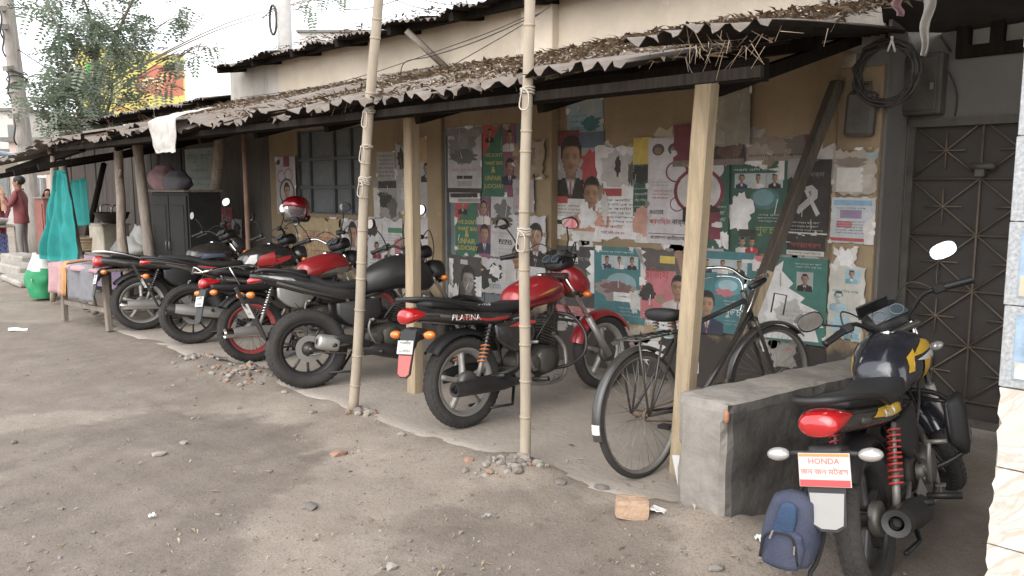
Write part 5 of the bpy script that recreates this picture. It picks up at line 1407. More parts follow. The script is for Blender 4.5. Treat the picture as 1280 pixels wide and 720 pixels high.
        if mz:
            dx_, dy_, dz_, yaw, tilt = mz if isinstance(mz, tuple) else (-.02, .12, .17, 12, 4)
            a = gp(s, 0) + Vector((.01, 0, .01)); e = a + Vector((dx_, s * dy_, dz_))
            q = MB(M_PLAS); q.tube([a, a.lerp(e, .5) + Vector((.02, 0, .0)), e], .0055, 6, sub=3); mr_ = q.build('mirror', hb)
            Mm = Matrix.Translation(e + Vector((0, s * .035, .03))) @ Matrix.Rotation(R(-s * yaw), 4, 'Z') @ Matrix.Rotation(R(tilt), 4, 'Y')
            q = MB(M_PLAS); q.loft([(.035, 0, .02, .015, .015), (.022, 0, .05, .035, .035), (0, 0, .066, .046, .046), (-.006, 0, .066, .046, .046)], n=18, M=Mm, ex=2.5); q.build('mirror_shell', mr_)
            q = MB(M_GLASSM)
            n = 18; pts = []
            for j in range(n):
                an = 2 * PI * j / n; c_, s_ = math.cos(an), math.sin(an)
                pts.append((-.0075, math.copysign(abs(c_) ** .8, c_) * .060, math.copysign(abs(s_) ** .8, s_) * .040))
            q.add(pts, [list(range(n))], Mm, False); q.build('mirror_glass', mr_)
    if cfg.get('guard'):
        q = MB(cfg['guard'])
        for s in (-1, 1):
            q.tube([(.86, s * .04, .66), (.92, s * .16, .62), (.93, s * .25, .50), (.90, s * .25, .36), (.86, s * .14, .28), (.80, s * .04, .26)], .0125, 8, sub=4)
        q.tube([(.93, -.20, .58), (.95, 0, .60), (.93, .20, .58)], .011, 8, sub=3); P('crash_guard', q)
    for s in (-1, 1):          # peg brackets, wiring and brake rod
        q = MB(M_STEEL); q.prism([(.34, .30), (.44, .34), (.52, .25), (.47, .22), (.36, .26)], s * .128 - .003, s * .128 + .003); P('peg_bracket', q)
    q = MB(M_CABLE); q.tube([(hd.x - .02, -.05, .86), (.80, -.10, .70), (.66, -.11, .58), (.60, -.09, .50)], .006, 5, sub=4); q.tube([(hd.x - .02, .03, .84), (.84, -.06, .62), (.76, -.09, .56)], .005, 5, sub=4); q.tube([(.30, -.10, .64), (.36, -.13, .50), (.46, -.13, .40)], .005, 5, sub=4); P('wiring', q)
    q = MB(M_STEEL); q.tube([(.52, -.13, .215), (.10, -.10, .27), (.0, -.085, .26)], .004, 5); P('brake_rod', q)
    q = MB(cfg.get('rim_m2', M_STEEL)); q.tube([(0, -.10, Rw), (0, .10, Rw)], .012, 8); q.lathe([(.018, 0), (.018, .012)], 6, M=Matrix.Translation((0, -.104, Rw))); P('rear_axle', q)
    for c_ in cfg.get('extra', []): c_(t, P, SP_)
    return t

def setattr_m(o, S):
    o.matrix_basis = S @ o.matrix_basis; return o
def sec_at(secs, x):
    ss = sorted([list(q) + [0.0] * (6 - len(q)) for q in secs], key=lambda q: q[0])
    if x <= ss[0][0]: return ss[0]
    for i in range(len(ss) - 1):
        if ss[i][0] <= x <= ss[i + 1][0]:
            u = (x - ss[i][0]) / max(ss[i + 1][0] - ss[i][0], 1e-6)
            p0, p1, p2, p3 = ss[max(i - 1, 0)], ss[i], ss[i + 1], ss[min(i + 2, len(ss) - 1)]
            return [cm(a, b, c, d, u) for a, b, c, d in zip(p0, p1, p2, p3)]
    return ss[-1]
def sec_w(secs, x, z, ex=2.5):
    q = sec_at(secs, x); hh = q[3] if z > q[1] else q[4]
    k = min(.97, abs(z - q[1]) / max(hh, .001))
    return q[2] * (1 - k ** ex) ** (1 / ex)
def wrap(q, poly, secs, s, off):
    """flat decal outline in xz laid on the side of a lofted body (s=-1 right side)"""
    k = len(poly)
    dense = []
    for i in range(k):
        a, b = poly[i], poly[(i + 1) % k]
        n = max(2, int(math.hypot(b[0] - a[0], b[1] - a[1]) / .02))
        for j in range(n): dense.append((a[0] + (b[0] - a[0]) * j / n, a[1] + (b[1] - a[1]) * j / n))
    bm = bmesh.new(); vs = [bm.verts.new((p[0], 0, p[1])) for p in dense]; bm.faces.new(vs)
    bmesh.ops.triangulate(bm, faces=bm.faces[:])
    for _ in range(2):
        long_e = [e for e in bm.edges if e.calc_length() > .022]
        if long_e: bmesh.ops.subdivide_edges(bm, edges=long_e, cuts=1)
        bmesh.ops.triangulate(bm, faces=bm.faces[:])
    bm.verts.index_update()
    pts = [(v.co.x, s * (sec_w(secs, v.co.x, v.co.z) + off), v.co.z) for v in bm.verts]
    fs = [[v.index for v in f.verts] for f in bm.faces]
    bm.free(); q.add(pts, fs, None, True)

LEAN = R(-7)
def rear(px, py): return onZ(px, py)
# red commuter with lettering on its tail
cfgA = dict(wb=1.40, style='five', rim_m=M_SILV, paint=M_RED, tail_m=M_GLOSSK, wr=.050, rr=.300, rf=.292, steer=-4, rake=.43, tank=[(x - .06, z, w, u, d) for x, z, w, u, d in [(.50, .74, .05, .08, .06), (.54, .76, .10, .115, .07), (.66, .79, .135, .13, .08), (.80, .81, .15, .135, .085), (.92, .81, .135, .12, .075), (1.00, .80, .085, .085, .055), (1.03, .80, .04, .04, .03)]],
    spring=M_COPPER, spring2=M_PLAS, side_m=M_GLOSSK, side_decals=[([(.30, .625), (.44, .655), (.56, .64), (.55, .62), (.40, .62)], M_RED2)],
    tail_decals=[([(.36, .675), (.15, .685), (-.10, .735), (-.10, .748), (.15, .70), (.36, .70)], M_RED2, -1)],
    tail_text=[('PLATINA', -.14, .722, .055, M_WHITEP)], seat_text=[('PLATINA', .08, -.122, .783, .026, M_WHITEP)],
    flap_m=mat('pink_flap', (.55, .10, .10), rough=.5, dust=.2), guard=M_MATTK, muf_r=.05, muf_len=.56, tl_w=.07, tl_h=.05,
    mirror={-1: (-.02, .04, .17, 8, -30), 1: (-.03, .10, .20, 6, -26)}, tank_decals=[([(.52, .775), (.70, .80), (.88, .845), (.90, .83), (.72, .775), (.54, .755)], mat('dark_red_stripe', (.10, .01, .015), rough=.3, coat=.5), -1), ([(.60, .80), (.74, .825), (.84, .855), (.72, .84)], mat('gold_stripe', (.45, .25, .06), rough=.35, coat=.4), -1)], plate=(.15, .085), bar_z=1.05)
pA = rear(578, 535)
make_bike('red commuter motorcycle with black seat and white lettering on its tail', (pA.x, pA.y + .04, 0), R(0), LEAN, cfgA)
# black naked street bike
tankB = [(.46, .78, .05, .06, .07), (.50, .80, .10, .10, .10), (.62, .83, .15, .14, .12), (.76, .86, .175, .155, .13), (.90, .86, .18, .14, .14), (1.00, .83, .14, .11, .13), (1.06, .81, .08, .06, .08)]
cfgB = dict(wb=1.36, style='ten', nsp=10, rim_m=M_MATTK, paint=M_MATTK, tank=tankB, tail_m=M_MATTK, wr=.070, wf=.050, rr=.308, rf=.298, rim=.218, steer=12, brake_r='disc', brake_f='disc',
    muffler='stub', twin=False, grab='sport', fend='sport', tailup=.08, front='naked', cowl_m=M_MATTK, fmud_m=M_MATTK, cover_m=M_ENG, fin_m=M_ENG, fork_dark=True, side_m=M_MATTK, swing_m=M_MATTK,
    seat=[(.50, .80, .06, .02, .06), (.44, .80, .11, .035, .07), (.30, .785, .13, .035, .05), (.16, .80, .12, .04, .045), (.08, .845, .11, .04, .05), (-.08, .875, .10, .03, .045), (-.24, .90, .07, .02, .03)],
    tail=[(.44, .72, .10, .05, .07), (.28, .74, .13, .06, .09), (.05, .80, .12, .055, .07), (-.16, .855, .095, .045, .045), (-.32, .89, .06, .03, .03), (-.38, .90, .035, .018, .02)],
    tail_decals=[([(-.34, .905), (-.20, .865), (-.08, .845), (-.10, .870), (-.22, .892)], M_SILV, -1)],
    tl=(-.37, .865), tl_w=.045, tl_h=.026, ind=(.76, -.42), plate=(.19, .12), mirror={-1: (-.01, .05, .17, 8, 0), 1: (-.03, .12, .2, 8, 0)}, bar_z=1.07)
pB = rear(387, 484)
make_bike('matt black naked street motorcycle with fat rear tyre and stub exhaust', (pB.x, pB.y, 0), R(14), LEAN, cfgB)
# old red bike with wire wheels and chrome carrier
cfgC = dict(wb=1.32, style='wire', rim_m=M_REDRIM, paint=M_RED, tail_m=M_PLAS, wr=.048, rr=.300, rf=.292, grab='carrier', muffler_m=M_CHROME, shield_m=M_STEEL, muf_r=.045, muf_len=.66, steer=8,
    tank_decals=[([(.60, .70), (.92, .73), (.98, .80), (.80, .79), (.70, .76)], M_SILV, -1)], side_m=M_SILV, tl=(-.38, .74), tl_w=.05, tl_h=.045, front='naked', fmud_m=M_CHROME, bar_dark=False, spring=M_CHROME, plate=(.16, .09), wf=.042,
    tail=[(.40, .68, .10, .04, .05), (.20, .68, .12, .04, .05), (0, .69, .11, .04, .05), (-.2, .70, .09, .035, .05), (-.34, .71, .06, .03, .04)], mirror={-1: (-.02, .12, .18, 8, -28), 1: (-.02, .12, .18, 8, -24)})
pC = rear(318, 452)
make_bike('old red motorcycle with red wire spoked rims and chrome rear carrier', (pC.x, pC.y, 0), R(2), LEAN, cfgC)
# black red and white street bike with big black muffler
cfgD = dict(wb=1.34, style='ten', nsp=10, rim_m=M_MATTK, paint=M_GLOSSK, tail_m=M_GLOSSK, wr=.060, rr=.302, rf=.294, brake_r='disc', muf_r=.06, muf_len=.62, muf_tilt=11, twin=False, tailup=.05, steer=10,
    tank=[(.46, .77, .05, .06, .07), (.52, .79, .11, .11, .09), (.66, .82, .15, .14, .11), (.82, .84, .165, .145, .12), (.95, .83, .15, .12, .11), (1.04, .81, .09, .07, .08)],
    tank_decals=[([(.50, .77), (.56, .86), (.63, .87), (.62, .80), (.58, .74)], M_WHITEP, -1), ([(.60, .72), (.65, .85), (.80, .89), (.74, .80), (.86, .78), (.80, .74)], M_RED2, -1), ([(.80, .82), (.98, .85), (.95, .81), (.84, .76)], M_RED2, -1)],
    tail_decals=[([(.32, .72), (.05, .775), (-.12, .81), (.02, .79), (.30, .745)], M_RED2, -1)], tl=(-.40, .84), tl_w=.06, tl_h=.03,
    tail=[(.42, .70, .10, .05, .06), (.26, .72, .13, .06, .08), (.02, .78, .12, .05, .06), (-.18, .825, .10, .045, .045), (-.34, .85, .07, .035, .035), (-.40, .86, .04, .02, .02)],
    seat=[(.52, .79, .06, .02, .06), (.46, .795, .11, .03, .07), (.32, .785, .13, .035, .05), (.15, .80, .125, .04, .045), (.04, .845, .11, .04, .05), (-.12, .87, .10, .03, .04), (-.26, .885, .07, .02, .02)],
    cowl_m=M_GLOSSK, front='naked', shield_m=M_STEEL, fend='sport', ind=(.70, -.40), mirror={-1: (-.02, .14, .14, 8, 0), 1: (-.02, .14, .2, 8, 0)})
pD = rear(243, 429)
make_bike('glossy black motorcycle with red and white tank graphics and large black muffler', (pD.x, pD.y, 0), R(14), LEAN, cfgD)
# dark bike by the table
cfgE = dict(wb=1.34, style='five', nsp=5, rim_m=M_SILV, paint=M_GLOSSK, tail_m=M_GLOSSK, wr=.055, rr=.302, muffler_m=M_CHROME, shield_m=M_STEEL, grab_m=M_CHROME, tl_w=.06, tl_h=.06, steer=14, cowl_m=M_GLOSSK, tank_decals=[([(.6, .75), (.9, .76), (.86, .80), (.66, .80)], mat('blue_grey_decal', (.12, .15, .22), rough=.3, coat=.5), -1)],
    mirror={-1: (-.02, .12, .18, 8, 0), 1: (-.02, .12, .2, 8, 0)})
pE = rear(180, 412)
make_bike('black motorcycle with silver alloy wheels parked beside the cloth covered table', (pE.x, pE.y, 0), R(8), LEAN, cfgE)

# black and yellow bike behind the parapet, seen from behind
def honda_extra(t, P, SP_):
    q = MB(M_PLAS); q.loft([(.80, .50, .01, .10, .10, -.20), (.90, .48, .03, .16, .16, -.24), (1.0, .46, .01, .12, .12, -.22)], n=12, ex=3); P('leg_shield', q)
    q = MB(M_PLAS); q.box((1.08, 0, 1.09), (.012, .17, .09), rot=(0, R(-35), 0), bev=.006); SP_('visor', q)
tankF = [(.48, .75, .06, .08, .07), (.52, .77, .11, .12, .09), (.64, .80, .145, .145, .10), (.80, .82, .165, .15, .11), (.93, .82, .155, .13, .11), (1.02, .80, .10, .09, .08), (1.05, .80, .05, .05, .04)]
M_NAVYK = mat('blue_black_paint', (.010, .012, .022), rough=.18, coat=.8, dust=.06)
yd = [([(.60, .865), (.80, .925), (.97, .885), (1.0, .855), (.86, .875), (.72, .865)], M_YEL), ([(.64, .845), (.84, .862), (.98, .84), (.90, .825), (.74, .83)], M_WHITEP),
      ([(.66, .70), (.72, .70), (.80, .81), (.86, .845), (.72, .835), (.70, .76)], M_YEL), ([(.88, .72), (.94, .80), (1.0, .84), (1.0, .78), (.93, .71)], M_YEL), ([(.55, .80), (.58, .87), (.66, .90), (.62, .85), (.60, .80)], M_YEL)]
cfgF = dict(wb=1.30, style='five', rim_m=M_MATTK, paint=M_NAVYK, tank=tankF, rake=.35, tail_m=M_GLOSSK, wr=.050, rr=.298, steer=36, sx=.95, sz=.92, spring=M_REDSPR, twin=True,
    tank_decals=[(p, m, s) for p, m in yd for s in (-1, 1)],
    tail_decals=[([(.36, .685), (.10, .705), (-.12, .75), (-.02, .765), (.14, .745), (.34, .735)], M_YEL, -1), ([(.36, .685), (.10, .705), (-.12, .75), (-.02, .765), (.14, .745), (.34, .735)], M_YEL, 1)],
    tail_text=[('Shine SP', .0, .722, .045, M_WHITEP)], ind_m=M_CLL, ind=(.68, -.40), tl_w=.075, tl_h=.05, tl=(-.40, .79), flap_m=M_MUDGREY, plate=(.185, .125), plate_dz=.0,
    plate_m=mat('pink_white_plate', (.60, .50, .46), rough=.4, dust=.1), plate_strip=mat('plate_red', (.62, .06, .06), rough=.4),
    plate_text=[('HONDA', .022, .030, mat('plate_red_ink', (.55, .12, .12), rough=.5)), ('জন জন মটরস', -.016, .034, MATS['plate_red_ink'])],
    guard=M_MATTK, muf_r=.058, muf_len=.50, muf_tilt=9, muffler_m=M_MATTK, mirror={-1: (.0, .07, .12, -30, 20), 1: (.02, .10, .06, -6, 2)}, lever_silver=True, cowl_m=M_NAVYK, bar_z=1.03, extra=[honda_extra])
HONDA = (-1.07, 3.06, -.03)
make_bike('black and yellow motorcycle with white indicators parked beside the concrete parapet', HONDA, R(-8), R(-11), cfgF, None)
# ------------------------------------------------------------------ black roadster bicycle
M_BK = mat('bicycle_black_enamel', (.016, .016, .018), rough=.3, coat=.4, dust=.14)
M_RUSTY = mat('rusty_steel', (.17, .11, .075), rough=.7, metal=.4, var=.3, dust=.3)
def make_bicycle():
    pr = onZ(805, 596); ang = R(3.5)
    t = thing('bicycle', 'old black roadster bicycle leaning by the concrete parapet', 'bicycle', (pr.x, pr.y, 0))
    # local x forward, y left; rear axle x=0
    Rw, wb, fa_z = .332, 1.25, .332
    t.rotation_euler = (R(-5), 0, R(90) - ang)
    P = lambda n, q: q.build(n, t)
    fa = Vector((wb, 0, fa_z)); hd = Vector((wb - .24, 0, .86)); ax = (hd - fa).normalized()
    S = Matrix.Translation(hd) @ Matrix.Rotation(R(-16), 4, ax) @ Matrix.Translation(-hd)
    SPp = lambda n, q: setattr_m(q.build(n, t), S)
    for nm, x, M in (('wheel', 0, Matrix.Identity(4)), ('wheel', wb, S)):
        q = MB(M_STEEL); r_ = Rw - .032
        q.lathe([(r_ + .004, -.017), (r_ - .008, -.014), (r_ - .012, 0), (r_ - .008, .014), (r_ + .004, .017)], 48)
        w = q.build(nm, t); w.matrix_basis = M @ Matrix.Translation((x, 0, Rw))
        q = MB(M_RUB); q.lathe([(r_, -.015), (r_ + .012, -.020), (Rw - .006, -.013), (Rw, 0), (Rw - .006, .013), (r_ + .012, .020), (r_, .015)], 56); q.build('tyre', w)
        q = MB(M_RUSTY); q.lathe([(0, -.05), (.009, -.05), (.009, -.03), (.024, -.03), (.024, -.024), (.014, -.02), (.014, .02), (.024, .024), (.024, .03), (.009, .03), (.009, .05), (0, .05)], 14); q.build('hub', w)
        q = MB(M_STEEL)
        for i in range(36):
            a = 2 * PI * i / 36; sy = 1 if i % 2 else -1; da = .9 * (1 if (i // 2) % 2 else -1)
            q.tube([(.022 * math.cos(a + da), sy * .027, .022 * math.sin(a + da)), ((r_ - .01) * math.cos(a), 0, (r_ - .01) * math.sin(a))], .0013, 4)
        q.build('spokes', w, kind='stuff')
    bb = Vector((.47, 0, .29)); stp = Vector((.33, 0, .72)); htop, hbot = Vector((wb - .245, 0, .87)), Vector((wb - .19, 0, .75))
    q = MB(M_BK)
    for a, c, r_ in ((bb, stp, .015), (bb, hbot, .016), (stp, htop - Vector((0, 0, .035)), .015), (hbot - (htop - hbot) * .2, htop + (htop - hbot) * .2, .019)): q.tube([a, c], r_, 10)
    for s in (-1, 1):
        q.tube([bb + Vector((0, s * .02, 0)), (0, s * .055, Rw)], .009, 8); q.tube([stp + Vector((0, s * .015, -.03)), (0, s * .055, Rw)], .008, 8)
    fr = P('frame', q)
    q = MB(M_BK)
    for s in (-1, 1): q.tube([hbot - (htop - hbot) * .3 + Vector((0, s * .035, 0)), fa.lerp(hd, .35) + Vector((.0, s * .045, 0)), fa + Vector((0, s * .05, 0))], [.013, .012, .009], 8, sub=3)
    q.box(hbot - (htop - hbot) * .25, (.03, .09, .03), bev=.006); SPp('fork', q)
    q = MB(M_BK); fender(q, 0, Rw, Rw + .028, .030, -2 + 62, 192, drop=.018, n=24, th=.002); P('rear_mudguard', q)
    q = MB(M_WHITEP); fender(q, 0, Rw, Rw + .0295, .026, 178, 186, drop=.012, n=4, th=.002); P('reflector_band', q)
    q = MB(M_BK); fender(q, wb, Rw, Rw + .028, .030, 45, 175, drop=.018, n=24, th=.002); SPp('front_mudguard', q)
    # rear carrier
    q = MB(M_BK)
    for s in (-1, 1):
        q.tube([(.30, s * .05, Rw + .40), (-.10, s * .07, Rw + .40)], .006, 6)
        q.tube([(-.07, s * .07, Rw + .40), (-.01, s * .06, Rw)], .006, 6); q.tube([(.12, s * .07, Rw + .40), (.0, s * .06, Rw)], .006, 6)
    for x in (-.10, 0, .1, .2, .30): q.tube([(x, -.07, Rw + .401), (x, .07, Rw + .401)], .005, 6)
    q.tube([(-.08, 0, Rw + .402), (.28, 0, Rw + .402)], .005, 6); P('rear_carrier', q)
    # saddle
    q = MB(M_SEAT); sz = .81
    q.loft([(.17, sz + .025, .075, .02, .03), (.20, sz + .03, .105, .03, .045), (.28, sz + .02, .095, .028, .04), (.36, sz + .012, .05, .022, .03), (.45, sz + .012, .024, .018, .03), (.47, sz + .01, .012, .01, .015)], n=16, ex=2.4); P('saddle', q)
    q = MB(M_RUSTY); q.tube([stp - Vector((0, 0, .05)), stp + Vector((-.025, 0, .09))], .012, 8)
    for s in (-1, 1): spring(q, (.22, s * .05, sz - .06), (.22, s * .05, sz + .005), .016, 4, .004); 
    P('seat_post', q)
    # handlebar
    q = MB(M_CHROME)
    st = htop + Vector((-.02, 0, .09))
    q.tube([(st.x - .16, -.27, st.z + .02), (st.x - .06, -.25, st.z + .045), (st.x + .03, -.15, st.z + .05), (st.x + .05, 0, st.z - .0), (st.x + .03, .15, st.z + .05), (st.x - .06, .25, st.z + .045), (st.x - .16, .27, st.z + .02)], .011, 8, sub=5)
    q.tube([htop, st + Vector((.03, 0, 0))], .012, 8); hb = SPp('handlebar', q)
    for s in (-1, 1):
        q = MB(M_PLAS); q.tube([(st.x - .20, s * .277, st.z + .008), (st.x - .08, s * .258, st.z + .04)], .016, 10); q.build('grip', hb)
        q = MB(M_CHROME); q.tube([(st.x - .14, s * .22, st.z - .02), (st.x - .02, s * .19, st.z + .0), (st.x + .05, s * .08, st.z - .01), (st.x + .05, s * .04, st.z - .12), (st.x + .02, s * .03, st.z - .2)], .005, 6, sub=4); q.build('brake_rod', hb)
    # cranks, chain
    q = MB(M_RUSTY); q.lathe([(.075, -.004), (.088, -.004), (.088, .004), (.075, .004)], 30, M=Matrix.Translation(bb + Vector((0, -.045, 0))), closed=True); q.tube([bb + Vector((0, -.06, 0)), bb + Vector((0, .06, 0))], .014, 8)
    for s, an in ((-1, 40), (1, 220)):
        e = bb + Vector((.165 * math.cos(R(an)), s * .06, .165 * math.sin(R(an)))); q.tube([bb + Vector((0, s * .06, 0)), e], .009, 6); q.use(M_PLAS); q.box(e + Vector((0, s * .05, 0)), (.06, .085, .022), bev=.004); q.use(M_RUSTY)
    for k in range(5):
        a = 2 * PI * k / 5; q.tube([bb + Vector((0, -.045, 0)), bb + Vector((.08 * math.cos(a), -.045, .08 * math.sin(a)))], .005, 5)
    P('crankset', q)
    q = MB(M_RUSTY); c2 = Vector((0, -.045, Rw)); b2 = bb + Vector((0, -.045, 0))
    loop = [b2 + Vector((.086 * math.cos(R(a)), 0, .086 * math.sin(R(a)))) for a in range(-88, 100, 16)] + [c2 + Vector((.03 * math.cos(R(a)), 0, .03 * math.sin(R(a)))) for a in range(95, 270, 25)]
    q.tube(loop, .005, 5, closed=True); P('chain', q)
    q = MB(M_BK)
    for s in (-1, 1): q.tube([(.45, s * .03, .26), (.42, s * .09, .02)], .007, 6)
    P('stand', q)
    q = MB(M_BK); q.tube([(wb + .03, -.05, Rw + .40), (wb + .05, -.05, Rw + .52), (wb + .05, .05, Rw + .52), (wb + .03, .05, Rw + .40)], .005, 6); SPp('lamp_bracket', q)
    return t
make_bicycle()
# ------------------------------------------------------------------ stalls at the far end
M_BOARD = mat('sooty_boards', (.050, .040, .034), rough=.9, var=.4, vscale=3, bump=.3, stretch=(6, 6, .6))
M_BARK = mat('pale_bark', (.30, .25, .20), rough=.9, var=.35, vscale=7, bump=.5, bscale=25, stretch=(3, 3, .8))
M_CLOTHT = mat('turquoise_cloth', (.018, .235, .22), rough=.85, var=.15, vscale=6, bump=.15, bscale=90)
M_CLOTHG = mat('grey_cloth', (.20, .195, .21), rough=.95, var=.18, vscale=8, bump=.2, bscale=120)
M_CLOTHP = mat('faded_pink_cloth', (.42, .26, .27), rough=.95, var=.2, vscale=8, bump=.2, bscale=120)
M_CLOTHO = mat('orange_towel', (.55, .30, .13), rough=.95, var=.2, bump=.2, bscale=120)
M_CLOTHL = mat('lilac_cloth', (.33, .25, .36), rough=.95, var=.2, bump=.2, bscale=120)
M_SACKW = mat('white_sack', (.60, .60, .57), rough=.8, var=.15, bump=.2, bscale=80)
M_SACKG = mat('green_sack', (.03, .26, .11), rough=.6, var=.2, bump=.2, bscale=80)
M_PAN = mat('soot_black_pan', (.02, .02, .02), rough=.6, dust=.2)
M_ALU = mat('aluminium_ware', (.55, .55, .54), rough=.4, metal=.8, dust=.2)
M_CANE = mat('cane_basket', (.30, .23, .155), rough=.9, var=.3, bump=.5, bscale=60)
M_CUP = mat('black_cupboard', (.012, .012, .014), rough=.6, var=.3, dust=.06)
M_CREAMB = mat('cream_box', (.52, .47, .38), rough=.8, var=.25, dust=.3)
M_REDB = mat('dull_red_cabinet', (.24, .045, .04), rough=.6, var=.2, dust=.3)
M_PLASTIC = mat('white_plastic_sheet', (.55, .53, .50), rough=.5, var=.25, dust=.4)

# boarded back wall of the stall bay
bw = thing('stall_board_wall', 'sooty dark board wall at the back of the food stall', 'wall', (-15.3, WALL_Y + .05, 0))
r_ = random.Random(5); x = -18.4
while x < -12.25:
    w_ = r_.uniform(.22, .34); w_ = min(w_, -12.22 - x)
    q = MB(M_BOARD); q.box((0, 0, 0), (w_ - .008, .03, 2.62 + r_.uniform(-.1, .05)), bev=.004); o = q.build('board', bw)
    o.location = (x + w_ / 2 + 15.3, r_.uniform(-.012, .012), 1.28); o.rotation_euler = (0, r_.uniform(-.008, .008), 0); x += w_
ar = thing('adjoining_tin_roof', 'old grey tin roof of the shop beyond the ochre building', 'roof', (-14.5, 6, 2.7))
roof_sheets(ar, -18.6, -10.95, 4.95, 2.70, 8.2, 3.22, .78, .018, .09, 401, .06, .05, M_TIN, off=lambda p: p - Vector((-14.5, 6, 2.7)))
q = MB(M_WOODD); q.box((-.3, -.75, .02), (7.4, .07, .10)); q.build('purlin', ar)
for x in (-3.5, -1.2, 1.0, 3.2):
    q = MB(M_WOODD); q.box((x, .6, .22), (.07, 3.2, .09), rot=(R(9), 0, 0)); q.build('rafter', ar)
# low stall roof continuing past the lean-to
sr = thing('stall_roof', 'dark ragged low stall roof beyond the lean-to eave', 'roof', (-12, 4, 1.9))
for i in range(5):
    vs, fs = corrugated(2.4, .74, .02, .10, 520 + i, .14, .12); q = MB(M_TIN); q.add(vs, fs, smooth=True); o = q.build('sheet', sr)
    o.location = (-10.45 - (i + 1) * .66 + 12, 2.86 + .05 * (i % 2) - 4, 2.0 - .045 * i - 1.9 + (.012 if i % 2 else 0)); o.rotation_euler = (R(11), R(-4.0), R(2))
for i, yy in enumerate((3.2, 4.7)):
    q = MB(M_WOODD); q.box((-.1, yy - 4, (1.86 if i == 0 else 2.12) - 1.9), (3.4, .07, .09), rot=(0, R(-4), 0)); q.build('purlin', sr)
for x in (-13.3, -12.1, -11.0):
    q = MB(M_WOODD); q.box((x + 12, 0, 2.04 - 1.9 - .06 - .045 * (-10.9 - x)), (.06, 2.3, .07), rot=(R(11), 0, 0)); q.build('rafter', sr)

def prop(label, top, bot, Y, r0, m, name='timber_post', crook=0.0, cat='post'):
    a = onY(*top, Y); c = onY(*bot, Y); d = a - c
    base = c + d * ((0 - c.z) / d.z)
    t = thing(name, label, cat, base); q = MB(m); pts, rs = [], []
    for i in range(13):
        f = i / 12; p = (a - base) * f
        p += Vector((noise.noise(Vector((f * 3, top[0], 0))), noise.noise(Vector((f * 3, top[0], 7))), 0)) * crook * (1 if 0 < i else 0)
        pts.append(p); rs.append(r0 * (1.08 - .2 * f) * (1 + .12 * noise.noise(Vector((f * 9, top[0], 3)))))
    q.tube(pts, rs, 10); q.build('shaft', t)
    if crook > .03:
        q = MB(m); q.tube([pts[9], pts[9] + Vector((.12, -.02, .12))], [r0 * .5, r0 * .3], 7); q.build('branch_stub', t)
    return t
prop('pale crooked branch post holding the stall roof', (147, 168), (154, 300), 3.55, .055, M_BARK, crook=.06)
prop('straight grey timber post beside the black cupboard', (170, 165), (187, 318), 3.6, .062, M_WOODG)
prop('dark slanting prop behind the stall counter', (130, 205), (108, 300), 4.2, .045, M_WOODD)
prop('bent tree branch prop in front of the green banner', (274, 170), (263, 300), 4.55, .07, M_BARK, crook=.09)
prop('thin grey pole by the red banner', (197, 165), (196, 300), 4.7, .035, M_WOODG)
prop('split bamboo prop leaning over the turquoise cloth', (60, 178), (80, 250), 3.2, .04, M_BAMBOO, 'bamboo_pole', cat='pole')
prop('second bamboo prop crossing above turquoise cloth', (72, 172), (100, 330), 3.25, .05, M_WOODG, 'bamboo_pole', cat='pole')
prop('short bamboo stake left of turquoise cloth', (66, 195), (66, 260), 3.15, .032, M_BAMBOO, 'bamboo_pole', cat='pole')

def cloth(q, f, nu, nv, th=.006):
    """two-sided cloth sheet from f(u,v)"""
    top = [[Vector(f(i / nu, j / nv)) for j in range(nv + 1)] for i in range(nu + 1)]; vs, fs = [], []
    for i in range(nu + 1):
        for j in range(nv + 1):
            a = top[min(i + 1, nu)][j] - top[max(i - 1, 0)][j]; b = top[i][min(j + 1, nv)] - top[i][max(j - 1, 0)]
            n = a.cross(b); n = n.normalized() if n.length > 1e-9 else Vector((0, 0, 1)); vs.append(top[i][j]); vs.append(top[i][j] + n * th)
    k = nv + 1; ix = lambda i, j, s: 2 * (i * k + j) + s
    for i in range(nu):
        for j in range(nv):
            fs.append((ix(i, j, 0), ix(i, j + 1, 0), ix(i + 1, j + 1, 0), ix(i + 1, j, 0))); fs.append((ix(i, j, 1), ix(i + 1, j, 1), ix(i + 1, j + 1, 1), ix(i, j + 1, 1)))
    for i in range(nu):
        for j in (0, nv): fs.append((ix(i, j, 0), ix(i + 1, j, 0), ix(i + 1, j, 1), ix(i, j, 1)))
    for j in range(nv):
        for i in (0, nu): fs.append((ix(i, j, 0), ix(i, j, 1), ix(i, j + 1, 1), ix(i, j + 1, 0)))
    q.add(vs, fs, None, True)

# turquoise cloth hung from the bamboo
YC = 3.12
tp, bl, brp = onY(82, 217, YC), onY(57, 322, YC), onY(92, 322, YC)
o_ = Vector(((bl.x + brp.x) / 2, YC, bl.z)); q = MB(M_CLOTHT)
def f_t(u, v):
    w_ = .10 + .90 * v ** .8; x0, x1 = tp.x + (bl.x - tp.x) * w_, tp.x + (brp.x - tp.x) * w_ + .06
    fold = (math.sin(u * 19 + 2.5 * v) + .5 * math.sin(u * 41 - 3 * v)) * .045 * (.3 + .7 * v) + .05 * noise.noise(Vector((u * 5, v * 4, 3)))
    return (x0 + (x1 - x0) * u - o_.x, fold - .03 * math.sin(u * 5) - .05, tp.z + (bl.z - tp.z) * v - o_.z + .10 * (1 - v) * (0.5 - abs(u - .5)))
cloth(q, f_t, 80, 16); o = q.build('hanging_cloth'); o.location = o_; tag(o, 'bright turquoise cloth hanging from bamboo props, front piece', 'cloth')
tp2, br2 = onY(104, 232, 3.6), onY(104, 284, 3.6); q = MB(M_CLOTHT)
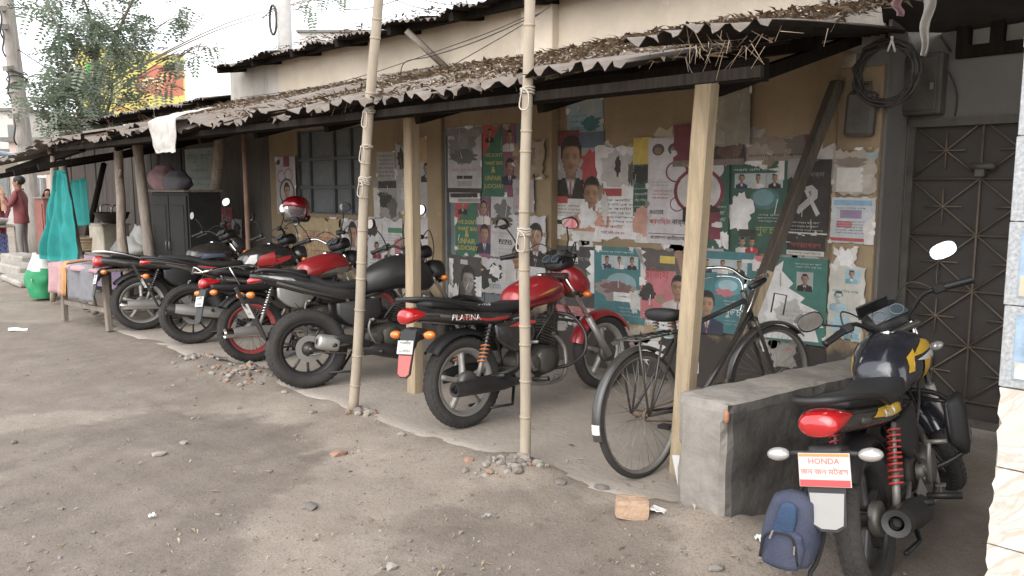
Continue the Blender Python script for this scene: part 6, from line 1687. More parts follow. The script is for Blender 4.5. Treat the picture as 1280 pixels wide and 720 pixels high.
cloth(q, lambda u, v: (-.55 + .62 * u + .05 * v, math.sin(u * 13) * .04, .62 * (1 - v) + .04 * u), 26, 8); o = q.build('hanging_cloth'); o.location = (tp2.x, 3.6, br2.z); tag(o, 'darker turquoise cloth hanging inside stall, back piece', 'cloth')

# low table covered in cloths
tb0 = onZ(101, 408)
tb = thing('cloth_table', 'rough wooden table draped with pink and grey cloths', 'table', tb0, R(6))
# local: x along wall, y to wall
lp = onZ(78, 400) - tb0
TW, TD, TH = 1.30, .62, .66
q = MB(M_WOODG)
for i in range(5):
    qq = MB(M_WOODG); qq.box((0, 0, 0), (TW, TD / 5 - .008, .028), bev=.004); o = qq.build('plank', tb); o.location = (0, .06 + TD / 5 * (i + .5) - .05, TH - .014)
for sx in (-1, 1):
    for y in (.06, TD - .06):
        qq = MB(M_WOODG); qq.box((0, 0, 0), (.06, .055, TH - .03), bev=.006); o = qq.build('leg', tb); o.location = (sx * (TW / 2 - .12), y, (TH - .03) / 2); o.rotation_euler = (0, R(3) * -sx, 0)
for y in (.06, TD - .06):
    qq = MB(M_WOODG); qq.box((0, y, .22), (TW - .22, .03, .05)); qq.build('rail', tb)
def drape(q, x0, x1, front, back, ph, thick=.006, lift=.012):
    def f(u, v):
        x = x0 + (x1 - x0) * u; s = v * (front + TD + back)
        wv = .012 * math.sin(u * 11 + ph)
        if s < front: return (x + .02 * math.sin(v * 9), -.03 - .02 * math.sin(u * 9 + ph) - .02 * (1 - s / front), TH - (front - s) + lift)
        if s < front + TD: return (x, s - front - .01, TH + lift + .012 * math.sin(u * 8 + s * 9 + ph))
        return (x, TD + .03 + .01 * math.sin(u * 9), TH + lift - (s - front - TD))
    cloth(q, f, 20, 26, thick)
for nm, m, a, c, fr, bk, ph, lf, lab in (('draped_cloth', M_CLOTHP, -.66, -.30, .34, .1, 0, .012, 'faded pink cloth draped over left end of the wooden table'), ('draped_cloth', M_CLOTHO, -.34, -.24, .36, .1, 1, .022, 'narrow orange towel hanging over table front'),
                               ('draped_cloth', M_CLOTHG, -.10, .42, .38, .1, 2, .024, 'grey cloth hanging over the table front'), ('draped_cloth', M_CLOTHP, -.28, .60, .05, .12, 4, .014, 'crumpled pink sheet spread over the table top')):
    q = MB(m); drape(q, a, c, fr, bk, ph, lift=lf); o = q.build(nm); o.location = tb0; o.rotation_euler = (0, 0, R(6)); tag(o, lab, 'cloth')
# green and white sack
sk = onZ(55, 371)
t = thing('plastic_sack', 'green sack with white crumpled mouth standing by the table', 'sack', sk)
def sack(t, W_, H_, m1, m2, seed):
    q = MB(m1); q.use(m2); q.use(m1); n = 28; rows = 16; vs, fs, mi = [], [], []
    for i in range(rows + 1):
        v = i / rows; rr_ = W_ / 2 * (.80 + .30 * math.sin(min(1, v * 1.5) * PI * .75)) * (1 - .45 * max(0, v - .62) / .38)
        for j in range(n):
            a = 2 * PI * j / n; ca, sa = math.cos(a), math.sin(a)
            k = 1 + .22 * noise.noise(Vector((ca * 1.2, sa * 1.2, v * 2 + seed))) + .10 * noise.noise(Vector((ca * 4, sa * 4, v * 6 + seed)))
            z = v * H_ * (1 + .10 * noise.noise(Vector((ca * 1.5, sa * 1.5, seed + 9)))) + (.05 * H_ * noise.noise(Vector((ca * 5, sa * 5, seed))) if v > .8 else 0)
            vs.append((ca * rr_ * k + .08 * W_ * v * v, sa * rr_ * k * .75, z))
    for i in range(rows):
        for j in range(n): fs.append((i * n + j, i * n + (j + 1) % n, (i + 1) * n + (j + 1) % n, (i + 1) * n + j)); mi.append(0 if i + 2.0 * noise.noise(Vector((j * .4, seed, 0))) < rows * .62 else 1)
    c_ = len(vs); vs.append((.08 * W_, 0, H_ * .86)); fs += [(c_, rows * n + j, rows * n + (j + 1) % n) for j in range(n)]; mi += [1] * n
    q.add(vs, fs, None, True); q.mi = [x if m1 is not m2 else 0 for x in mi]; q.build('bag', t)
sack(t, .52, .60, M_SACKG, M_SACKW, 3)
q = MB(M_SACKW); q.add([(p.x * .12 - .1, -.178, p.y * .09 + .22) for p in text_geo('চাউল')[0]], text_geo('চাউল')[1]); q.build('lettering', t)

# food stall counter with pans
CY = 3.95
c0 = onY(112, 325, CY); c1 = onY(192, 325, CY)
ct = thing('stall_counter', 'low brick and wood food stall counter behind the cloth table', 'counter', ((c0.x + c1.x) / 2, CY, 0))
cw_ = c1.x - c0.x
q = MB(M_BOARD); q.box((0, .3, .26), (cw_, .55, .52), bev=.01); q.build('base', ct)
q = MB(M_WOODG); q.box((0, .28, .545), (cw_ + .1, .66, .04), bev=.006); q.build('top', ct)
q = MB(M_CLOTHL); cloth(q, lambda u, v: (-cw_ / 2 + cw_ * .62 * u, -.075 - .02 * math.sin(u * 20), .53 - .42 * v), 30, 5); q.build('skirt_cloth', ct)
def on_counter(px, dy, z=.566): p = onY(px, 300, CY + dy); return (p.x, CY + dy, z)
t = thing('cream_box', 'battered cream wooden box on the stall counter', 'box', on_counter(137, .2)); q = MB(M_CREAMB); q.box((0, 0, .20), (.60, .36, .40), bev=.01); q.build('case', t)
q = MB(M_CREAMB); q.box((0, 0, .41), (.64, .40, .025), bev=.006); q.build('lid', t)
def pan(label, loc, r0):
    t = thing('cooking_pan', label, 'pan', loc); q = MB(M_PAN)
    q.lathe([(0, 0), (r0 * .5, .01), (r0 * .85, .07), (r0, .16), (r0 * 1.03, .165), (r0 * .97, .155), (r0 * .8, .07), (0, .03)], 28, M=Matrix.Rotation(R(90), 4, 'X')); q.build('bowl', t)
    for s in (-1, 1):
        q = MB(M_ALU); q.tube([(s * r0 * .95, -.08, .16), (s * r0 * 1.0, -.06, .26), (s * r0 * 1.0, .06, .26), (s * r0 * .95, .08, .16)], .012, 6, sub=4); q.build('handle', t)
    return t
x_, y_, _ = on_counter(142, .22); pan('black iron pan with loop handles on the cream box', (x_, y_, .99), .24)
x_, y_, _ = on_counter(170, .25); pan('black iron pan with loop handles behind the white sacks', (x_, y_, .566), .30)
for px, dy, w_, h_, lab, sd in ((163, -.0, .55, .30, 'slumped white sack in front of the pale crooked post', 8), (176, .1, .36, .44, 'upright white sack leaning on the grey timber post', 12)):
    t = thing('white_sack', lab, 'sack', on_counter(px, dy)); sack(t, w_, h_, M_SACKW, M_SACKW, sd)
t = thing('cane_basket', 'shallow brown cane basket on the stall counter edge', 'basket', on_counter(110, .05)); q = MB(M_CANE)
q.lathe([(0, 0), (.20, 0), (.25, .08), (.29, .20), (.30, .20), (.28, .19), (.24, .08), (0, .03)], 28, M=Matrix.Rotation(R(90), 4, 'X'))
for k in range(5): q.lathe([(.215 + k * .018, .02 + k * .042), (.230 + k * .018, .03 + k * .042), (.222 + k * .018, .045 + k * .042)], 28, M=Matrix.Rotation(R(90), 4, 'X'))
q.build('weave', t)
# black cupboard
a, c = onY(190, 240, 4.15), onY(237, 312, 4.15)
cup = thing('black_cupboard', 'tall sooty black cupboard beside the green banner', 'cupboard', ((a.x + c.x) / 2, 4.15, 0)); W_ = c.x - a.x; H_ = a.z
q = MB(M_CUP); q.box((0, .22, H_ / 2 + .04), (W_, .42, H_ - .08), bev=.01); q.build('carcass', cup)
for s in (-1, 1):
    q = MB(M_CUP); q.box((s * W_ / 4, -.003, H_ / 2 + .04), (W_ / 2 - .03, .02, H_ - .16), bev=.004); q.box((s * W_ / 4, -.015, H_ / 2 + .04), (W_ / 2 - .18, .012, H_ - .4), bev=.004); d = q.build('door', cup)
    q = MB(M_STEEL); q.tube([(s * .05, -.02, H_ * .5), (s * .05, -.05, H_ * .5), (s * .05, -.05, H_ * .57), (s * .05, -.02, H_ * .57)], .007, 6); q.build('handle', d)
    for y in (.04, .40):
        q = MB(M_CUP); q.box((s * (W_ / 2 - .05), y, .04), (.06, .06, .08)); q.build('leg', cup)
q = MB(M_WOODG); q.box((0, .2, H_ + .015), (W_ + .06, .5, .03), bev=.005); q.build('top_board', cup)
for px, sd in ((205, 1), (222, 2)):
    p = onY(px, 236, 4.3); t = thing('cloth_bundle', ('pink' if sd == 1 else 'grey') + ' crumpled bundle lying on top of the black cupboard', 'bundle', (p.x, 4.3, H_ + .03))
    sack(t, .42, .40 - sd * .08, M_CLOTHP if sd == 1 else M_CLOTHG, M_CLOTHP if sd == 1 else M_CLOTHG, sd * 5)
# plastic sheet over the eave
p0 = onY(208, 166, EAVE_Y - .12); q = MB(M_PLASTIC)
def f_p(u, v):
    x = (u - .5) * (.66 - .25 * v * v); bump = .05 * noise.noise(Vector((u * 4, v * 4, 2)))
    if v < .45: return (x, .26 * (1 - v / .45), .075 * (1 - v / .45) + abs(bump) * .5 + .085)
    return (x + .12 * (v - .45), -.06 - abs(bump) * .8, .085 - .55 * (v - .45) + bump * .6)
cloth(q, f_p, 22, 18, .003); o = q.build('plastic_sheet'); o.location = (p0.x, EAVE_Y - .10, EAVE_Z + .03); tag(o, 'crumpled dirty white plastic sheet hanging over the tin eave', 'sheet')

# ------------------------------------------------------------------ people and the far stall
M_SKIN = mat('skin', (.25, .135, .085), rough=.55); M_HAIR = mat('black_hair', (.010, .009, .009), rough=.5, bump=.4, bscale=200)
def person(label, loc, rotz, H, jacket, legs, pose, cat='person', shawl=None):
    k = H / 1.70
    J = dict(hip=(0, 0, .90), spine=(.0, 0, 1.08), chest=(.0, 0, 1.27), neck=(.01, 0, 1.44), jaw=(.03, 0, 1.53), head=(.02, 0, 1.60), crown=(.0, 0, 1.67), nose=(.125, 0, 1.575))
    for s, n in ((1, 'l'), (-1, 'r')):
        J.update({f'{n}hip': (0, s * .09, .86), f'{n}knee': (.02, s * .10, .48), f'{n}ankle': (-.01, s * .10, .09), f'{n}heel': (.02, s * .10, .04), f'{n}toe': (.15, s * .12, .03), f'{n}sh': (0, s * .17, 1.38)})
        e, w, h = pose[n]
        J.update({f'{n}el': e, f'{n}wr': w, f'{n}hand': h})
        hv, wv = Vector(h), Vector(w); d = (hv - wv).normalized(); side = d.orthogonal().normalized()
        for q_ in range(4): J[f'{n}f{q_}'] = tuple(hv + d * (.085 - .008 * abs(q_ - 1.5)) + side * (q_ - 1.5) * .021)
        J[f'{n}th'] = tuple(hv + d * .02 + side * .055)
    rad = dict(hip=(.15, .115), spine=(.145, .105), chest=(.165, .115), neck=(.058, .058), jaw=(.068, .075), head=(.082, .098), crown=(.062, .075), nose=(.012, .012))
    for n in 'lr': rad.update({f'{n}hip': (.088, .088), f'{n}knee': (.062, .062), f'{n}ankle': (.045, .045), f'{n}heel': (.045, .04), f'{n}toe': (.04, .025), f'{n}sh': (.075, .07), f'{n}el': (.052, .052), f'{n}wr': (.036, .036), f'{n}hand': (.036, .024), f'{n}th': (.011, .011), **{f'{n}f{q_}': (.010, .010) for q_ in range(4)}})
    E = [('hip', 'spine'), ('spine', 'chest'), ('chest', 'neck'), ('neck', 'jaw'), ('jaw', 'head'), ('head', 'crown')]
    for n in 'lr': E += [('hip', f'{n}hip'), (f'{n}hip', f'{n}knee'), (f'{n}knee', f'{n}ankle'), (f'{n}ankle', f'{n}heel'), (f'{n}heel', f'{n}toe'), ('chest', f'{n}sh'), (f'{n}sh', f'{n}el'), (f'{n}el', f'{n}wr'), (f'{n}wr', f'{n}hand'), (f'{n}hand', f'{n}th')] + [(f'{n}hand', f'{n}f{q_}') for q_ in range(4)]
    del J['nose']
    names = list(J); ids = {n: i for i, n in enumerate(names)}
    me = bpy.data.meshes.new('body'); me.from_pydata([Vector(J[n]) * k for n in names], [(ids[a], ids[c]) for a, c in E], [])
    ob = bpy.data.objects.new('body', me); COL.objects.link(ob)
    ob.modifiers.new('skin', 'SKIN'); sv = me.skin_vertices[0].data
    for n in names: sv[ids[n]].radius = (rad[n][0] * k, rad[n][1] * k); sv[ids[n]].use_root = (n == 'hip')
    ss = ob.modifiers.new('sub', 'SUBSURF'); ss.levels = 2; ss.render_levels = 2
    dg = bpy.context.evaluated_depsgraph_get(); dg.update()
    m2 = bpy.data.meshes.new_from_object(ob.evaluated_get(dg)); bpy.data.objects.remove(ob)
    m2.name = 'body'; m2.materials.clear()
    for m in (jacket, legs, M_SKIN, M_PAN): m2.materials.append(m)
    wr = [Vector(pose[n][1]) * k for n in 'lr']; hd_ = [Vector(pose[n][2]) * k for n in 'lr']
    for p in m2.polygons:
        c = p.center; p.use_smooth = True
        near_hand = any((c - h).length < .105 * k and (c - h).length < (c - e_).length * 1.3 for h, e_ in zip(hd_, wr))
        p.material_index = 2 if (c.z > 1.46 * k and abs(c.y) < .13 * k and not near_hand) or near_hand else (3 if c.z < .075 * k else (1 if c.z < .86 * k else 0))
    t = thing('person', label, cat, loc, rotz)
    o = bpy.data.objects.new('body', m2); COL.objects.link(o); o.parent = t
    q = MB(M_HAIR); q.ball((-.012 * k, 0, 1.635 * k), (.108 * k, .093 * k, .098 * k), n=18, m=12)
    if not shawl: q.build('hair', t)
    q = MB(M_SKIN); q.ball((.10 * k, 0, 1.585 * k), (.022 * k, .014 * k, .024 * k), n=8, m=6)
    for s in (-1, 1): q.ball((.0, s * .088 * k, 1.585 * k), (.022 * k, .010 * k, .032 * k), n=8, m=6)
    q.use(M_HAIR)
    for s in (-1, 1): q.ball((.088 * k, s * .034 * k, 1.608 * k), (.012 * k, .016 * k, .007 * k), n=8, m=5)
    q.use(mat('lips', (.20, .07, .06), rough=.5)); q.ball((.092 * k, 0, 1.535 * k), (.012 * k, .024 * k, .007 * k), n=8, m=5); q.build('face_features', t)
    if jacket:
        q = MB(jacket); q.tube([(-.0, 0, 1.44 * k), (-.0, 0, 1.475 * k)], [.085 * k, .075 * k], 14, cap=False); q.build('collar', t)
        q = MB(jacket); q.loft([(0, 0, .165, .125, .125), (.05, 0, .168, .128, .128), (.22, 0, .15, .115, .115)], n=20, M=Matrix.Translation((0, 0, .80 * k)) @ Matrix.Rotation(R(-90), 4, 'Y') @ Matrix.Scale(k, 4), cap=False, ex=2.1); q.build('jacket_hem', t)
    if shawl:
        q = MB(shawl); vs, fs = [], []; n, mm = 22, 12
        for i in range(mm + 1):
            v = i / mm
            for j in range(n + 1):
                a = R(40 + 280 * j / n)
                if v < .35: w_ = v / .35; rr_, z = .125 * math.sin(w_ * PI / 2), 1.60 + .125 * math.cos(w_ * PI / 2)
                else: w_ = (v - .35) / .65; rr_, z = .125 + .15 * w_ ** .7, 1.60 - .52 * w_
                rr_ *= 1 + .06 * math.sin(j * 2.1 + i); vs.append((math.cos(a) * rr_ * k * .85 - .01, math.sin(a) * rr_ * k, z * k))
        for i in range(mm):
            for j in range(n): fs.append((i * (n + 1) + j, (i + 1) * (n + 1) + j, (i + 1) * (n + 1) + j + 1, i * (n + 1) + j + 1))
        q.add(vs, fs, None, True); q.build('shawl', t)
    return t
M_MAROON = mat('maroon_jacket', (.19, .055, .055), rough=.85, var=.15, vscale=10); M_GREYTR = mat('grey_trousers', (.22, .21, .20), rough=.9, var=.12)
M_SHAWL = mat('patterned_shawl', (.50, .30, .20), rough=.9, var=.5, vscale=30); M_DKDR = mat('dark_red_dress', (.16, .03, .035), rough=.9, var=.2)
up = {'l': ((.10, .235, 1.13), (.26, .12, 1.26), (.27, .06, 1.335)), 'r': ((.12, -.22, 1.12), (.25, -.02, 1.20), (.24, .07, 1.23))}
dn = {'l': ((.02, .25, 1.12), (.12, .24, .92), (.15, .23, .84)), 'r': ((.02, -.25, 1.12), (.12, -.24, .92), (.15, -.23, .84))}
pp = onZ(31, 328)
person('person in maroon jacket and grey trousers with hands raised to the chin', (pp.x, pp.y, -.03), R(-125), 1.76, M_MAROON, M_GREYTR, up)
pp = onZ(6, 320); person('person wearing a patterned orange shawl over the head', (pp.x - .3, pp.y, -.03), R(-40), 1.62, M_DKDR, M_DKDR, dn, shawl=M_SHAWL)
pp = onZ(51, 317); person('shorter person in dark headscarf standing behind the red cabinet', (pp.x - .6, pp.y + .4, -.03), R(-40), 1.50, M_DKDR, M_DKDR, dn, shawl=mat('maroon_scarf', (.14, .05, .06), rough=.9, var=.3, vscale=20))
# red cabinet, table with crate, stone steps
p = onZ(54, 330); cab = thing('red_cabinet', 'dull red wooden cabinet beside person in maroon jacket', 'cabinet', (p.x, p.y, -.03), R(0))
q = MB(M_REDB); q.box((0, .25, .68), (.55, .5, 1.3), bev=.01); q.build('carcass', cab); q = MB(M_REDB); q.box((0, -.012, .68), (.46, .02, 1.1), bev=.006); q.build('door', cab); q = MB(M_WOODG); q.box((0, .25, 1.345), (.62, .56, .03)); q.build('top', cab)
p = onZ(-26, 322); ft = thing('goods_table', 'wooden trestle table piled with goods beside person in maroon jacket', 'table', (p.x, p.y, -.03), R(0))
q = MB(M_WOODG); q.box((0, .3, .72), (1.6, .7, .04), bev=.005); q.build('top', ft)
for sx in (-1, 1):
    for y in (.02, .58):
        q = MB(M_WOODG); q.box((sx * .7, y, .35), (.06, .06, .70)); q.build('leg', ft)
M_BLUEC = mat('blue_crate', (.04, .12, .36), rough=.5, dust=.2)
t = thing('blue_crate', 'blue slatted plastic crate under the goods table', 'crate', (p.x + .2, p.y + .05, -.03))
q = MB(M_BLUEC); q.box((0, .2, .01), (.55, .40, .02)); q.build('floor', t)
for k in range(5):
    q = MB(M_BLUEC); z = .06 + k * .11
    for y in (0, .40): q.box((0, y, z), (.55, .012, .04))
    for x in (-.27, .27): q.box((x, .2, z), (.012, .39, .04))
    q.build('slat', t)
for x in (-.27, -.09, .09, .27):
    for y in (-.007, .407):
        q = MB(M_BLUEC); q.box((x, y, .27), (.03, .01, .54)); q.build('rib', t)
for k, (dx, lab, m) in enumerate(((-.45, 'round brown basket of goods on trestle table', M_CANE), (.15, 'shallow tan tray of goods on trestle table', M_CREAMB), (.55, 'small aluminium pot on trestle table', M_ALU))):
    t = thing('goods_bowl', lab, 'bowl', (p.x + dx, p.y + .25, .71)); q = MB(m); q.lathe([(0, 0), (.16, 0), (.23, .10), (.24, .15), (.21, .11), (0, .05)], 22, M=Matrix.Rotation(R(90), 4, 'X')); q.build('bowl', t)
    q = MB(M_CLOTHO); 
    for i in range(9): q.ball((.11 * math.cos(i * 2.4) * (i % 3) / 2, .11 * math.sin(i * 2.4) * (i % 3) / 2, .11 + .02 * (i % 2)), .055, n=8, m=6)
    q.build('contents', t)
for k, (px, py, w_, h_) in enumerate(((12, 352, 1.5, .10), (10, 342, 1.35, .20), (14, 334, 1.1, .28))):
    p = onZ(px, py); q = MB(mat('stone_slab', (.36, .33, .29), rough=.95, var=.3, bump=.4)); q.box((0, .2, h_ / 2), (w_, .42, h_), bev=.03)
    o = q.build('stone_slab'); o.location = (p.x, p.y, -.04); o.rotation_euler = (0, 0, R(4 * k - 3)); tag(o, ('lowest flat stone slab of the step before goods table', 'middle stone slab of the step before goods table', 'top stone slab of the step before goods table')[k], 'slab', 'stone slabs of the step')
# ------------------------------------------------------------------ far buildings, billboard, poles, wires, tree
def at(px, py, F):
    d = ray(px, py); h = math.hypot(d.x, d.y); f = (-d.x + d.y) * S2
    return Vector((0, 0, CAM_H)) + d * (F / f)
def far_building(label, px0, px1, top, F, depth, col, floors, cols):
    a, c = at(px0, 215, F), at(px1, 215, F); H_ = at((px0 + px1) / 2, top, F).z
    mid = (a + c) / 2; W_ = (c - a).length; t = thing('far_building', label, 'building', (mid.x, mid.y, -.04), math.atan2(c.y - a.y, c.x - a.x))
    m = mat('far_wall_%d' % px0, col, rough=.9, var=.15, vscale=.6); q = MB(m); q.box((0, depth / 2, H_ / 2), (W_, depth, H_)); q.build('wall', t)
    q = MB(M_GREYW); q.box((0, depth / 2, H_ + .08), (W_ + .4, depth + .4, .16)); q.build('roof', t)
    for i in range(cols):
        for j in range(floors):
            x, z = -W_ / 2 + W_ * (i + .5) / cols, H_ * (j + .5) / floors
            q = MB(M_WOODG); q.box((x, -.02, z), (W_ / cols * .5, .08, H_ / floors * .5)); w_ = q.build('window', t)
            q = MB(M_SHUT); q.box((x, -.065, z), (W_ / cols * .42, .02, H_ / floors * .42)); q.build('pane', w_)
far_building('pale cream two storey house far behind the stall roof', -70, 34, 138, 42, 8, (.55, .52, .47), 2, 4)
far_building('low grey shop far down the road beyond people', -160, 20, 190, 34, 5, (.40, .38, .36), 1, 5)
far_building('pinkish shop front far behind the red cabinet', 14, 110, 176, 30, 6, (.50, .40, .36), 1, 4)
far_building('grey concrete house far behind the tin roofs', 380, 520, 40, 60, 8, (.52, .50, .48), 3, 4)
# pale awning sheets behind the people
for k, (px, py, w_, lab) in enumerate(((46, 200, 2.2, 'pale blue tarpaulin awning far behind the turquoise cloth'), (8, 206, 2.4, 'white tarpaulin awning far behind the person in shawl'))):
    p = at(px, py, 24); q = MB(mat('tarp_%d' % k, ((.42, .50, .56), (.66, .65, .62))[k], rough=.6, var=.2)); cloth(q, lambda u, v: ((u - .5) * w_, (v - .5) * 1.6, .5 * (1 - v) + .08 * noise.noise(Vector((u * 3, v * 3, k)))), 12, 8, .01); t = thing('tarpaulin_awning', lab, 'awning', (p.x, p.y, 0), R(40))
    o = q.build('sheet', t); o.location = (0, 0, p.z - .3)
    for sx in (-1, 1):
        q = MB(M_BAMBOO); q.tube([(sx * w_ * .46, -.7, 0), (sx * w_ * .46, -.7, p.z + .2)], .04, 8); q.build('pole', t)
# red and white sign at the stall end
p0, p1 = at(40, 195, 26), at(56, 222, 26); t = thing('shop_sign', 'small red and white shop sign on a pole above the red cabinet', 'sign', (p0.x, p0.y, 0), R(45))
q = MB(M_STEEL); q.tube([(.2, .03, 0), (.2, .03, p0.z)], .03, 8); q.build('pole', t); q = MB(mat('sign_white', (.7, .68, .65), rough=.5)); q.box((.2, 0, (p0.z + p1.z) / 2), (.42, .03, p0.z - p1.z)); bd = q.build('board', t)
q = MB(mat('sign_red', (.55, .06, .05), rough=.5)); q.lathe([(.07, 0), (.11, 0), (.11, -.004), (.07, -.004)], 20, M=Matrix.Translation((.2, -.018, p1.z + (p0.z - p1.z) * .62)), closed=True); q.box((.2, -.018, p1.z + .12), (.34, .004, .10)); q.build('emblem', bd)

# yellow billboard
BXX = -27.0
a, c = onX(92, 58, BXX), onX(232, 128, BXX); bz0 = onX(160, 150, BXX).z; bz1 = onX(160, 62, BXX).z
bb_ = thing('billboard', 'yellow billboard with red lettering behind the tree and tin roofs', 'billboard', (BXX, (a.y + c.y) / 2, 0), R(90))
W_ = c.y - a.y; q = MB(mat('billboard_yellow', (.66, .56, .16), rough=.5, var=.12, vscale=1.5)); q.box((0, 0, (bz0 + bz1) / 2), (W_, .08, bz1 - bz0)); pn = q.build('panel', bb_)
M_BRED = mat('billboard_red', (.58, .20, .12), rough=.5, var=.1)
q = MB(M_BRED); q.add([(W_ * (u - .5), -.045, bz0 + (bz1 - bz0) * v) for u, v in ((.50, .42), (.55, .66), (.72, .82), (.98, .86), (.98, .42), (.8, .36))], [(0, 1, 2, 3, 4, 5)][0:1]); q.build('red_field', pn)
vs, fs, tw_ = text_geo('রবি'); q = MB(mat('billboard_pale', (.80, .72, .40), rough=.5)); sc = W_ * .30 / tw_; q.add([(v.x * sc + W_ * .06, -.052, v.y * sc + bz0 + (bz1 - bz0) * .48) for v in vs], fs); q.build('lettering', pn)
q = MB(M_BRED)
for st, u, v, w_ in (('সেরা অফার', .34, .26, .30), ('নতুন সংযাগ', .30, .10, .38), ('এখনই', .08, .55, .22)):
    vs, fs, tw_ = text_geo(st); sc = W_ * w_ / tw_; q.add([(p.x * sc + W_ * (u - .5), -.0455, p.y * sc + bz0 + (bz1 - bz0) * v) for p in vs], fs)
q.build('lettering', pn)
q = MB(mat('billboard_green', (.10, .42, .10), rough=.5)); q.box((-W_ * .34, -.045, bz0 + (bz1 - bz0) * .62), (W_ * .14, .008, (bz1 - bz0) * .28)); q.build('green_field', pn)
for s in (-1, 1):
    q = MB(M_STEEL); q.tube([(s * W_ * .38, .12, 0), (s * W_ * .38, .12, bz1)], .07, 8); q.build('post', bb_)

# utility poles
M_POLEW = mat('weathered_pole', (.33, .30, .27), rough=.9, var=.3, vscale=5, stretch=(4, 4, .5), bump=.3); M_POLEC = mat('pale_concrete_pole', (.50, .48, .46), rough=.9, var=.12)
F1 = 17.5; c_ = at(33, 200, F1); tp_ = at(3, -40, F1 * 1.0)
d = tp_ - c_; bs = c_ - d * (c_.z / d.z); t = thing('utility_pole', 'weathered leaning wooden utility pole with brackets and wires', 'pole', bs)
q = MB(M_POLEW); V = tp_ - bs; q.tube([V * (i / 10) for i in range(11)], [.19 - .006 * i for i in range(11)], 12); q.build('shaft', t)
rr = random.Random(4)
for f in (.50, .66, .80, .86):
    q = MB(M_POLEW); p = V * f; q.box(p + Vector((.12, -.12, 0)), (.38, .10, .10), rot=(0, R(12), R(-45))); q.build('bracket', t)
    q = MB(M_CABLE); q.tube([p + Vector((.2, -.2, 0)), p + Vector((.32, -.2, -.25)), p + Vector((.24, -.22, -.5)), p + Vector((.12, -.15, -.62))], .018, 6, sub=4); q.build('loose_cable', t)
q = MB(M_CABLE)
for i in range(5):
    ring = [V * .62 + Vector((.19 * math.cos(a_) + .04 * i - .05, .19 * math.sin(a_), .3 * math.sin(a_ * 1 + i) * .3 + .1 * i - .2)) for a_ in [2 * PI * j / 10 for j in range(10)]]; q.tube(ring, .014, 5, closed=True)
q.build('cable_bundle', t)
F2 = 17.0; c_ = at(358, 100, F2); t = thing('concrete_pole', 'pale round concrete pole rising behind the upper tin roof', 'pole', (c_.x, c_.y, -.04))
q = MB(M_POLEC); q.tube([(0, 0, 0), (0, 0, 4.5), (0, 0, 9)], [.17, .145, .12], 16); q.build('shaft', t)
q = MB(M_CABLE); q.tube([(-.16 + .14 * math.cos(a_) - .12, -.1, 5.0 + .30 * math.sin(a_)) for a_ in [2 * PI * j / 14 for j in range(14)]], .025, 6, closed=True); q.build('cable_coil', t)

def wire(label, pts, r_, sag=0.0, m=None, name='overhead_wire'):
    pts = [Vector(p) for p in pts]
    if len(pts) == 2:
        a, c = pts; pts = [a.lerp(c, i / 14) - Vector((0, 0, sag * 4 * (i / 14) * (1 - i / 14))) for i in range(15)]; sub = 1
    else: sub = 6
    q = MB(m or M_CABLE); o0 = pts[0].copy(); q.tube([p - o0 for p in pts], r_, 5, sub=sub); o = q.build(name); o.location = o0; tag(o, label, 'wire', None); return o
wire('thin wire from the leaning utility pole across to the billboard', [at(20, 60, 17.5), at(300, 175, 15)], .012, .3)
YW = 4.95
wire('drooping wire from upper pilaster to the lean-to roof', [onY(676, 16, YW), onY(600, 50, YW), onY(540, 70, YW), onY(506, 78, YW), onY(500, 100, YW)], .005)
wire('long thin wire slanting along the cream upper wall', [onY(655, 22, YW + .04), onY(580, 52, YW + .04), onY(420, 104, YW + .04), onY(300, 122, YW + .04)], .004)
wire('wire crossing in front of the tin roof edge to bamboo pole', [onY(690, 5, 4.6), onY(655, 30, 4.6), onY(560, 85, 4.7)], .004)
wire('thin loop of wire standing up from lean-to straw', [onY(866, 93, 3.0), onY(858, 72, 3.02), onY(868, 62, 3.02), onY(862, 80, 3.0)], .003)
for k, (a_, c_) in enumerate((((480, -8), (560, 14)), ((500, -10), (600, 6)), ((430, 12), (520, -10)))):
    wire(('upper', 'middle', 'lower')[k] + ' sky wire passing beside the tall bamboo pole', [at(*a_, 20), at(*c_, 16)], .010, .1)
wire('black wire drooping across the gate wall from the awning', [onY(1176, 45, 5.4), onY(1200, 78, 5.5), onY(1235, 98, 5.5), onY(1290, 112, 5.5)], .007, name='hanging_wire')
wire('black wire looping from the dark box down past the gate', [onY(1150, 66, 5.3), onY(1180, 82, 5.4), onY(1196, 115, 5.45), onY(1194, 145, 5.45)], .006, name='hanging_wire')
wire('thin wire hanging from meter box to the gate bar', [onY(1138, 140, 5.4), onY(1140, 165, 5.5), onY(1155, 185, 5.5), onY(1178, 172, 5.5), onY(1190, 150, 5.5)], .004, name='hanging_wire')

# cable coil, boxes and rags on the right pilaster
cc = onY(1108, 92, 4.98); q = MB(M_CABLE); rr = random.Random(2)
for i in range(9):
    r0 = .155 + .012 * (i % 4); q.tube([(r0 * math.cos(a_) + rr.uniform(-.008, .008), rr.uniform(-.03, .03), r0 * 1.02 * math.sin(a_) + rr.uniform(-.008, .008)) for a_ in [2 * PI * j / 22 for j in range(22)]], .009, 6, closed=True)
t = thing('cable_coil', 'coil of black cable hanging on the right pilaster', 'cable', (cc.x, 4.98, cc.z)); q.build('coil', t)
q = MB(M_BLACKM); q.tube([(0, 0, .16), (0, .09, .17)], .01, 6); q.build('hook', t)
M_BOX = mat('dark_meter_box', (.035, .036, .038), rough=.5, dust=.25)
a, c = onY(1120, 70, 5.35), onY(1174, 142, 5.35); t = thing('meter_box', 'dark sheet metal meter box beside the cable coil', 'box', ((a.x + c.x) / 2, 5.48, c.z))
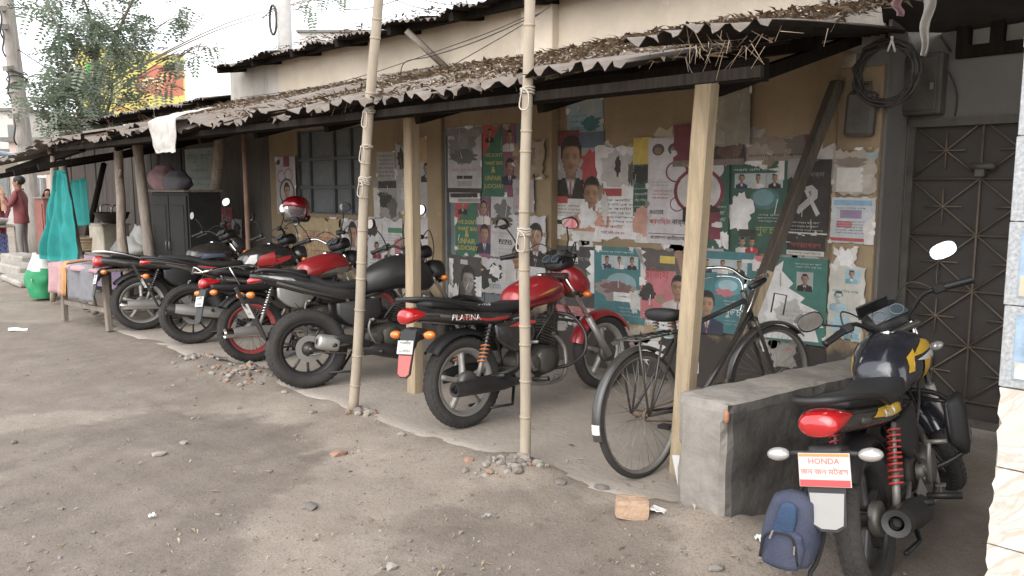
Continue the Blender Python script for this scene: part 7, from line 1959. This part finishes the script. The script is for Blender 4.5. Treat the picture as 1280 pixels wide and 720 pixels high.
q = MB(M_BOX); q.box((0, 0, (a.z - c.z) / 2), (c.x - a.x, .26, a.z - c.z), bev=.01); q.build('case', t); q = MB(M_BOX); q.box((0, -.137, (a.z - c.z) / 2), (c.x - a.x - .05, .012, a.z - c.z - .05), bev=.004); q.build('lid', t)
q = MB(M_STEEL); q.box((.09, -.147, (a.z - c.z) * .45), (.02, .012, .04)); q.build('catch', t)
a, c = onY(1059, 116, 5.0), onY(1092, 170, 5.0); t = thing('black_panel_box', 'small black box with rounded corners on the ochre pilaster', 'box', ((a.x + c.x) / 2, 5.01, c.z))
q = MB(M_BOX); q.box((0, 0, (a.z - c.z) / 2), (c.x - a.x, .08, a.z - c.z), bev=.02, rot=(0, R(3), 0)); q.build('case', t); q = MB(M_BLACKM); q.tube([(-.05, 0, a.z - c.z - .02), (-.05, .0, a.z - c.z + .05), (.05, 0, a.z - c.z + .05), (.05, 0, a.z - c.z - .02)], .012, 6); q.build('handle', t)
def rag(label, top, bot, Y, w0, w1, m):
    a, c = onY(*top, Y), onY(*bot, Y); q = MB(m)
    cloth(q, lambda u, v: ((a.x - c.x) * (1 - v) + (u - .5) * (w0 + (w1 - w0) * v) + .01 * math.sin(v * 9), .025 * math.sin(u * 6 + v * 5), (a.z - c.z) * (1 - v)), 8, 16, .003)
    o = q.build('hanging_rag'); o.location = c; tag(o, label, 'rag')
rag('long dirty white rag hanging from the awning edge', (1160, -12), (1154, 70), 4.4, .07, .018, M_PLASTIC)
rag('dusky pink rag caught at the awning corner', (1116, -8), (1126, 20), 4.5, .06, .03, M_CLOTHP)
q = MB(M_PLASTIC); p = onY(1115, 50, 4.6); q.tube([(0, 0, 0), (-.02, 0, -.06)], .006, 5); q.tube([(0, 0, 0), (.02, 0, -.065)], .006, 5); q.tube([(0, 0, .02), (0, 0, 0)], .008, 5); o = q.build('string_scrap'); o.location = p; tag(o, 'forked scrap of white string under the parapet', 'string')

# ------------------------------------------------------------------ tree behind the stalls
def leaf_mat(name, col, tr):
    m = bpy.data.materials.new(name); m.use_nodes = True; nt = m.node_tree; nt.nodes.clear(); L = nt.links.new
    out = nd(nt, 'ShaderNodeOutputMaterial'); mx = nd(nt, 'ShaderNodeMixShader'); d = nd(nt, 'ShaderNodeBsdfPrincipled'); t_ = nd(nt, 'ShaderNodeBsdfTranslucent')
    oi = nd(nt, 'ShaderNodeTexCoord'); n = nd(nt, 'ShaderNodeTexNoise'); n.inputs['Scale'].default_value = 1.3; L(oi.outputs['Object'], n.inputs['Vector'])
    r = nd(nt, 'ShaderNodeValToRGB'); L(n.outputs['Fac'], r.inputs[0]); r.color_ramp.elements[0].position = .3; r.color_ramp.elements[1].position = .7
    r.color_ramp.elements[0].color = (*[v * .7 for v in col], 1); r.color_ramp.elements[1].color = (*[min(1, v * 1.35) for v in col], 1)
    L(r.outputs[0], d.inputs['Base Color']); d.inputs['Roughness'].default_value = .5; t_.inputs['Color'].default_value = (*tr, 1); mx.inputs[0].default_value = .4
    L(d.outputs[0], mx.inputs[1]); L(t_.outputs[0], mx.inputs[2]); L(mx.outputs[0], out.inputs[0]); return m
M_LEAF = [leaf_mat('leaf_mid', (.17, .205, .15), (.22, .27, .18)), leaf_mat('leaf_pale', (.25, .28, .225), (.30, .34, .25)), leaf_mat('leaf_dark', (.105, .14, .10), (.14, .18, .12))]
def tree():
    rr = random.Random(11); base = Vector((-18.6, 6.0, -.04)); t = thing('feathery_tree', 'feathery leaved tree overhanging the tin stall roofs', 'tree', base)
    clumps = []   # px, py, rx, ry, sprigs
    for (px, py, rx, ry, n) in ((100, 60, 48, 50, 300), (75, 115, 45, 35, 190), (130, 100, 42, 40, 105), (55, 14, 30, 22, 60), (150, 30, 45, 30, 130), (105, 150, 50, 22, 130), (45, 118, 28, 20, 36), (235, 22, 22, 20, 30), (228, 72, 30, 9, 26), (190, 95, 34, 22, 28), (180, 60, 24, 26, 24), (170, 125, 28, 16, 14), (85, -40, 90, 40, 260), (190, -40, 80, 35, 160), (385, 8, 18, 16, 18), (420, -6, 26, 10, 16), (262, 60, 8, 6, 4)):
        clumps.append((px, py, rx, ry, n, rr.uniform(-17.8, -15.6)))
    tr = MB(M_BARK); crown_c = at(110, 40, 16.5) - base
    tr.tube([(0, 0, 0), (.1, -.1, 1.4), (-.05, -.1, 2.6), (.15, .0, 3.4), (.3, .0, 4.3)], [.22, .17, .14, .10, .04], 10, sub=4)
    limbs = []
    for (px, py, rx, ry, n, X) in clumps:
        c = onX(px, py, X) - base; s_ = Vector((.05, 0, min(3.6, max(2.6, c.z * .75)))); mid = s_.lerp(c, .5) + Vector((rr.uniform(-.3, .3), rr.uniform(-.3, .3), .35))
        tr.tube([s_, mid, c], [.045 if n > 60 else .022, .028 if n > 60 else .012, .006], 6, sub=5)
        for _ in range(5):
            e = onX(px + rr.uniform(-rx, rx), py + rr.uniform(-ry, ry), X + rr.uniform(-.6, .6)) - base; a_ = mid.lerp(c, rr.uniform(.3, 1))
            tr.tube([a_, a_.lerp(e, .5) + Vector((0, 0, .1)), e], [.014, .01, .004], 5, sub=3)
    tr.build('trunk', t)
    crown = MB()
    for m in M_LEAF: crown.use(m)
    for (px, py, rx, ry, n, X) in clumps:
        for _ in range(int(n * 1.35)):
            r0 = math.sqrt(rr.random()); an = rr.uniform(0, 2 * PI)
            p = onX(px + rx * r0 * math.cos(an), py + ry * r0 * math.sin(an), X + rr.gauss(0, .55)) - base
            if noise.noise(p * 1.9) < -.04: continue
            d = Vector((rr.uniform(-1, 1), rr.uniform(-1, 1), rr.uniform(-1.0, .25))).normalized(); sd = d.cross(Vector((rr.uniform(-.4, .4), rr.uniform(-.4, .4), 1))).normalized(); nr = sd.cross(d)
            L_ = rr.uniform(.26, .46); crown.use(M_LEAF[rr.choice((0, 0, 0, 1, 1, 2))]); vs, fs = [], []
            k = 7
            for i in range(k):
                f = (i + .6) / k; q0 = p + d * (L_ * f) - Vector((0, 0, .10 * f * f)); ll = .115 * (1 - .45 * abs(f - .45)) * rr.uniform(.8, 1.1); wd = .027
                for s in (-1, 1):
                    tip = q0 + sd * s * ll + d * .035 - nr * .02 * rr.uniform(-1, 1); o_ = len(vs); mid_ = q0.lerp(tip, .5)
                    vs += [q0, mid_ + d * wd, tip, mid_ - d * wd]; fs.append((o_, o_ + 1, o_ + 2, o_ + 3))
            crown.add(vs, fs)
    crown.build('crown', t)
tree()
# ------------------------------------------------------------------ straw and dead leaves on the roofs (uncountable)
M_ST = [mat('straw_a', (.30, .225, .15), rough=.9), mat('straw_b', (.20, .145, .10), rough=.9), mat('straw_c', (.42, .35, .26), rough=.9), mat('straw_d', (.12, .085, .06), rough=.9)]
rr = random.Random(21)
def litter(q, p, nrm, L_, w_, rnd_):
    a = rnd_.uniform(0, 2 * PI); t_ = Vector((math.cos(a), math.sin(a), rnd_.uniform(-.25, .35))).normalized(); s = t_.cross(nrm).normalized(); b = nrm * rnd_.uniform(.0, .018)
    q.use(M_ST[rnd_.choice((0, 0, 1, 1, 2, 3))])
    q.add([p, p + t_ * L_ * .5 + s * w_ + b, p + t_ * L_, p + t_ * L_ * .5 - s * w_ + b], [(0, 1, 2, 3)])
q = MB(M_ST[0]); up_ = Vector((0, 0, 1))
n = 0
while n < 17000:
    x, y = rr.uniform(LX0, LX1 - .1), EAVE_Y + (WALL_Y - EAVE_Y) * (1 - rr.random() ** 1.35)
    den = .62 + .55 * noise.noise(Vector((x * .9, y * 1.1, 2))) + (.25 if y > 4.2 else 0) - (.35 if x > -3 and y < 4.0 else 0)
    if rr.random() > den: n += .3; continue
    th = .05 * max(0, den - .3)
    litter(q, Vector((x, y, slope_z(y) + .045 + rr.random() * th)), up_, rr.uniform(.04, .13), rr.uniform(.004, .017), rr); n += 1
o = q.build('roof_straw'); tag(o, 'brown straw and dead leaves lying on the lean-to roof', 'straw', kind='stuff')
q = MB(M_ST[0])
for i in range(3500):
    x, y = -10.2 + 8.3 * (rr.random() ** .7), 4.82 + 2.6 * rr.random() ** 1.6
    z = 3.06 + (y - 4.8) * (.52 / 3.3)
    if noise.noise(Vector((x * .7, y, 5))) > -.25: litter(q, Vector((x, y, z + .03 + rr.random() * .05)), up_, rr.uniform(.04, .12), rr.uniform(.004, .016), rr)
o = q.build('upper_roof_straw'); tag(o, 'dry straw lying on the upper tin roof', 'straw', kind='stuff')
# straw tufts hanging at the eave
q = MB(M_ST[0])
for cx, k in ((-1.80, 34), (-1.66, 20), (-3.2, 30), (-4.4, 30), (-6.0, 40), (-7.4, 40), (-8.6, 30), (-9.4, 30)):
    for i in range(k):
        p = Vector((cx + rr.gauss(0, .12), EAVE_Y - .05 + rr.uniform(-.03, .12), EAVE_Z + .06 + rr.uniform(0, .05))); d = Vector((rr.uniform(-.6, .6), rr.uniform(-.7, .1), rr.uniform(-1, .6))).normalized()
        q.use(M_ST[rr.choice((0, 1, 1))]); e = p + d * rr.uniform(.04, .13); s = Vector((.0016, .0008, .001)); q.add([p - s, p + s, e + s * .3, e - s * .3], [(0, 1, 2, 3)])
o = q.build('eave_straw'); tag(o, 'straw tufts hanging over the ragged tin eave', 'straw', kind='stuff')

# ------------------------------------------------------------------ grit, stones and rubbish on the ground
M_STONE = [mat('stone_grey', (.21, .185, .165), rough=.95, var=.25), mat('stone_pale', (.30, .265, .225), rough=.95, var=.2), mat('stone_brick', (.29, .175, .125), rough=.95, var=.25), mat('stone_dark', (.16, .14, .125), rough=.95, var=.25)]
def rock(q, c, r_, seed, flat=.6):
    rg = random.Random(seed); ico = [(0, 0, 1)] + [(.89 * math.cos(2 * PI * i / 5), .89 * math.sin(2 * PI * i / 5), .45) for i in range(5)] + [(.89 * math.cos(2 * PI * (i + .5) / 5), .89 * math.sin(2 * PI * (i + .5) / 5), -.45) for i in range(5)] + [(0, 0, -1)]
    a = rg.uniform(0, 6.3); ca, sa = math.cos(a), math.sin(a); sx, sy = rg.uniform(.7, 1.35), rg.uniform(.7, 1.2)
    vs = []
    for v in ico:
        k = rg.uniform(.75, 1.2); x, y = v[0] * sx * k * r_, v[1] * sy * k * r_; vs.append((c[0] + x * ca - y * sa, c[1] + x * sa + y * ca, c[2] + v[2] * k * flat * r_))
    fs = [(0, 1 + i, 1 + (i + 1) % 5) for i in range(5)] + [(1 + i, 6 + i, 1 + (i + 1) % 5) for i in range(5)] + [(1 + (i + 1) % 5, 6 + i, 6 + (i + 1) % 5) for i in range(5)] + [(11, 6 + (i + 1) % 5, 6 + i) for i in range(5)]
    q.add(vs, fs)
def top_z(x, y): return max(gz(x, y), 0.0 if (-9.7 < x < -1.95 and y > edge_y(x)) else -9)
q = MB(M_STONE[0]); cnt = 0
while cnt < 800:
    px, py = rr.uniform(-40, 1130), 400 + 330 * rr.random() ** .6
    p = onZ(px, py, -.03)
    if p.y > edge_y(p.x) - .02 and p.x < -1.9 and rr.random() > .04: continue
    if rr.random() > .45 + .6 * noise.noise(Vector((p.x * 1.3, p.y * 1.3, 8))) + .5 * math.exp(-((p.y - 2.75) / .3) ** 2): continue
    r0 = min(.016, .0028 + rr.expovariate(1 / .0030)); q.use(M_STONE[rr.choice((0, 0, 0, 1, 0, 3, 0, 0))]); rock(q, (p.x, p.y, top_z(p.x, p.y) + r0 * .2), r0, cnt); cnt += 1
o = q.build('grit'); tag(o, 'grit and small stones scattered over the dirt', 'grit', kind='stuff')
q = MB(M_ST[0])
for i in range(420):
    p = onZ(rr.uniform(-20, 1120), 420 + 300 * rr.random() ** .7, -.03)
    litter(q, Vector((p.x, p.y, top_z(p.x, p.y) + .006)), up_, rr.uniform(.015, .06), rr.uniform(.0015, .007), rr)
o = q.build('leaf_bits'); tag(o, 'bits of dead leaf and twig scattered on the dirt', 'leaf litter', kind='stuff')
# rubble heaps
for (px, py, sx, sy, n, lab) in ((296, 470, 46, 12, 90, 'heap of brick rubble and mortar behind the fat rear tyre'), (636, 588, 34, 10, 70, 'heap of broken mortar round the foot of the second bamboo pole'), (250, 448, 26, 6, 40, 'crumbled rubble along the pavement edge by rear tyres'), (455, 516, 18, 5, 30, 'loose crumbs of mortar at the foot of the first bamboo pole')):
    q = MB(M_STONE[1])
    for i in range(n):
        p = onZ(px + rr.gauss(0, sx * .5), py + rr.gauss(0, sy * .5), 0); r0 = rr.uniform(.006, .032) * (1 if i > 6 else 1.5); q.use(M_STONE[rr.choice((0, 1, 1, 1, 0, 2))]); rock(q, (p.x, p.y, top_z(p.x, p.y) + r0 * .25), r0, px + i)
    o = q.build('rubble'); tag(o, lab, 'rubble', kind='stuff')
# single stones one can pick out
for k, (px, py, r0, mi, lab) in enumerate(((390, 518, .035, 0, 'grey stone in front of the black motorcycle'), (502, 549, .033, 1, 'pale lump of mortar near the red rear tyre'), (652, 590, .055, 1, 'angular pale stone at the foot of the second bamboo pole'), (356, 495, .03, 1, 'small pale stone by the rubble heap'), (424, 566, .045, 2, 'flat reddish brick chip on the dirt'), (585, 583, .035, 2, 'brown brick lump beside the second bamboo pole'),
        (388, 632, .04, 3, 'flat grey stone chip on sandy dirt'), (18, 552, .032, 3, 'dark stone on the far left dirt'), (200, 572, .035, 1, 'low clod of dry mud in the dark damp patch'), (230, 556, .03, 1, 'second clod of dry mud beside the damp patch ridge'), (612, 601, .028, 2, 'orange brick crumb near damp dirt'), (700, 612, .03, 3, 'dark clod near bicycle wheel'), (752, 618, .035, 3, 'twisted dark scrap beside bicycle wheel'), (490, 705, .03, 1, 'pale pebble at sandy ridge'), (870, 650, .022, 1, 'small pale pebble before the parapet'), (895, 712, .03, 0, 'brown clod before the parapet corner'))):
    p = onZ(px, py, -.03); q = MB(M_STONE[mi]); rock(q, (0, 0, 0), r0, 900 + k, .5); o = q.build('stone'); o.location = (p.x, p.y, top_z(p.x, p.y) + r0 * .22); tag(o, lab, 'stone', 'loose stones on the dirt')
# broken brick
p = onZ(790, 648, -.02); q = MB(mat('sandy_brick', (.44, .30, .205), rough=.95, var=.12, vscale=9, bump=.35, bscale=60)); vs, fs = [], []
bm = bmesh.new(); bmesh.ops.create_cube(bm, size=1.0); bmesh.ops.subdivide_edges(bm, edges=bm.edges[:], cuts=4, use_grid_fill=True)
for v in bm.verts:
    e = sum(abs(abs(c) - .5) < .01 for c in v.co); k = 1 - .05 * max(0, e - 1) - .05 * noise.noise(v.co * 4)
    v.co = Vector((v.co.x * .155 * k, v.co.y * .105 * k, v.co.z * .085 * k)) + Vector((0, 0, .012 * noise.noise(v.co * 6)))
bm.verts.index_update(); q.add([v.co.copy() for v in bm.verts], [[v.index for v in f.verts] for f in bm.faces]); bm.free()
o = q.build('broken_brick'); o.location = (p.x, p.y, top_z(p.x, p.y) + .038); o.rotation_euler = (0, R(3), R(38)); tag(o, 'sandy coloured broken brick lying on dirt before the parapet', 'brick')
def scrap(label, px, py, w_, h_, m, seed, name='paper_scrap'):
    p = onZ(px, py, -.02); q = MB(m); cloth(q, lambda u, v: ((u - .5) * w_, (v - .5) * h_, .018 * noise.noise(Vector((u * 2.5, v * 2.5, seed))) + .016), 6, 6, .001); o = q.build(name); o.location = (p.x, p.y, top_z(p.x, p.y)); o.rotation_euler = (R(10), R(6), R(seed * 37)); tag(o, label, 'litter')
M_PAPW = mat('white_wrapper', (.72, .71, .70), rough=.5, var=.1)
scrap('crumpled white wrapper beside the broken brick', 822, 649, .07, .07, M_PAPW, 3); scrap('white paper scrap on the rubble heap', 277, 456, .09, .06, M_PAPW, 5); scrap('thin white paper strip on damp dirt', 609, 644, .045, .014, M_PAPW, 7)
scrap('flat pale scrap on the far left dirt', 22, 411, .18, .09, M_PAPW, 2); scrap('white wrapper bit under the backpack', 950, 686, .05, .025, M_PAPW, 9); scrap('small white chip on the damp dirt', 190, 642, .03, .02, M_PAPW, 11)
t = onZ(846, 606); q = MB(M_PAPW); q.prism([(-.01, .09), (.028, .09), (.02, -.06)], 0, .003); o = q.build('paper_cone'); o.location = (t.x, t.y - .03, .07); o.rotation_euler = (R(-8), 0, R(40)); tag(o, 'torn white card standing at the foot of the timber post by the parapet', 'card')

# ------------------------------------------------------------------ helmet and backpack
M_HELM = mat('candy_red_helmet', (.26, .008, .014), rough=.2, coat=.8, metal=.2); M_VIS = mat('clear_visor', (.62, .62, .62), rough=.08, trans=.75, alpha=.75)
hp = onY(371, 262, 4.05); t = thing('helmet', 'glossy dark red helmet with clear visor perched on handlebar', 'helmet', (hp.x, 4.05, hp.z - .14), R(-60))
q = MB(M_HELM); q.loft([(-.135, .15, .03, .04, .05), (-.11, .15, .085, .09, .09), (-.03, .16, .118, .115, .13), (.06, .165, .115, .105, .03), (.115, .175, .085, .07, .01), (.135, .18, .03, .03, .005)], n=22, sub=4, ex=2.2); q.build('shell', t)
q = MB(M_VIS); vs, fs = [], []
for i in range(9):
    a = R(-75 + 150 * i / 8)
    for j in range(7): b_ = R(-42 + 62 * j / 6); vs.append((.132 * math.cos(a) * math.cos(b_) * 1.05, .124 * math.sin(a) * math.cos(b_), .15 + .14 * math.sin(b_)))
for i in range(8):
    for j in range(6): fs.append((i * 7 + j, i * 7 + j + 1, (i + 1) * 7 + j + 1, (i + 1) * 7 + j))
q.add(vs, fs, None, True); q.build('visor', t)
q = MB(M_PLAS); q.tube([(-.10, -.075, .07), (0, -.11, .035), (.09, -.08, .04), (.125, 0, .045), (.09, .08, .04), (0, .11, .035), (-.10, .075, .07)], .014, 8, sub=3); q.build('trim', t)
M_BAG = mat('navy_backpack', (.020, .032, .075), rough=.8, var=.2, vscale=12, bump=.3, bscale=150, dust=.12); M_BAGL = mat('blue_backpack_panel', (.03, .06, .12), rough=.8, var=.2, bump=.3, bscale=150); M_ZIP = mat('black_webbing', (.015, .015, .017), rough=.8)
bp_ = ray(985, 655); k = 2.86; bc = Vector((0, 0, CAM_H)) + bp_ * k
t = thing('backpack', 'navy blue backpack hanging from the back of black and yellow motorcycle', 'backpack', (bc.x, bc.y, bc.z - .15), R(8)); t.scale = (.80, .8, .86)
# local: z up, -y towards viewer, height .31
def bagloft(q, W_, D_, H_, y0, z0, ex=3.2, seed=1):
    secs = []; 
    vs, fs = [], []; n, rows = 20, 12
    for i in range(rows + 1):
        v = i / rows; tap = (1 - .30 * max(0, v - .55) ** 1.2 / .38) * (.86 + .14 * min(1, v * 6)); tap *= (.45 if i in (0, rows) else 1)
        for j in range(n):
            a = 2 * PI * j / n; c_, s_ = math.cos(a), math.sin(a); kx = math.copysign(abs(c_) ** (2 / ex), c_) * W_ / 2 * tap; ky = math.copysign(abs(s_) ** (2 / ex), s_) * D_ / 2 * tap
            w_ = 1 + .09 * noise.noise(Vector((c_ * 2, s_ * 2, v * 4 + seed))); vs.append((kx * w_ + .03 * v, y0 + ky * w_, z0 + H_ * v))
    for i in range(rows):
        for j in range(n): fs.append((i * n + j, i * n + (j + 1) % n, (i + 1) * n + (j + 1) % n, (i + 1) * n + j))
    fs.append(list(range(n))[::-1]); fs.append([rows * n + j for j in range(n)]); q.add(vs, fs, None, True)
q = MB(M_BAG); bagloft(q, .24, .17, .32, 0, 0); q.build('main_compartment', t)
q = MB(M_BAG); bagloft(q, .17, .07, .17, -.085, .015, seed=4); fp = q.build('front_pocket', t)
q = MB(M_BAGL); bagloft(q, .09, .03, .18, -.088, .12, seed=6); q.build('panel', t)
q = MB(M_ZIP); q.tube([(-.085, -.105, .05), (-.06, -.122, .15), (0, -.128, .178), (.06, -.122, .165), (.08, -.105, .05)], .006, 6, sub=4); q.build('zip', fp)
q = MB(M_STEEL); q.box((-.03, -.130, .165), (.008, .006, .04), rot=(0, R(20), 0)); q.box((.07, -.125, .12), (.007, .006, .035)); q.build('zip_puller', fp)
q = MB(M_ZIP); q.tube([(.03, .05, .30), (.05, .10, .36), (.10, .16, .40), (.17, .20, .42)], .009, 6, sub=4); q.build('strap', t)
q = MB(M_ZIP); q.tube([(.11, .06, .28), (.14, .06, .16), (.12, .05, .03), (.10, .02, -.02), (.11, .0, -.06)], .010, 6, sub=4); q.build('shoulder_strap', t)
